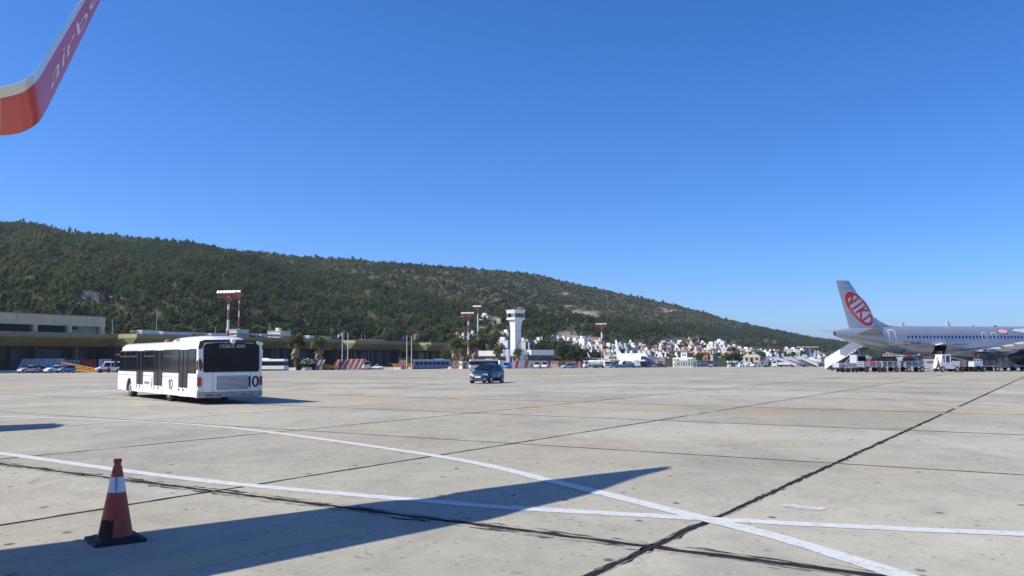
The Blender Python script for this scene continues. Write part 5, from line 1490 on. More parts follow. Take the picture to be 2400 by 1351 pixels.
o = thing('tow_cart', 'small red tow cart in front of the white van', 'cart', tuple(at(246, 152)), R(20))
mb = MB(); mb.box((0, 0, .45), (2.0, .9, .3)); mb.box((.7, 0, .75), (.4, .8, .4)); mb.build('body', REDP, o, bevel=.03)
for x in (-.6, .6):
    for y in (-.45, .45): mb = MB(); mb.cyl((x, y - .08, .22), (x, y + .08, .22), .22, n=12); mb.build('wheel', BLACK, o)
# yellow ramp rail
o = thing('yellow_railing', 'long yellow railing sloping down from the grey screen to the van', 'railing', tuple(at(146, 163)), 0)
b_ = at(228, 160) - at(146, 163)
z0, z1 = P(146, 850, 163).z - gz(163), P(228, 866, 160).z - gz(160)
for k in range(4):
    mb = MB(); dz = -k * .42; mb.bar((0, 0, z0 + dz), (b_.x, b_.y, max(.08, z1 + .1 + dz * .7)), .13, .15); mb.build('rail', YELP, o)
for k in range(8):
    t = k / 7; mb = MB(); mb.bar((b_.x * t, b_.y * t, -.1), (b_.x * t, b_.y * t, lerp(z0, z1 + .1, t)), .09); mb.build('post', YELP, o)
o = thing('yellow_railing', 'short flight of yellow steps below the parked light blue car', 'railing', tuple(at(168, 158)), 0)
for k in range(4): mb = MB(); mb.box((.5, 0, .25 + .3 * k), (1.6 - k * .1, .1, .1)); mb.build('rail', YELP, o)
for x in (-.25, 1.2): mb = MB(); mb.box((x, 0, .6), (.09, .09, 1.2)); mb.build('post', YELP, o)
o = thing('kerb_platform', 'pale yellow low kerb left of the parked cars', 'kerb', tuple(at(10, 160)), R(0))
mb = MB(); mb.box((-6, 0, .2), (19, 1.2, .5)); mb.build('kerb', CREAM, o)
o = thing('ramp_wall', 'dark low wall with a pale coping at the left edge', 'wall', tuple(at(0, 172)), R(0))
mb = MB(); mb.box((-3.5, 0, 1.0), (9, .5, 2.3)); mb.build('wall', DARKM, o)
mb = MB(); mb.box((-3.5, 0, 2.3), (9.2, .7, .2)); mb.build('coping', CONCW, o)
mb = MB(); mb.box((1.6, -.6, 1.5), (.4, .3, .9)); mb.build('yellow_box', YELP, o)

# ------------------------------------------------------------------ the apron bus with the number
BW = M('bus_white', (0.84, 0.84, 0.83), 0.28, coat=.5, var=.03, scale=1.0, dirt=.12, dirt_rgb=(.5, .46, .38))
BBR = M('bare_primer', (0.105, 0.072, 0.045), 0.8, var=.3, scale=3)
BSK = M('bus_bumper', (0.40, 0.365, 0.31), 0.6, var=.15, scale=3, dirt=.3)
BFR = M('bus_frame_grey', (0.052, 0.057, 0.060), 0.45, var=.15, spec=.3)
BGL = M('bus_glass', (0.010, 0.012, 0.016), 0.06, spec=.22, var=.3)
INK = M('ink_black', (0.018, 0.018, 0.02), 0.5)
P1 = G(461.5, 949.5)
bfw = Vector((-.624, .782, 0)); brt = Vector((.782, .624, 0))
bl = 13.6
bc_ = P1 + bfw * (bl / 2) + brt * 1.5
bus = thing('airport_bus', 'white apron bus with the number 10 seen from behind', 'bus', (bc_.x, bc_.y, 0), math.atan2(-bfw.x, bfw.y))
def sy(s): return -bl / 2 + s
hw = 1.5
# shell: floor to roof, one loft along the length with rounded roof edges and a set back glass band
def bring(y, z0, inset=0, top=2.93, lean=0):
    w = hw - inset
    return [(-w, y, z0), (-w, y, 2.55), (-w + .03, y, 2.74), (-w + .14, y, top - .06), (-w + .42, y, top), (0, y, top + .035), (w - .42, y, top), (w - .14, y, top - .06), (w - .03, y, 2.74), (w, y, 2.55), (w, y, z0)]
mb = MB(); mb.loft([bring(sy(0.03), 2.50), bring(sy(.3), 2.50), bring(sy(12.7), 2.50), bring(sy(13.1), 2.50, .04, 2.86), bring(sy(13.45), 2.50, .14, 2.70)])
mb.build('roof', BW, bus, smooth=40)
# side walls: lower panels between the doors
doors = [(1.30, 2.62), (5.15, 6.62), (8.50, 9.75)]
panels = [(0.0, 1.28), (2.64, 5.13), (6.64, 8.48), (9.77, 13.5)]
for s in (-1, 1):
    for a, b in panels:
        mb = MB()
        if b > 13:    # holds the front wheel arch
            r = .56; yc = 11.15
            pts = [(sy(a), .33), (sy(yc - r), .33)] + [(sy(yc) - r * math.cos(PI * k / 8), .42 + .62 * math.sin(PI * k / 8)) for k in range(9)] + [(sy(yc + r), .33), (sy(b), .36), (sy(b + .05), .9), (sy(b), 1.39), (sy(a), 1.39)]
            mb.prism(pts, s * hw - .03, s * hw + .03, 'x')
        else:
            mb.box((s * hw, sy((a + b) / 2), .86), (.06, b - a, 1.06))
        mb.build('side_panel', BW, bus, bevel=.008)
        mb = MB(); mb.box((s * (hw + .033), sy((a + b) / 2), 1.20), (.006, b - a - .02, .014)); mb.build('crease_line', BFR, bus)
    # glass band between panels
    for a, b in ((0.28, 1.28), (2.64, 5.13), (6.64, 8.48), (9.77, 12.1), (12.15, 13.35)):
        mb = MB(); mb.box((s * (hw - .02), sy((a + b) / 2), 1.96), (.05, b - a, 1.14)); fr = mb.build('window_frame', BFR, bus)
        n = 2 if b - a > 2.0 and b < 12 else 1
        if a > 9 and b < 12.12: n = 2
        w = (b - a - .10) / n
        mb = MB(); mb.box((s * (hw + .010), sy((a + b) / 2), 1.80), (.02, b - a - .12, .76)); mb.build('pane', BGL, fr)
        for k in range(n):
            mb = MB(); mb.box((s * (hw + .010), sy(a + .05 + w * (k + .5)), 2.36), (.02, w - .08, .22)); mb.build('vent_pane', BGL, fr)
    for a, b in doors:
        m = (a + b) / 2
        mb = MB(); mb.box((s * (hw - .04), sy(m), 1.44), (.05, b - a, 2.24)); d = mb.build('door', BFR, bus)
        for q in (-1, 1):
            w = (b - a) / 2 - .07
            mb = MB(); mb.box((s * (hw - .005), sy(m + q * (b - a) / 4), 1.60), (.03, w - .14, 1.78)); mb.build('door_glass', BGL, d)
            mb = MB(); mb.box((s * (hw + .012), sy(m + q * (b - a) / 4), .52), (.04, w + .01, .40)); mb.build('door_foot', BW, d)
            mb = MB(); mb.box((s * (hw + .04), sy(m + q * (b - a) / 4 + .2), .62), (.02, .10, .09)); mb.build('latch', BFR, d)
# rear end
mb = MB()
def rring(y, z0, z1, w): return None
back = [(-1.5, .33), (1.5, .33), (1.5, 2.60), (1.44, 2.80), (1.25, 2.90), (-1.25, 2.90), (-1.44, 2.80), (-1.5, 2.60)]
mb.prism(back, sy(0.0), sy(0.26), 'y'); mb.build('rear_wall', BW, bus, bevel=.05)
yb = sy(0)
mb = MB(); mb.prism([(-1.24, 1.46), (1.33, 1.46), (1.36, 1.60), (1.36, 2.62), (1.27, 2.74), (.6, 2.79), (-.6, 2.80), (-1.16, 2.75), (-1.26, 2.62), (-1.26, 1.55)], yb - .045, yb + .02, 'y'); mb.build('rear_window', BGL, bus, bevel=.02)
mb = MB(); mb.prism([(-1.24, .56), (1.22, .56), (1.32, .62), (1.36, .74), (1.36, 1.44), (-1.26, 1.44), (-1.26, .62)], yb - .035, yb + .02, 'y'); hatch = mb.build('engine_hatch', M('hatch_white', (0.84, 0.85, 0.86), 0.35, coat=.3, var=.03, dirt=.1), bus, bevel=.012)
for x in (-.82, .93): mb = MB(); mb.box((x, yb - .037, 1.0), (.012, .01, .86)); mb.build('hatch_gap', BFR, hatch)
mb = MB(); mb.box((.1, yb - .040, .965), (1.46, .014, .63)); gr = mb.build('grille', M('grille_shadow', (.02, .02, .024), .8), bus)
for k in range(11):
    mb = MB(); mb.box((.1, yb - .060, .69 + k * .0555), (1.44, .022, .027), rx=R(15)); mb.build('grille_slat', M('slat_grey', (.74, .75, .77), .5), gr)
# the bumper and skirts
mb = MB(); mb.loft([[(-1.52, yb - .05, .30), (1.52, yb - .05, .30), (1.52, yb - .07, .55), (-1.52, yb - .07, .55)], [(-1.52, yb + .3, .30), (1.52, yb + .3, .30), (1.52, yb + .3, .55), (-1.52, yb + .3, .55)]]); mb.build('bumper', BSK, bus, bevel=.02)
for x0, x1 in ((-1.15, -.75), (-.65, -.40), (.55, .68), (.9, 1.02)):
    mb = MB(); mb.box(((x0 + x1) / 2, yb - .075, .415), (x1 - x0, .012, .06)); mb.build('reflector', LAMPR, bus)
for s in (-1, 1):
    mb = MB(); mb.box((1.455 if s > 0 else -1.43, yb - .03, 1.03), (.11 if s > 0 else .17, .14, .40)); mb.build('tail_light', LAMPR, bus, bevel=.02)
    mb = MB(); mb.box((s * 1.43, yb - .03, .72), (.17, .14, .18)); mb.build('reverse_light', LAMPW, bus, bevel=.02)
    mb = MB(); mb.box((s * 1.515, yb + .08, 1.03), (.02, .16, .38)); mb.build('side_lens', LAMPO, bus)
# bare patches where the white has peeled
mb = MB(); mb.prism([(-1.50, 2.53), (-1.40, 2.50), (-1.30, 2.60), (-1.24, 2.80), (-.2, 2.83), (.1, 2.80), (1.0, 2.80), (1.12, 2.74), (1.36, 2.70), (1.40, 2.83), (1.2, 2.935), (-1.2, 2.945), (-1.44, 2.86)], yb - .03, yb + .02, 'y'); mb.build('peeled_edge', BBR, bus)
mb = MB(); mb.prism([(-1.47, 2.02), (-1.40, 2.10), (-1.30, 1.90), (-1.27, 1.72), (-1.36, 1.50), (-1.45, 1.62)], yb - .012, yb + .02, 'y'); mb.prism([(sy(.02), 2.0), (sy(.16), 1.9), (sy(.20), 1.7), (sy(.12), 1.56), (sy(.02), 1.62)], -1.534, -1.50, 'x'); mb.build('peeled_patch', BBR, bus)
mb = MB(); mb.lathe([(.02, -.10), (.10, -.10), (.12, 0), (.10, .10), (.02, .10)], n=12); mb.xf(Matrix.Translation((0.05, yb - .06, 2.86)) @ Matrix.Rotation(PI / 2, 4, 'X')); mb.build('camera', BW, bus, smooth=40)
mb = MB(); mb.cyl((1.42, yb - .1, 1.5), (1.46, yb - .12, 2.5), .025, n=6); mb.build('rear_rail', BW, bus)
mb = MB(); mb.box((1.35, yb - .05, 2.78), (.32, .12, .14), ry=.2); mb.build('roof_corner', BW, bus, bevel=.03)
# roof pod
def pod(y, w, h): return [(-w, y, 2.93), (-w * .92, y, 2.93 + h * .7), (-w * .6, y, 2.93 + h), (w * .6, y, 2.93 + h), (w * .92, y, 2.93 + h * .7), (w, y, 2.93)]
mb = MB(); mb.loft([pod(sy(.5), .75, .03), pod(sy(.9), .95, .16), pod(sy(2.2), 1.0, .235), pod(sy(4.6), 1.0, .225), pod(sy(5.6), .95, .13), pod(sy(5.9), .8, .02)]); mb.build('roof_pod', BW, bus, smooth=40)
mb = MB(); mb.box((-1.0, sy(4.6), 3.02), (.04, .5, .10)); mb.build('pod_vent', GREYM, bus)
mb = MB(); mb.lathe([(.16, 2.92), (.16, 2.98), (.12, 3.08), (.02, 3.12)], (-.3, sy(8.6), 0), 12); mb.build('beacon', LAMPO, bus, smooth=40)
# front end
mb = MB(); mb.prism([(-1.45, .36), (1.45, .36), (1.45, 2.5), (-1.45, 2.5)], sy(13.30), sy(13.48), 'y'); mb.build('front_wall', BW, bus, bevel=.04)
mb = MB(); mb.prism([(-1.38, 1.15), (1.38, 1.15), (1.36, 2.45), (-1.36, 2.45)], sy(13.47), sy(13.52), 'y'); mb.build('windscreen', BGL, bus)
for s in (-1, 1):
    mb = MB(); mb.tube([(s * 1.42, sy(13.4), 2.35), (s * 1.62, sy(13.6), 2.3), (s * 1.64, sy(13.62), 1.95)], .025); mb.box((s * 1.64, sy(13.62), 1.78), (.14, .12, .36)); mb.build('wing_mirror', DARKM, bus)
    mb = MB(); mb.box((s * 1.1, sy(13.5), .8), (.4, .05, .2)); mb.build('headlight', LAMPW, bus)
    for y, nm in ((11.15, 'front'), (4.3, 'rear')):
        wheel(bus, s * 1.30, sy(y), .46, .32)
mb = MB(); mb.box((0, sy(6.9), .42), (2.7, 12.6, .20)); mb.build('underframe', BLACK, bus)
mb = MB(); mb.box((0, sy(1.6), .55), (2.6, 2.2, .5)); mb.build('engine_bay', BLACK, bus)
mb = MB(); mb.box((0, sy(11.15), .8), (2.8, 1.2, .9)); mb.build('wheel_well', BLACK, bus)
# seats and poles dimly seen through the glass are left to the dark glass itself; the lettering
def numerals(name, fn, h, w, st, mat, parent, worn=0):
    """a one with a flag and an open oval, drawn as solid shapes; fn maps (u, v) with the foot of the one at the origin"""
    mb = MB()
    one = [(0, 0), (st, 0), (st, h), (st * .30, h), (0, h * .90), (-st * .95, h * .80), (-st * .95, h * .64), (0, h * .70)]
    mb.poly([fn(*p) for p in one])
    cx, n = st + w * .66, 28
    for k in range(n):
        if worn and k == 11: continue
        t0, t1 = 2 * PI * k / n, 2 * PI * (k + 1) / n
        f = .55 if worn and k in (10, 12) else 1
        q = [(cx + w * .5 * math.cos(t), h / 2 + h * .51 * math.sin(t)) for t in (t0, t1)] + [(cx + (w * .5 - st * f) * math.cos(t), h / 2 + (h * .51 - st * .85 * f) * math.sin(t)) for t in (t1, t0)]
        mb.poly([fn(*p) for p in q])
    o = mb.build(name, mat, parent, fix=False)
    return o
numerals('rear_number', lambda a, b: (.85 + a, yb - .052, .74 + b), .52, .35, .10, INK, bus)
numerals('side_number', lambda a, b: (-hw - .036, sy(4.02) - a, .60 + b), .50, .40, .095, INK, bus)
lettering('maker_lettering', 'COBUS 3000', lambda a, b: (.03 + a, yb - .052, 2.64 + b), M('lettering_grey', (.36, .38, .40), .5), bus, size=.21, shear=.25, bold=.006, spacing=1.05)
lettering('handler_lettering', 'swissport', lambda a, b: (-hw - .036, sy(7.75) - a, .86 + b), M('lettering_dark', (.10, .06, .08), .5), bus, size=.26, shear=.1, bold=.002)
mb = MB(); mb.prism([(sy(6.98), .62), (sy(6.86), .66), (sy(6.78), 1.16), (sy(6.90), 1.12)], -hw - .040, -hw - .032, 'x'); mb.build('red_slash', M('logo_red', (.62, .02, .02), .4), bus)

# ------------------------------------------------------------------ other buses
def coach(lab, loc, rz, L, W, H, lower, upper, band, name='bus', nwin=7, frontm=None, group=None):
    o = thing(name, lab, 'bus', tuple(loc), rz, group)
    mb = MB(); mb.box((0, 0, .3 + H * .16), (W, L, H * .32)); mb.build('lower_body', lower, o, bevel=.06)
    mb = MB(); mb.box((0, 0, H * .60), (W - .06, L - .1, H * .42)); mb.build('window_band', band, o, bevel=.04)
    mb = MB(); mb.box((0, 0, H * .90), (W, L, H * .2), top=(.92, .97)); mb.build('roof', upper, o, bevel=.08)
    mb = MB(); mb.box((0, -L * .2, H + .1), (W * .6, L * .25, .24), top=(.8, .9)); mb.build('roof_unit', upper, o, bevel=.05)
    for s in (-1, 1):
        for k in range(nwin):
            y = -L / 2 + .5 + (L - 1.0) * (k + .5) / nwin
            mb = MB(); mb.box((s * (W / 2 - .02), y, H * .60), (.06, (L - 1.0) / nwin - .16, H * .32)); mb.build('window', GLASS, o)
        for y in (-L * .28, L * .32): wheel(o, s * (W / 2 - .2), y, .46, .3)
        mb = MB(); mb.box((s * W * .36, L / 2 + .02, .75), (.35, .06, .2)); mb.build('headlight', LAMPW, o)
        mb = MB(); mb.box((s * W * .4, -L / 2 - .02, .9), (.2, .06, .35)); mb.build('tail_light', LAMPR, o)
        mb = MB(); mb.tube([(s * W * .46, L / 2, H * .82), (s * W * .56, L / 2 + .3, H * .78)], .03); mb.box((s * W * .56, L / 2 + .3, H * .66), (.14, .1, .4)); mb.build('wing_mirror', DARKM, o)
    for e in (1, -1): mb = MB(); mb.box((0, e * (L / 2 - .03), H * .60), (W - .3, .08, H * .36)); mb.build('windscreen' if e > 0 else 'rear_window', GLASS, o)
    if frontm: mb = MB(); mb.box((0, L / 2 + .01, H * .26), (W - .04, .08, H * .24)); mb.build('front_panel', frontm, o, bevel=.03)
    mb = MB(); mb.box((0, 0, .32), (W * .85, L * .92, .25)); mb.build('underframe', BLACK, o)
    return o
BLB = M('bus_blue', (0.05, 0.14, 0.38), 0.35, coat=.3, var=.1); BLT = M('bus_blue_light', (0.19, 0.30, 0.46), 0.4, coat=.3, var=.1)
coach('blue bus parked in front of the terminal right of the dark blue flag', at(1012, 266), R(101), 11.6, 2.6, 2.95, BLB, BLT, BLT, nwin=8, frontm=WHITE)
coach('long white bus standing behind the blue hatchback', at(1134, 268), R(104), 9.0, 2.55, 2.9, WHITE, M('bus_roof_lilac', (.55, .56, .62), .4), GLASS, nwin=6, frontm=WHITE)
coach('small white bus half hidden behind the bus with the number', at(637, 207), R(-100), 7.6, 2.4, 2.75, WHITE, WHITE, GLASS, nwin=5)
# vehicles along the far edge
car('white minibus seen from behind right of the striped screen', 'minibus', at(857, 240), R(18), WHITE, 5.2, 2.0, 2.35, VAN, name='minibus', wr=.36)
car('small white pick-up right of the white minibus', 'pick-up', at(886, 248), R(70), CWH, 3.6, 1.6, 1.45, JEEP, name='pickup')
car('small bright blue van beside the white cabinet', 'van', at(1188.5, 262), R(160), M('van_blue', (0.03, 0.16, 0.55), .35, coat=.4), 4.2, 1.75, 1.9, PANELVAN, name='van')
car('first of two white vans facing us beside the pale screen', 'van', at(1259, 264), R(172), CWH, 4.6, 1.85, 2.1, VAN, name='van')
car('second of two white vans facing us, nearer the open A frames', 'van', at(1277, 264), R(172), CWH, 4.6, 1.85, 2.1, VAN, name='van')
car('silver blue people carrier in front of the red topped board', 'car', at(1331, 262), R(118), SILV, 4.5, 1.8, 1.75, VAN, name='people_carrier')
car('dark blue car by the foot of the blue aircraft stairs', 'car', at(1550, 300), R(-100), CBL if False else M('car_navy', (.03, .05, .10), .3, coat=.5), 4.3, 1.7, 1.4, SEDAN)
o = thing('red_board', 'red topped sign board behind the silver people carrier', 'sign', tuple(at(1334, 282)))
mb = MB(); mb.box((0, 0, 2.25), (2.4, .2, .7)); mb.build('board', REDP, o)
for x in (-1, 1): mb = MB(); mb.box((x, 0.15, 1.0), (.12, .12, 2.2)); mb.build('post', GREYM, o)
# concrete barrier blocks
gB_ = 'low white barrier blocks along the far edge'
for x0, x1, Y, lab in ((668, 694, 221, 'long low white barrier left of the flowering bush'), (707, 731, 222, 'white barrier block below the flowering bush'), (922, 940, 250, 'white barrier block left of the dark blue flag pole'), (893, 921, 252, 'thin low white kerb right of the small white pick-up'), (749, 757, 224, 'small white block at the foot of the yellow machine'), (957, 966, 250, 'white block at the foot of the bare right flagpole'), (1050, 1057, 262, 'small white block behind the blue bus')):
    a = at(x0, Y); w = W_(x1 - x0, Y)
    o = thing('barrier_block', lab, 'barrier', tuple(a), 0, gB_)
    mb = MB(); mb.prism([(-.3, 0), (.3, 0), (.16, .35), (.12, .7), (-.12, .7), (-.16, .35)], 0, w, 'x'); mb.build('block', CREAM if x0 % 2 else WHITE, o)
# yellow machine: low conveyor
def conveyor(lab, px, Y, L, h0, h1):
    o = thing('belt_loader', lab, 'belt loader', tuple(at(px, Y)), R(-12))
    mb = MB(); mb.bar((0, 0, h0), (L, 0, h1), .9, .35); mb.build('belt_frame', YELP, o)
    mb = MB(); mb.bar((0, 0, h0 + .2), (L, 0, h1 + .2), .7, .06); mb.build('belt', BLACK, o)
    for k in range(5): x = L * (k + .5) / 5; mb = MB(); mb.bar((x, -.45, .4), (x + .5, -.45, lerp(h0, h1, (k + .5) / 5) + .5), .08); mb.build('rail', YELP, o)
    mb = MB(); mb.box((L * .5, 0, .55), (L * .7, 1.3, .4)); mb.build('chassis', YELP, o, bevel=.03)
    for x in (L * .25, L * .75):
        for y in (-.7, .7): mb = MB(); mb.cyl((x, y - .1, .3), (x, y + .1, .3), .3, n=12); mb.build('wheel', BLACK, o)
    return o
conveyor('yellow belt loader between the two striped screens', 752, 225, 4.6, 1.4, .8)
conveyor('short orange machine left of the open A frames', 921, 256, 1.6, 1.4, 1.2)
conveyor('short orange machine behind the bare right flagpole', 956, 262, 1.7, 1.5, 1.2)
# red hydrant wagon, white booth, cabinet
o = thing('fire_trolley', 'small red fire extinguisher trolley at the foot of the open A frames', 'trolley', tuple(at(945, 250)))
mb = MB(); mb.cyl((0, 0, .25), (0, 0, 1.05), .22, n=12); mb.cyl((0, 0, 1.05), (0, 0, 1.2), .2, .06, n=12); mb.build('bottle', REDP, o, smooth=40)
mb = MB(); mb.bar((-.2, .2, .1), (-.2, .5, 1.2), .05); mb.bar((.2, .2, .1), (.2, .5, 1.2), .05); mb.build('handle', DARKM, o)
for s in (-1, 1): mb = MB(); mb.cyl((s * .3, .1, .2), (s * .36, .1, .2), .2, n=12); mb.build('wheel', BLACK, o)
o = thing('guard_booth', 'cream booth with two small dark windows left of the thick mast', 'booth', tuple(at(1085, 256)), R(38))
mb = MB(); mb.box((0, 0, 1.1), (1.7, 1.7, 2.2)); mb.build('wall', CREAM, o, bevel=.02)
mb = MB(); mb.box((0, 0, 2.25), (1.9, 1.9, .12)); mb.build('roof', CREAM, o)
for y in (-.35, .35): mb = MB(); mb.box((-.87, y, 1.35), (.06, .42, .8)); mb.build('window', DKWIN, o)
mb = MB(); mb.box((0, -.87, 1.1), (1.3, .06, 1.7)); mb.build('door', M('sage_green', (.16, .19, .13), .6), o)
o = thing('cabinet', 'tall white equipment cabinet right of the long white bus', 'cabinet', tuple(at(1173, 262)), R(25))
mb = MB(); mb.box((0, 0, 1.3), (1.1, .9, 2.5)); mb.build('case', WHITE, o, bevel=.03)
mb = MB(); mb.box((0, -.46, 1.3), (.9, .04, 2.2)); mb.build('door', CREAM, o)
mb = MB(); mb.box((0, 0, .08), (1.3, 1.1, .2)); mb.build('plinth', CONCW, o)
# tank lorries left of the white airliner
def tanker(lab, px, Y, rz, L=6.5):
    o = thing('tank_lorry', lab, 'lorry', tuple(at(px, Y)), R(rz))
    mb = MB(); mb.lathe([(.05, -L * .42), (.85, -L * .40), (.95, 0), (.85, L * .2), (.05, L * .22)], n=14); mb.xf(Matrix.Translation((0, 0, 1.75)) @ Matrix.Rotation(-PI / 2, 4, 'X')); mb.build('tank', WHITE, o, smooth=50)
    mb = MB(); mb.box((0, L * .36, 1.4), (2.1, 1.7, 2.0), top=(.95, .8)); mb.build('cab', WHITE, o, bevel=.08)
    mb = MB(); mb.box((0, L * .36 + .83, 1.85), (1.8, .1, .7)); mb.build('windscreen', GLASS, o)
    for s in (-1, 1): mb = MB(); mb.box((s * 1.03, L * .38, 1.8), (.08, .9, .65)); mb.build('side_window', GLASS, o)
    mb = MB(); mb.box((0, 0, .65), (1.8, L * .9, .3)); mb.build('chassis', DARKM, o)
    for y in (-L * .3, L * .34):
        for s in (-1, 1): wheel(o, s * .95, y, .42, .28)
    return o
tanker('white tank lorry standing side on left of the lamp mast', 1388, 285, 98, 6.0)
tanker('second white tank lorry close to the foot of the lamp mast', 1404, 290, 104, 5.0)
def lorry(lab, px, Y, rz, cabm, boxm, L=6.0, H=2.6, W=2.2, box=True):
    o = thing('lorry', lab, 'lorry', tuple(at(px, Y)), R(rz))
    mb = MB(); mb.box((0, L * .36, 1.25), (W, L * .28, 1.9), top=(.95, .85)); mb.build('cab', cabm, o, bevel=.07)
    mb = MB(); mb.box((0, L * .50 + .0, 1.75), (W * .84, .1, .7)); mb.build('windscreen', GLASS, o)
    mb = MB(); mb.box((0, L * .50 + .02, .95), (W * .8, .08, .3)); mb.build('grille', DARKM, o)
    for s in (-1, 1): mb = MB(); mb.box((s * W * .49, L * .37, 1.7), (.06, L * .16, .6)); mb.build('side_window', GLASS, o)
    if box: mb = MB(); mb.box((0, -L * .12, .8 + (H - .8) / 2), (W, L * .62, H - .8)); mb.build('box_body', boxm, o, bevel=.04)
    mb = MB(); mb.box((0, 0, .62), (W * .8, L * .92, .28)); mb.build('chassis', DARKM, o)
    for y in (-L * .3, L * .33):
        for s in (-1, 1): wheel(o, s * (W / 2 - .16), y, .42, .28)
    return o
lorry('white lorry facing us beside the lamp mast foot', 1423, 282, 178, WHITE, WHITE, 6, 2.7)
TUGB = M('tug_blue', (0.02, 0.10, 0.36), .4, var=.1)
def tug(lab, px, Y, rz, m=None, group=None):
    o = thing('baggage_tug', lab, 'tug', tuple(at(px, Y)), R(rz), group)
    mb = MB(); mb.box((0, .1, .62), (1.35, 2.6, .55), top=(.95, .95)); mb.build('body', m or TUGB, o, bevel=.05)
    mb = MB(); mb.box((0, .9, 1.0), (1.2, .8, .35), top=(.9, .8)); mb.build('bonnet', m or TUGB, o, bevel=.05)
    mb = MB(); mb.box((0, -.4, 1.0), (.9, .4, .25)); mb.box((0, -.6, 1.3), (.9, .12, .5)); mb.build('seat', BLACK, o, bevel=.03)
    mb = MB(); mb.bar((0, .35, 1.1), (0, .15, 1.45), .05); mb.lathe([(.2, -.02), (.2, .02)], (0, .15, 1.45), 10); mb.build('steering_wheel', BLACK, o)
    for y in (-.75, .95):
        for s in (-1, 1): wheel(o, s * .6, y, .32, .22)
    return o
gTg = 'low blue tugs and carts in front of the white airliner'
for x, Y, rz, lab in ((1438, 292, 70, 'blue tug right of the white lorry facing us'), (1452, 296, 95, 'blue tug below the near engine of the white airliner'), (1469, 290, 80, 'blue tug between the two engines of the white airliner'), (1481, 294, 100, 'blue tug left of the white box on blue wheels')):
    tug(lab, x, Y, rz, group=gTg)
def flatcart(lab, px, Y, rz, m, L=3.0, group=None, cover=None):
    o = thing('flat_cart', lab, 'cart', tuple(at(px, Y)), R(rz), group)
    mb = MB(); mb.box((0, 0, .5), (1.5, L, .16)); mb.build('deck', m, o)
    for y in (-L * .33, L * .33):
        for s in (-1, 1): wheel(o, s * .6, y, .2, .14)
    mb = MB(); mb.bar((0, L / 2, .45), (0, L / 2 + .9, .3), .07); mb.build('drawbar', DARKM, o)
    for s in (-1, 1):
        mb = MB(); mb.box((0, s * (L / 2 - .04), .85), (1.5, .07, .6)); mb.build('end_board', m, o)
    if cover: mb = MB(); mb.box((0, 0, 1.3), (1.4, L * .8, 1.4), top=(.95, .8)); mb.build('container', cover, o, bevel=.03)
    return o
flatcart('blue flat cart in front of the white airliner engine', 1460, 284, 88, TUGB, 3.4, gTg)
flatcart('second blue flat cart before the white airliner nose wheel', 1475, 284, 92, TUGB, 3.2, gTg)
flatcart('white box standing on a blue cart below the airliner nose', 1494, 292, 90, TUGB, 2.4, None, WHITE)
lorry('blue lorry cab right of the white box on the cart', 1506, 294, -70, TUGB, M('tug_dark', (.02, .03, .06), .5), 4.6, 2.2)

# ------------------------------------------------------------------ passenger stairs
def stairs(lab, loc, rz, L, H, side, deckm, W=1.9, y0=.4, truckm=None, cheek=.95, name='passenger_stairs'):
    """local x runs up the flight"""
    o = thing(name, lab, 'stairs', tuple(loc), rz)
    run = L; t = Vector((run, 0, H)).normalized(); up = Vector((-t.z, 0, t.x))
    a = Vector((0, 0, y0)); b = Vector((run, 0, H))
    n = max(6, int((H - y0) / .24))
    for k in range(n):
        q = a + (b - a) * ((k + .5) / n)
        mb = MB(); mb.box((q.x, 0, q.z), (run / n + .05, W - .12, .05)); mb.build('tread', deckm, o)
    for s in (-1, 1):
        p0 = a - Vector((0, 0, .28)); p1 = b - Vector((0, 0, .28)); h = Vector((0, 0, cheek + .35))
        y = s * W / 2
        mb = MB(); v = [(p0.x, y - .03, p0.z), (p1.x, y - .03, p1.z), (p1.x + 1.6, y - .03, p1.z), (p1.x + 1.6, y - .03, p1.z + h.z), (p1.x, y - .03, p1.z + h.z), (p0.x, y - .03, p0.z + h.z)]
        v2 = [(q[0], q[1] + .06, q[2]) for q in v]; n6 = len(v)
        mb.add(v + v2, [tuple(range(n6)), tuple(range(2 * n6 - 1, n6 - 1, -1))] + [(k, (k + 1) % n6, n6 + (k + 1) % n6, n6 + k) for k in range(n6)]); mb.build('side_panel', side, o)
        mb = MB(); mb.bar((p0.x, y, p0.z + h.z + .06), (p1.x, y, p1.z + h.z + .06), .07); mb.bar((p1.x, y, p1.z + h.z + .06), (p1.x + 1.6, y, p1.z + h.z + .06), .07); mb.build('hand_rail', GREYM, o)
    mb = MB(); mb.box((run + .8, 0, H - .08), (1.7, W, .14)); mb.build('landing', deckm, o)
    mb = MB(); mb.bar((.2, 0, y0 - .32), (run + .2, 0, H - .32), W * .86, .12); mb.build('soffit', M('stairs_soffit', (.13, .10, .24), .6), o)
    mb = MB()
    for s in (-1, 1):
        mb.bar((run * .95, s * W * .4, .5), (run * .95, s * W * .4, H - .3), .12); mb.bar((run * .45, s * W * .4, .5), (run * .95, s * W * .4, H - .4), .10)
    mb.box((run * .55, 0, .5), (run * .95, W * .8, .18)); mb.build('frame', GREYM, o)
    for x in (run * .2, run * .85):
        for s in (-1, 1): mb = MB(); mb.cyl((x, s * (W * .45) - .1, .33), (x, s * (W * .45) + .1, .33), .33, n=14); mb.build('wheel', BLACK, o, smooth=40)
    return o
stairs('blue boarding stairs at the nose of the white airliner', at(1541, 322), R(172), 4.6, 3.2, M('stairs_navy', (.05, .08, .14), .5), GREYM)
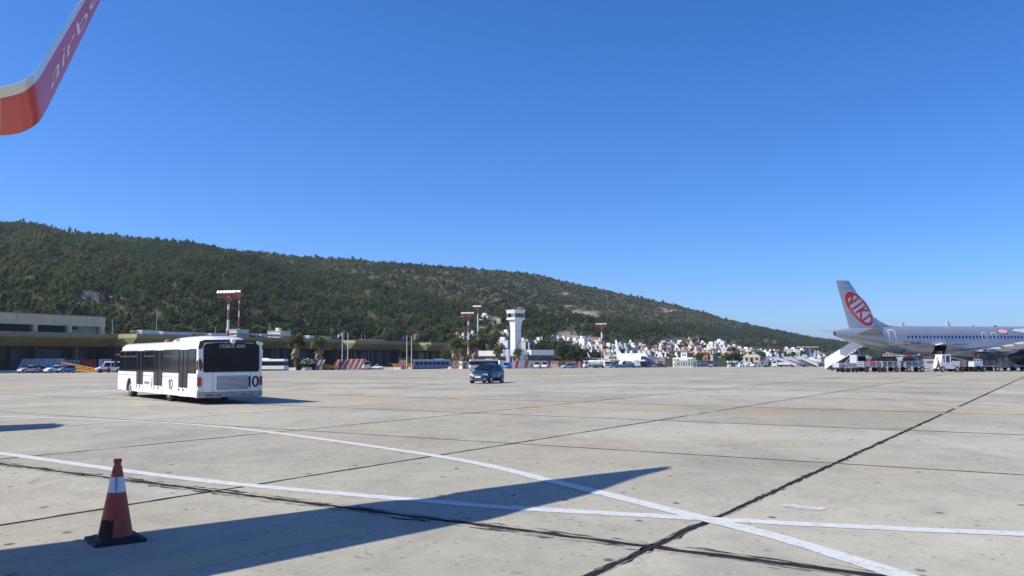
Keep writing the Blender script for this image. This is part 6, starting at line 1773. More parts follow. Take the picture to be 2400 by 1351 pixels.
for x, Y, rz, lab, L, H in ((1866, 300, 172, 'white passenger stairs parked at the left of the row of three', 6.2, 2.7), (1894, 302, 172, 'white passenger stairs in the middle of the row of three', 6.6, 2.8), (1916, 300, 172, 'white passenger stairs at the right of the row of three', 5.6, 2.9)):
    stairs(lab, at(x, Y), R(rz), L, H, WHITE, GREYM, cheek=.7)
stairs('steep white passenger stairs in front of the low white hut', at(1788, 298), R(12), 1.8, 3.2, WHITE, GREYM, W=1.4, cheek=.5)
lorry('white flat lorry with an open bed left of the parked stairs', 1831, 296, 74, WHITE, WHITE, 6.4, 1.6)
o = thing('container_rack', 'row of pale frames with a dark deck on white boxes left of the porch house', 'rack', tuple(at(1718, 300)))
mb = MB(); mb.box((0, 0, 1.35), (4.4, 1.4, .18)); mb.build('deck', DARKM, o)
for k in range(4): mb = MB(); mb.box((-1.7 + k * 1.1, 0, 1.85), (.8, 1.0, .7), ry=.15); mb.build('crate', HW['blue'] if k % 2 else WHITE, o, bevel=.03)
for x in (-1.4, 1.3): mb = MB(); mb.box((x, 0, .6), (1.0, 1.2, 1.2)); mb.build('box', WHITE, o, bevel=.03)
for x, w, lab in ((1737, 1.7, 'white equipment box right of the rack of pale frames'), (1751, 1.5, 'white boxed trolley in front of the porch house')):
    o = thing('equipment_box', lab, 'equipment', tuple(at(x, 298)), R(8))
    mb = MB(); mb.box((0, 0, .75), (w, 1.3, 1.1)); mb.build('case', WHITE, o, bevel=.04)
    mb = MB(); mb.bar((-w * .4, 0, 1.3), (w * .3, 0, 2.6), .12); mb.bar((w * .3, 0, 1.3), (w * .3, 0, 2.6), .1); mb.build('mast', WHITE, o)
    for s in (-1, 1): mb = MB(); mb.cyl((s * w * .32, -.66, .22), (s * w * .32, -.5, .22), .22, n=10); mb.build('wheel', BLACK, o)
car('small white van with round cab in front of the grey half built house', 'van', at(1770, 296), R(110), WHITE, 3.4, 1.6, 1.9, PANELVAN, name='van')
# far light aircraft in blue and white
o = thing('light_aircraft', 'small blue light aircraft parked right of the lime edged canopy', 'aircraft', tuple(at(1662, 300)), R(-8))
mb = MB(); NA = M('aircraft_blue', (.05, .10, .25), .35, coat=.3)
def er(x, z, ry, rz): return [(x, ry * math.cos(2 * PI * k / 12), z + rz * math.sin(2 * PI * k / 12)) for k in range(12)]
mb.loft([er(-3.6, 1.35, .06, .1), er(-2, 1.2, .3, .35), er(0, 1.15, .55, .62), er(1.6, 1.05, .55, .55), er(3.0, .95, .4, .4), er(3.4, .95, .12, .12)]); mb.build('fuselage', NA, o, smooth=50)
mb = MB(); mb.prism([(-3.7, 1.4), (-2.6, 1.4), (-3.4, 2.7), (-3.9, 2.7)], -.04, .04, 'y'); mb.build('fin', NA, o)
mb = MB(); mb.box((.4, 0, .85), (1.3, 9.0, .12), top=(.8, .95)); mb.build('wing', WHITE, o)
mb = MB(); mb.box((-3.3, 0, 1.4), (.7, 2.8, .07)); mb.build('tailplane', WHITE, o)
mb = MB(); mb.loft([er(-.6, 1.5, .3, .3), er(.1, 1.62, .45, .45), er(1.2, 1.3, .4, .4)]); mb.build('canopy', GLASS, o, smooth=50)
for x, y in ((.3, -1), (.3, 1), (2.4, 0)): mb = MB(); mb.cyl((x, y - .05, .2), (x, y + .05, .2), .2, n=10); mb.bar((x, y, .2), (x, y * .5, .9), .06); mb.build('wheel', BLACK, o)

# ------------------------------------------------------------------ traffic cone
CR = M('cone_red', (0.43, 0.058, 0.030), 0.55, var=.15, scale=9, bump=.1, dirt=.45, dirt_rgb=(.13, .05, .035))
CBAND = M('cone_band', (0.70, 0.72, 0.74), 0.35, var=.06, scale=10)
p = G(270, 1268)
cone = thing('traffic_cone', 'orange red traffic cone with one white band and a black base', 'traffic cone', (p.x, p.y, 0), R(38))
H = 0.93
prof = lambda z: lerp(.187, .052, (z - .07) / (.83 - .07))
mb = MB(); mb.lathe([(prof(.06), .06), (prof(.22), .22), (prof(.53), .53), (prof(.83), .83)], n=32, cap=False); mb.lathe([(prof(.83), .83), (.050, .845), (.039, .86), (.037, .885), (.044, .90), (.046, .925), (.040, .935), (.03, .935)], n=28, cap=True)
mb.build('body', CR, cone, smooth=50)
mb = MB(); mb.lathe([(prof(.56) + .003, .56), (prof(.735) + .003, .735)], n=32, cap=False); mb.build('reflective_band', CBAND, cone, smooth=50, fix=False)
mb = MB(); mb.box((-.03, -prof(.65) * .9, .648), (.006, .05, .17)); mb.build('band_seam', M('seam_blue', (.10, .13, .28), .6), cone)
# scuffed dirty skirt on one side
mb = MB()
gq = random.Random(3)
rows = []
for k in range(8):
    a = R(-172 + k * 8.5); top_ = .265 + gq.uniform(-.02, .015)
    rows.append([(math.cos(a) * (prof(z) + .002), math.sin(a) * (prof(z) + .002), z) for z in (.068, .16, top_)])
mb.loft(rows, cap=False, closed=False); mb.build('black_scuff', M('scuff', (.035, .018, .014), .9, var=.5, scale=12), cone, smooth=50, fix=False)
mb = MB(); mb.box((0, 0, .022), (.56, .56, .044), top=(.97, .97)); mb.box((0, 0, .055), (.44, .44, .022), top=(.9, .9)); mb.build('base', BLACK, cone, bevel=.012)
# ------------------------------------------------------------------ airliners
FUS = [(0.0, 4.90, .32, .30), (.5, 4.86, .50, .45), (1.5, 4.76, .74, .68), (3, 4.60, 1.02, .96), (4.8, 4.42, 1.30, 1.24), (7, 4.20, 1.62, 1.56), (9, 4.02, 1.86, 1.78), (11, 3.88, 2.01, 1.91), (13.2, 3.80, 2.07, 1.97), (14.1, 3.80, 2.07, 1.975),
       (15.0, 3.80, 2.07, 1.975), (18, 3.80, 2.07, 1.975), (22, 3.80, 2.07, 1.975), (26, 3.80, 2.07, 1.975), (29, 3.80, 2.07, 1.975), (31.5, 3.80, 2.07, 1.975), (33.2, 3.76, 2.0, 1.92), (34.6, 3.66, 1.80, 1.75), (35.8, 3.52, 1.45, 1.43), (36.7, 3.38, 1.02, 1.02), (37.3, 3.28, .55, .55), (37.57, 3.24, .08, .08)]
NF = 32
def fsec(x):
    xs = [f[0] for f in FUS]
    return tuple(float(np.interp(x, xs, [f[i] for f in FUS])) for i in (1, 2, 3))
def hull(x, z, off=.02, side=-1):
    zc, rz, ry = fsec(x)
    q = max(-.999, min(.999, (z - zc) / rz))
    return (x, side * (ry * math.sqrt(1 - q * q) + off), z)
def finhalf(x, z):
    t = min(1, max(0, (z - 5.4) / 6.4)); xl = lerp(6.9, 2.3, t); xt = lerp(2.25, .45, t); c = (x - xt) / max(.01, xl - xt)
    c = min(1, max(0, c)); return lerp(.34, .12, t) * math.sin(PI * min(1, c ** .75)) ** .6 + .01
def foil(LE, TE, n, th):
    """ring of a wing section from the leading to the trailing edge; n points to the upper side"""
    LE, TE, n = Vector(LE), Vector(TE), Vector(n); d = TE - LE; c = d.length
    up = [(0, 0), (.03, .30), (.12, .72), (.35, 1.0), (.65, .72), (1, .04)]
    dn = [(1, -.04), (.65, -.34), (.35, -.55), (.12, -.45), (.03, -.22)]
    return [LE + d * a + n * (b * th * c * .5) for a, b in up] + [LE + d * a + n * (b * th * c * .5) for a, b in dn]
def airliner(name, lab, loc, rz, hullm, wingm, finm, engm, belly=None, wings=True, detail=True, linem=None, sharklet=True, exitm=None):
    o = thing(name, lab, 'airliner', tuple(loc), rz)
    rings = []
    for x, zc, rz_, ry in FUS:
        rings.append([(x, ry * math.sin(2 * PI * k / NF), zc + rz_ * math.cos(2 * PI * k / NF)) for k in range(NF)])
    hole = (lambda i, k: i in (8, 9) and 18 <= k <= 22) if detail else None
    mb = MB(); mb.loft(rings, skip=hole, cap=False)
    mb.build('fuselage', hullm, o, smooth=35)
    mb = MB(); mb.cyl((-.02, 0, 4.9), (.25, 0, 4.9), .31, n=14); mb.build('exhaust_cone', DARKM, o)
    # fin with rudder
    def finring(z):
        t = (z - 5.2) / 6.6; xl = lerp(7.1, 2.3, t); xt = lerp(2.25, .42, t); R_ = []
        for c in (0, .25, .5, .75, .93, 1): R_.append((lerp(xt, xl, c), finhalf(lerp(xt, xl, c), z) if 0 < c < 1 else .012, z))
        for c in (.93, .75, .5, .25): R_.append((lerp(xt, xl, c), -finhalf(lerp(xt, xl, c), z), z))
        return R_
    mb = MB(); mb.loft([finring(z) for z in (5.2, 6.2, 7.5, 9, 10.5, 11.6, 11.78)]); fin = mb.build('tail_fin', finm, o, smooth=35)
    mb = MB(); mb.prism([(6.2, 5.5), (9.4, 5.74), (7.9, 5.95), (6.6, 6.5), (5.9, 7.0)], -.10, .10, 'y'); mb.build('fin_fillet', finm, o, bevel=.05)
    for s in (-1, 1):
        mb = MB(); mb.bar((3.42, s * (.30), 5.7), (1.02, s * (.115), 11.7), .03, .01); mb.build('rudder_gap', GREYM, fin)
    for s in (-1, 1):
        mb = MB(); mb.loft([foil((6.4, s * .8, 4.85), (2.6, s * .8, 4.85), (0, 0, 1), .11), foil((2.75, s * 6.2, 5.42), (1.25, s * 6.2, 5.42), (0, 0, 1), .10)]); mb.build('tailplane', wingm, o, smooth=35)
    if wings:
        for s in (-1, 1):
            nw = Vector((0, -s * .07, 1))
            st = [((25.6, s * 1.5, 2.55), (18.2, s * 1.5, 2.50)), ((22.4, s * 6.3, 3.02), (18.2, s * 6.3, 2.98)), ((16.9, s * 16.6, 4.0), (15.3, s * 16.6, 4.0))]
            rg_ = [foil(a, b, nw, th) for (a, b), th in zip(st, (.14, .12, .10))]
            if sharklet:
                rg_.append(foil((16.3, s * 17.1, 4.35), (14.9, s * 17.1, 4.35), Vector((0, -s * .7, .7)), .09)); rg_.append(foil((15.0, s * 17.6, 6.3), (14.2, s * 17.6, 6.3), Vector((0, -s, .1)), .08))
            mb = MB(); mb.loft(rg_); w = mb.build('wing', wingm, o, smooth=35)
            for y, x0, x1, z in ((4.2, 20.4, 17.4, 2.62), (7.6, 20.0, 16.5, 2.92), (10.6, 18.8, 15.6, 3.2), (13.2, 17.6, 14.9, 3.45)):
                mb = MB(); mb.loft([[(lerp(x0, x1, t), s * y + .28 * r * math.sin(2 * PI * k / 8), z - .22 + .10 * t + .30 * r * math.cos(2 * PI * k / 8)) for k in range(8)] for t, r in ((0, .05), (.2, .8), (.5, 1), (.8, .6), (1, .05))]); mb.build('flap_fairing', M('fairing_grey', (.62, .63, .62), .4), w, smooth=50)
            # engine
            e = lambda x, r, z=1.72: [(x, s * 5.75 + r * math.sin(2 * PI * k / 20), z + r * math.cos(2 * PI * k / 20)) for k in range(20)]
            mb = MB(); mb.loft([e(22.3, .92), e(22.6, 1.02), e(24.2, 1.16), e(25.6, 1.15), e(26.3, 1.08), e(26.5, 1.0), e(26.3, .93), e(25.6, .9)], cap=False); en = mb.build('engine', engm, o, smooth=50)
            mb = MB(); mb.cyl((25.5, s * 5.75, 1.72), (25.55, s * 5.75, 1.72), .92, n=18); mb.build('fan', DARKM, en)
            mb = MB(); mb.loft([e(22.8, .9), e(22.0, .72), e(21.2, .50), e(21.15, .3), e(20.5, .06)]); mb.build('exhaust', M('hot_metal', (.10, .09, .085), .4, .7), en, smooth=40)
            mb = MB(); mb.prism([(26.0, 2.75), (20.2, 2.75), (21.2, 2.2), (25.4, 2.6)], s * 5.75 - .18, s * 5.75 + .18, 'y'); mb.build('pylon', wingm, en, bevel=.05)
            # main gear
            g = thing('landing_gear', None, None, (0, 0, 0)); g.parent = o; g.name = 'landing_gear'
            mb = MB(); mb.cyl((18.9, s * 3.8, .5), (18.9, s * 3.6, 2.6), .14, n=10); mb.bar((18.9, s * 3.8, .9), (18.9, s * 2.4, 2.2), .1); mb.build('leg', GALV, g)
            for dy in (-.42, .42): mb = MB(); mb.cyl((18.9, s * 3.8 + dy - .18, .56), (18.9, s * 3.8 + dy + .18, .56), .56, n=18); mb.build('wheel', BLACK, g, smooth=40)
        mb = MB()
        bf = lambda x, w, z0: [(x, w * math.cos(PI * k / 8), 2.6 - (2.6 - z0) * math.sin(PI * k / 8) ** .7) for k in range(9)]
        mb.loft([bf(14.4, .5, 2.0), bf(15.6, 1.6, 1.62), bf(18, 2.02, 1.45), bf(23, 2.04, 1.45), bf(26, 1.9, 1.55), bf(27.8, .9, 1.78)]); mb.build('belly_fairing', belly or hullm, o, smooth=50)
        g = thing('landing_gear', None, None, (0, 0, 0)); g.parent = o
        mb = MB(); mb.cyl((32.3, 0, .4), (32.3, 0, 2.2), .10, n=10); mb.build('leg', GALV, g)
        for dy in (-.25, .25): mb = MB(); mb.cyl((32.3, dy - .11, .38), (32.3, dy + .11, .38), .38, n=16); mb.build('wheel', BLACK, g, smooth=40)
    # cabin windows
    wm = MB(); me = None
    skip = [(20.4, 21.2), (21.9, 22.7)]
    for s in (-1, 1):
        x = 9.5
        while x < 32.6:
            pts = [hull(x + dx, 4.42 + dz, .012, s) for dx, dz in ((-.10, -.14), (-.06, -.18), (.06, -.18), (.10, -.14), (.10, .14), (.06, .18), (-.06, .18), (-.10, .14))]
            mb = MB(); mb.poly(pts if s < 0 else pts[::-1]); mb.build('window', GLASS, o, fix=False); x += .533
    # cockpit glass
    for s in (-1, 1):
        for x0, x1, z0, z1 in ((35.25, 35.75, 4.20, 4.62), (35.85, 36.25, 4.12, 4.45)):
            mb = MB(); mb.poly([hull(x0, z0, .02, s), hull(x1, z0 - .02, .02, s), hull(x1 - .1, z1 - .06, .02, s), hull(x0 + .05, z1, .02, s)]); mb.build('cockpit_window', GLASS, o, fix=False)
    for s in (-1, 1): mb = MB(); mb.poly([(36.42, s * .05, 4.22), (36.42, s * .52, 4.14), (36.0, s * .56, 4.52), (36.0, s * .05, 4.66)]); mb.build('cockpit_window', GLASS, o, fix=False)
    lm = linem or WHITE
    def outline(nm, x0, x1, z0, z1, w, side=-1):
        """frame line that follows the curved hull"""
        mb = MB(); n = 8
        def rib(p, q):
            for k in range(n):
                a = Vector((lerp(p[0], q[0], k / n), 0, lerp(p[1], q[1], k / n))); b = Vector((lerp(p[0], q[0], (k + 1) / n), 0, lerp(p[1], q[1], (k + 1) / n)))
                d = (b - a).normalized(); nn = Vector((-d.z, 0, d.x)) * w / 2
                mb.poly([hull(*(v.x, v.z), .018, side) for v in (a - nn, b - nn, b + nn, a + nn)])
        r = .16
        for p, q in (((x0, z0 + r), (x0, z1 - r)), ((x0, z1 - r), (x0 + r, z1)), ((x0 + r, z1), (x1 - r, z1)), ((x1 - r, z1), (x1, z1 - r)), ((x1, z1 - r), (x1, z0 + r)), ((x1, z0 + r), (x1 - r, z0)), ((x1 - r, z0), (x0 + r, z0)), ((x0 + r, z0), (x0, z0 + r))): rib(p, q)
        return mb.build(nm, lm, o, fix=False)
    for s in (-1, 1):
        outline('door_frame', 6.85, 7.75, 3.45, 5.35, .09, s)
        outline('exit_frame', 20.45, 21.15, 3.95, 5.02, .075, s); outline('exit_frame', 21.95, 22.65, 3.95, 5.02, .075, s)
        outline('door_frame', 31.6, 32.5, 3.35, 5.25, .07, s)
    return o, fin
SILVER = M('silver_paint', (0.45, 0.485, 0.54), 0.38, 0.55, coat=.3, var=.04, scale=.6, dirt=.10, dirt_rgb=(.3, .29, .27))
SILVW = M('silver_wing', (0.47, 0.48, 0.50), 0.42, 0.45, var=.06, scale=.6)
NAC = M('nacelle_blue', (0.03, 0.075, 0.15), 0.3, .2, coat=.4, var=.1)
jet, jfin = airliner('airliner', 'silver airliner with a red oval on its tail fin, luggage being loaded', (41.7, 110.5, 0), R(12), SILVER, SILVW, SILVER, NAC)
LRED = M('livery_red', (0.72, 0.03, 0.045), 0.4, coat=.3)
LWHT = M('livery_white', (0.74, 0.72, 0.70), 0.4, coat=.3)
# hold: a lined opening with its door swung up
th0, th1 = 2 * PI * 18 / NF, 2 * PI * 23 / NF
mb = MB(); HOLD = M('hold_dark', (0.02, 0.018, 0.016), .9)
sec_ = []
for x in (13.2, 15.0):
    r_ = []
    for k in range(18, 24):
        t = 2 * PI * k / NF; r_.append((x, 1.97 * math.sin(t) * .995, 3.8 + 2.07 * math.cos(t) * .995))
    r_ += [(x, -.2, r_[-1][2]), (x, -.2, r_[0][2])]
    sec_.append(r_)
mb.loft(sec_, skip=lambda i, k: k < 5); mb.build('cargo_hold', HOLD, jet)
mb = MB(); a = []
for x in (13.25, 14.95):
    for k in range(7):
        t = th1 + (th1 - th0) * .0; ang = R(-18 + k * 7)
        a.append((x, -1.9 - math.cos(ang) * .25 * k - .02, 3.42 - .0 * k + .26 * math.sin(R(90) * k / 6) * .6))
mb.add(a, [(k, k + 1, 8 + k, 7 + k) for k in range(6)]); cd = mb.build('cargo_door', [LWHT], jet, fix=False); cd.modifiers.new('door_thickness', 'SOLIDIFY').thickness = .12
mb = MB(); pr = [hull(x, z, .022) for x, z in ((13.25, 3.40), (14.95, 3.40), (14.95, 3.50), (13.25, 3.50))]; mb.poly(pr); mb.build('sill_line', LWHT, jet, fix=False)
# the fin badge
C0 = Vector((3.55, 8.1)); AX = Vector((.645, -.764)); AY = Vector((.764, .645))
LA, LB = 2.72, 1.34
def onfin(a, b, off, side):
    q = C0 + AX * a + AY * b
    return (q.x, side * (finhalf(q.x, q.y) + off), q.y)
def fin_disc(nm, la, lb, mat, off, side, inner=None, da=0, db=0):
    mb = MB(); n = 40; m = 5
    for j in range(m):
        f0, f1 = j / m, (j + 1) / m
        if inner: f0, f1 = lerp(inner, 1, f0), lerp(inner, 1, f1)
        for k in range(n):
            t0, t1 = 2 * PI * k / n, 2 * PI * (k + 1) / n
            mb.poly([onfin(da + la * f * math.cos(t), db + lb * f * math.sin(t), off, side) for f, t in ((f0, t0), (f1, t0), (f1, t1), (f0, t1))])
    return mb.build(nm, mat, jfin, fix=False)
def capsule(p, q, w, n=6):
    p, q = Vector(p), Vector(q); d = (q - p).normalized(); s = Vector((-d.y, d.x)); pts = []
    a0 = math.atan2(s.y, s.x)
    for k in range(n + 1): t = a0 + PI * k / n; pts.append(p + Vector((math.cos(t), math.sin(t))) * w / 2)
    for k in range(n + 1): t = a0 + PI + PI * k / n; pts.append(q + Vector((math.cos(t), math.sin(t))) * w / 2)
    return pts
STROKES = [((-2.22, -.30), (-2.00, .56)), ((-2.00, .56), (-1.36, -.62)), ((-1.36, -.62), (-1.12, .70)), ((-.60, -.68), (-.34, .74)), ((.06, -.66), (.34, .74)), ((.16, -.05), (.98, .72)), ((.28, .02), (1.06, -.66)), ((1.42, -.62), (1.66, .60))]
for side in (-1, 1):
    fin_disc('badge_edge', LA * 1.06, LB * 1.08, LWHT, .006, side); fin_disc('badge_ring', LA, LB, LRED, .012, side); fin_disc('badge_field', LA * .82, LB * .73, LWHT, .018, side, da=.0, db=.06)
    mb = MB()
    for p, q in STROKES:
        p, q = Vector(p), Vector(q); L_ = (q - p).length; d = (q - p) / L_; s_ = Vector((-d.y, d.x)); w_ = .145
        rows = []
        for k in range(17):        # from one rounded end to the other in thin slices that hug the skin
            t = -w_ + (L_ + 2 * w_) * k / 16
            e_ = max(0, -t, t - L_); hw_ = max(.012, math.sqrt(max(0, w_ * w_ - e_ * e_)))
            rows.append([p + d * t + s_ * (hw_ * f) for f in (-1, -.5, 0, .5, 1)])
        for k in range(16):
            for j in range(4):
                mb.poly([onfin(v.x * .98, v.y * 1.08 + .02, .032, side) for v in (rows[k][j], rows[k][j + 1], rows[k + 1][j + 1], rows[k + 1][j])])
    mb.build('badge_lettering', LRED, jfin, fix=False)
    def ring_text(a, b):
        t = -PI / 2 + a / 2.35; r = .92 + (-b) * 0
        e = Vector((LA * .90 * math.sin(a / 2.6), -LB * .885 * math.cos(a / 2.6)))
        return onfin(e.x, e.y + b, .028, side)
    lettering('badge_small_lettering', 'WWW.FLYNIKI.COM', ring_text, LWHT, jfin, size=.22, bold=.004, spacing=1.25)
def onhull(x0, z0, off=.022, side=-1):
    return lambda a, b: hull(x0 + a, z0 + b, off, side)
lettering('registration', 'OE-LEO', onhull(10.45, 3.62), M('marking_dark', (.05, .06, .09), .5), jet, size=.44, bold=.008)
for dz, m in ((.14, LRED), (0, LWHT), (-.14, LRED)):
    mb = MB(); mb.poly([hull(9.15 + dx, 3.62 + dz + z, .022) for dx, z in ((-.28, -.07), (.28, -.07), (.28, .07), (-.28, .07))]); mb.build('small_flag', m, jet, fix=False)
def hull_disc(nm, cx, cz, la, lb, mat, off):
    mb = MB(); n = 28
    for j in range(3):
        for k in range(n):
            t0, t1 = 2 * PI * k / n, 2 * PI * (k + 1) / n
            mb.poly([hull(cx + la * f * math.cos(t), cz + lb * f * math.sin(t), off) for f, t in ((j / 3, t0), ((j + 1) / 3, t0), ((j + 1) / 3, t1), (j / 3, t1))])
    return mb.build(nm, mat, jet, fix=False)
hull_disc('small_badge', 24.0, 5.18, .80, .36, LRED, .02); hull_disc('small_badge_field', 24.0, 5.18, .66, .25, LWHT, .026)
lettering('small_badge_lettering', 'NIKI', onhull(24.0, 5.18, .032), LRED, jet, size=.42, bold=.022)
# pale leaf-like panel with a dark edge, forward of the badge
def leafpanel(nm, sc_, mat, off):
    P_ = [(25.1, 5.32), (26.0, 5.55), (28.0, 5.62), (31.0, 5.58), (31.0, 4.95), (29.2, 4.72), (27.4, 4.85), (26.0, 5.12)]
    c = Vector((28.3, 5.22)); mb = MB(); q = [c + (Vector(p) - c) * sc_ for p in P_]
    n = len(q)
    for k in range(n):
        a, b = q[k], q[(k + 1) % n]
        for j in range(4):
            f0, f1 = j / 4, (j + 1) / 4
            mb.poly([hull(*(c + (v - c) * f), off) for v, f in ((a, f0), (b, f0), (b, f1), (a, f1))])
    return mb.build(nm, mat, jet, fix=False)
leafpanel('panel_edge', 1.0, M('marking_navy', (.03, .06, .10), .5), .02); leafpanel('pale_panel', .93, M('panel_pale', (.52, .60, .66), .4), .027)
# antennas on the spine, stencil lines, tail light
for x, h, m in ((10.0, .55, WHITE), (16.9, .75, WHITE), (20.6, .22, WHITE), (24.2, .15, DARKM)):
    mb = MB(); mb.prism([(x + .45, 5.84), (x - .15, 5.84), (x - .25, 5.86 + h), (x + .02, 5.86 + h)], -.03, .03, 'y'); mb.build('antenna', m, jet)
for x0, x1, z in ((15.2, 18.0, 3.42),):
    mb = MB(); mb.poly([hull(x, zz, .02) for x, zz in ((x0, z), (x1, z), (x1, z + .05), (x0, z + .05))]); mb.build('stencil_line', MATS['marking_navy'], jet, fix=False)
mb = MB(); mb.poly([hull(15.05 + dx, 3.85 + dz, .02) for dx, dz in ((-.05, -.3), (.05, -.3), (.05, .3), (-.05, .3))]); mb.build('stencil_mark', MATS['marking_navy'], jet, fix=False)
mb = MB(); mb.poly([hull(9.0 + .22 * math.cos(t), 2.62 + .30 * math.sin(t), .02) for t in [2 * PI * k / 12 for k in range(12)]]); mb.build('outflow_valve', HOLD, jet, fix=False)
mb = MB()
for k in range(4): mb.poly([(1.2 + .16 * k, -(finhalf(1.4, 11.2) + .02), 11.05 + .09 * (k % 2)), (1.9, -(finhalf(1.7, 11.2) + .02), 11.05 + .09 * k * .3), (1.9, -(finhalf(1.7, 11.2) + .02), 11.12 + .09 * k * .3), (1.2 + .16 * k, -(finhalf(1.4, 11.2) + .02), 11.12 + .09 * (k % 2))])
mb.build('fin_emblem', LWHT, jfin, fix=False)

# the white airliner across the apron
JW = M('jet_white', (.80, .80, .80), .3, coat=.4, var=.02)
p = at(1441, 378)
w2, w2fin = airliner('airliner', 'white airliner facing us in front of the town', (p.x, p.y, gz(360)), math.atan2(-.972, .235), JW, JW, JW, JW, detail=False, linem=M('outline_grey', (.5, .52, .55), .5))
for z, r_ in ((9.2, 1.0), (8.0, 1.3), (6.9, 1.5)):
    for s in (-1, 1):
        mb = MB()
        for k in range(6):
            a0, a1 = R(20 + 24 * k), R(44 + 24 * k); x_ = 2.9 + (11.8 - z) * .33
            mb.bar((x_ + r_ * math.cos(a0), s * .40, z + r_ * .4 * math.sin(a0)), (x_ + r_ * math.cos(a1), s * .40, z + r_ * .4 * math.sin(a1)), .16, .05)
        mb.build('fin_arc', M('arc_grey', (.32, .36, .42), .5), w2fin)

# ------------------------------------------------------------------ the airliner whose wing reaches over us
ofw = Vector((.34, -.94, 0)); olf = Vector((.94, .34, 0))
oloc = Vector((-26.7, 26.4, 0))
orz = math.atan2(ofw.y, ofw.x)
OWN = M('own_white', (.62, .62, .62), .35, coat=.4, var=.03)
WRED = M('winglet_red', (.56, .014, .014), .30, spec=.16, coat=.05, var=.05, scale=1.5)
own, ofin = airliner('airliner', 'near airliner of which only the red upturned wing tip shows at top left', tuple(oloc), orz, OWN, OWN, OWN, OWN, wings=False, detail=False)
Mi = (Matrix.Translation(oloc) @ Matrix.Rotation(orz, 4, 'Z')).inverted()
LEs = [Vector((-14.7, -1.2, 4.0)), Vector((-8.1, 7.5, 4.9)), P(0, 205, 10.1), P(45, 194, 10.25), P(68, 180, 10.4), P(88, 160, 10.6), P(108, 128, 10.9), P(135, 86, 11.3), P(190, 0, 12.15), P(250, -94, 13.7), P(283, -146, 14.5), P(288, -152, 14.6)]
TEs = [Vector((-16.5, 3.4, 4.0)), Vector((-10.7, 8.76, 4.8)), P(0, 318, 11.9), P(38, 314, 11.95), P(68, 303, 12.0), P(91, 286, 12.15), P(106, 263, 12.35), P(132, 212, 12.75), P(236, 0, 14.1), P(290, -110, 14.8), P(305, -140, 15.0), P(308, -146, 15.05)]
NRM = [Vector((-.1, 0, 1)), Vector((-.1, 0, 1)), Vector((-.15, 0, 1)), Vector((-.3, 0, 1)), Vector((-.5, -.05, .85)), Vector((-.7, -.1, .7)), Vector((-.82, -.15, .5)), Vector((-.87, -.2, .42)), Vector((-.88, -.2, .40)), Vector((-.88, -.2, .40)), Vector((-.88, -.2, .4)), Vector((-.88, -.2, .4))]
THK = [.13, .105, .06, .055, .05, .04, .034, .028, .024, .022, .02, .016]
def cr(L, t):
    k = min(int(t), len(L) - 2); q = t - k
    p0, p1, p2, p3 = L[max(k - 1, 2 if k >= 2 else 0)], L[k], L[k + 1], L[min(k + 2, len(L) - 1)]
    if k < 2: return p1.lerp(p2, q)
    return 0.5 * ((2 * p1) + (p2 - p0) * q + (2 * p0 - 5 * p1 + 4 * p2 - p3) * q * q + (3 * p1 - p0 - 3 * p2 + p3) * q ** 3)
STN = [0, 1] + [2 + k / 3 for k in range(28)]
def wring(t):
    LE, TE = cr(LEs, t), cr(TEs, t); d = (TE - LE); n = cr(NRM, t).normalized(); n = (n - d * (n.dot(d) / d.length_squared)).normalized()
    c = d.length; th = float(np.interp(t, range(len(THK)), THK))
    up = [(0, 0), (.025, .36), (.10, .75), (.35, 1.0), (.65, .7), (1, .03)]
    dn = [(1, -.03), (.75, -.22), (.45, -.45), (.22, -.52), (.155, -.50), (.04, -.30)]
    return [LE + d * a + n * (b * th * c * .5) for a, b in up] + [LE + d * a + n * (b * th * c * .5) for a, b in dn]
rr = [[Mi @ q for q in wring(t)] for t in STN]
LEM = M('edge_grey', (.66, .72, .71), .30, .15, coat=.3)
def wingpart(nm, i0, i1, mats, cap=True):
    mb = MB(); n = 12
    v = [q for r_ in rr[i0:i1 + 1] for q in r_]; f = []; m = []
    for i in range(i1 - i0):
        for k in range(n):
            f.append((i * n + k, i * n + (k + 1) % n, (i + 1) * n + (k + 1) % n, (i + 1) * n + k))
            m.append(1 if k in (0, 1, 10, 11) else (2 if k < 5 else 0))
    mb.v = [tuple(q) for q in v]; mb.f = f; mb.m = m
    e = (i1 - i0) * n
    mb.f += [tuple(range(n - 1, -1, -1)), tuple(range(e, e + n))]; mb.m += [0, 0]
    return mb.build(nm, mats, own, smooth=40)
wingpart('wing', 0, 2, [OWN, LEM, OWN])
wl = wingpart('winglet', 2, 29, [WRED, LEM, OWN])
# the right wing of the same aircraft, out of view
mb = MB(); mb.loft([foil((25.6, -1.5, 2.9), (18.2, -1.5, 2.9), (0, 0, 1), .13), foil((22.4, -6.3, 3.6), (18.2, -6.3, 3.6), (0, 0, 1), .12), foil((17.0, -16.6, 5.2), (15.3, -16.6, 5.2), (0, 0, 1), .1)]); mb.build('wing', OWN, own, smooth=35)
for s in (-1, 1):
    for x in (19.0, 18.0):
        pass
g = thing('landing_gear', None, None, (0, 0, 0)); g.parent = own
for s in (-1, 1):
    mb = MB(); mb.cyl((18.9, s * 3.2, .5), (18.9, s * 3.0, 3.6), .15, n=10); mb.build('leg', GALV, g)
    for dy in (-.4, .4): mb = MB(); mb.cyl((18.9, s * 3.2 + dy - .18, .56), (18.9, s * 3.2 + dy + .18, .56), .56, n=16); mb.build('wheel', BLACK, g)
mb = MB(); mb.cyl((32.3, 0, .4), (32.3, 0, 2.2), .10, n=10); mb.build('leg', GALV, g)
for dy in (-.25, .25): mb = MB(); mb.cyl((32.3, dy - .11, .38), (32.3, dy + .11, .38), .38, n=14); mb.build('wheel', BLACK, g)
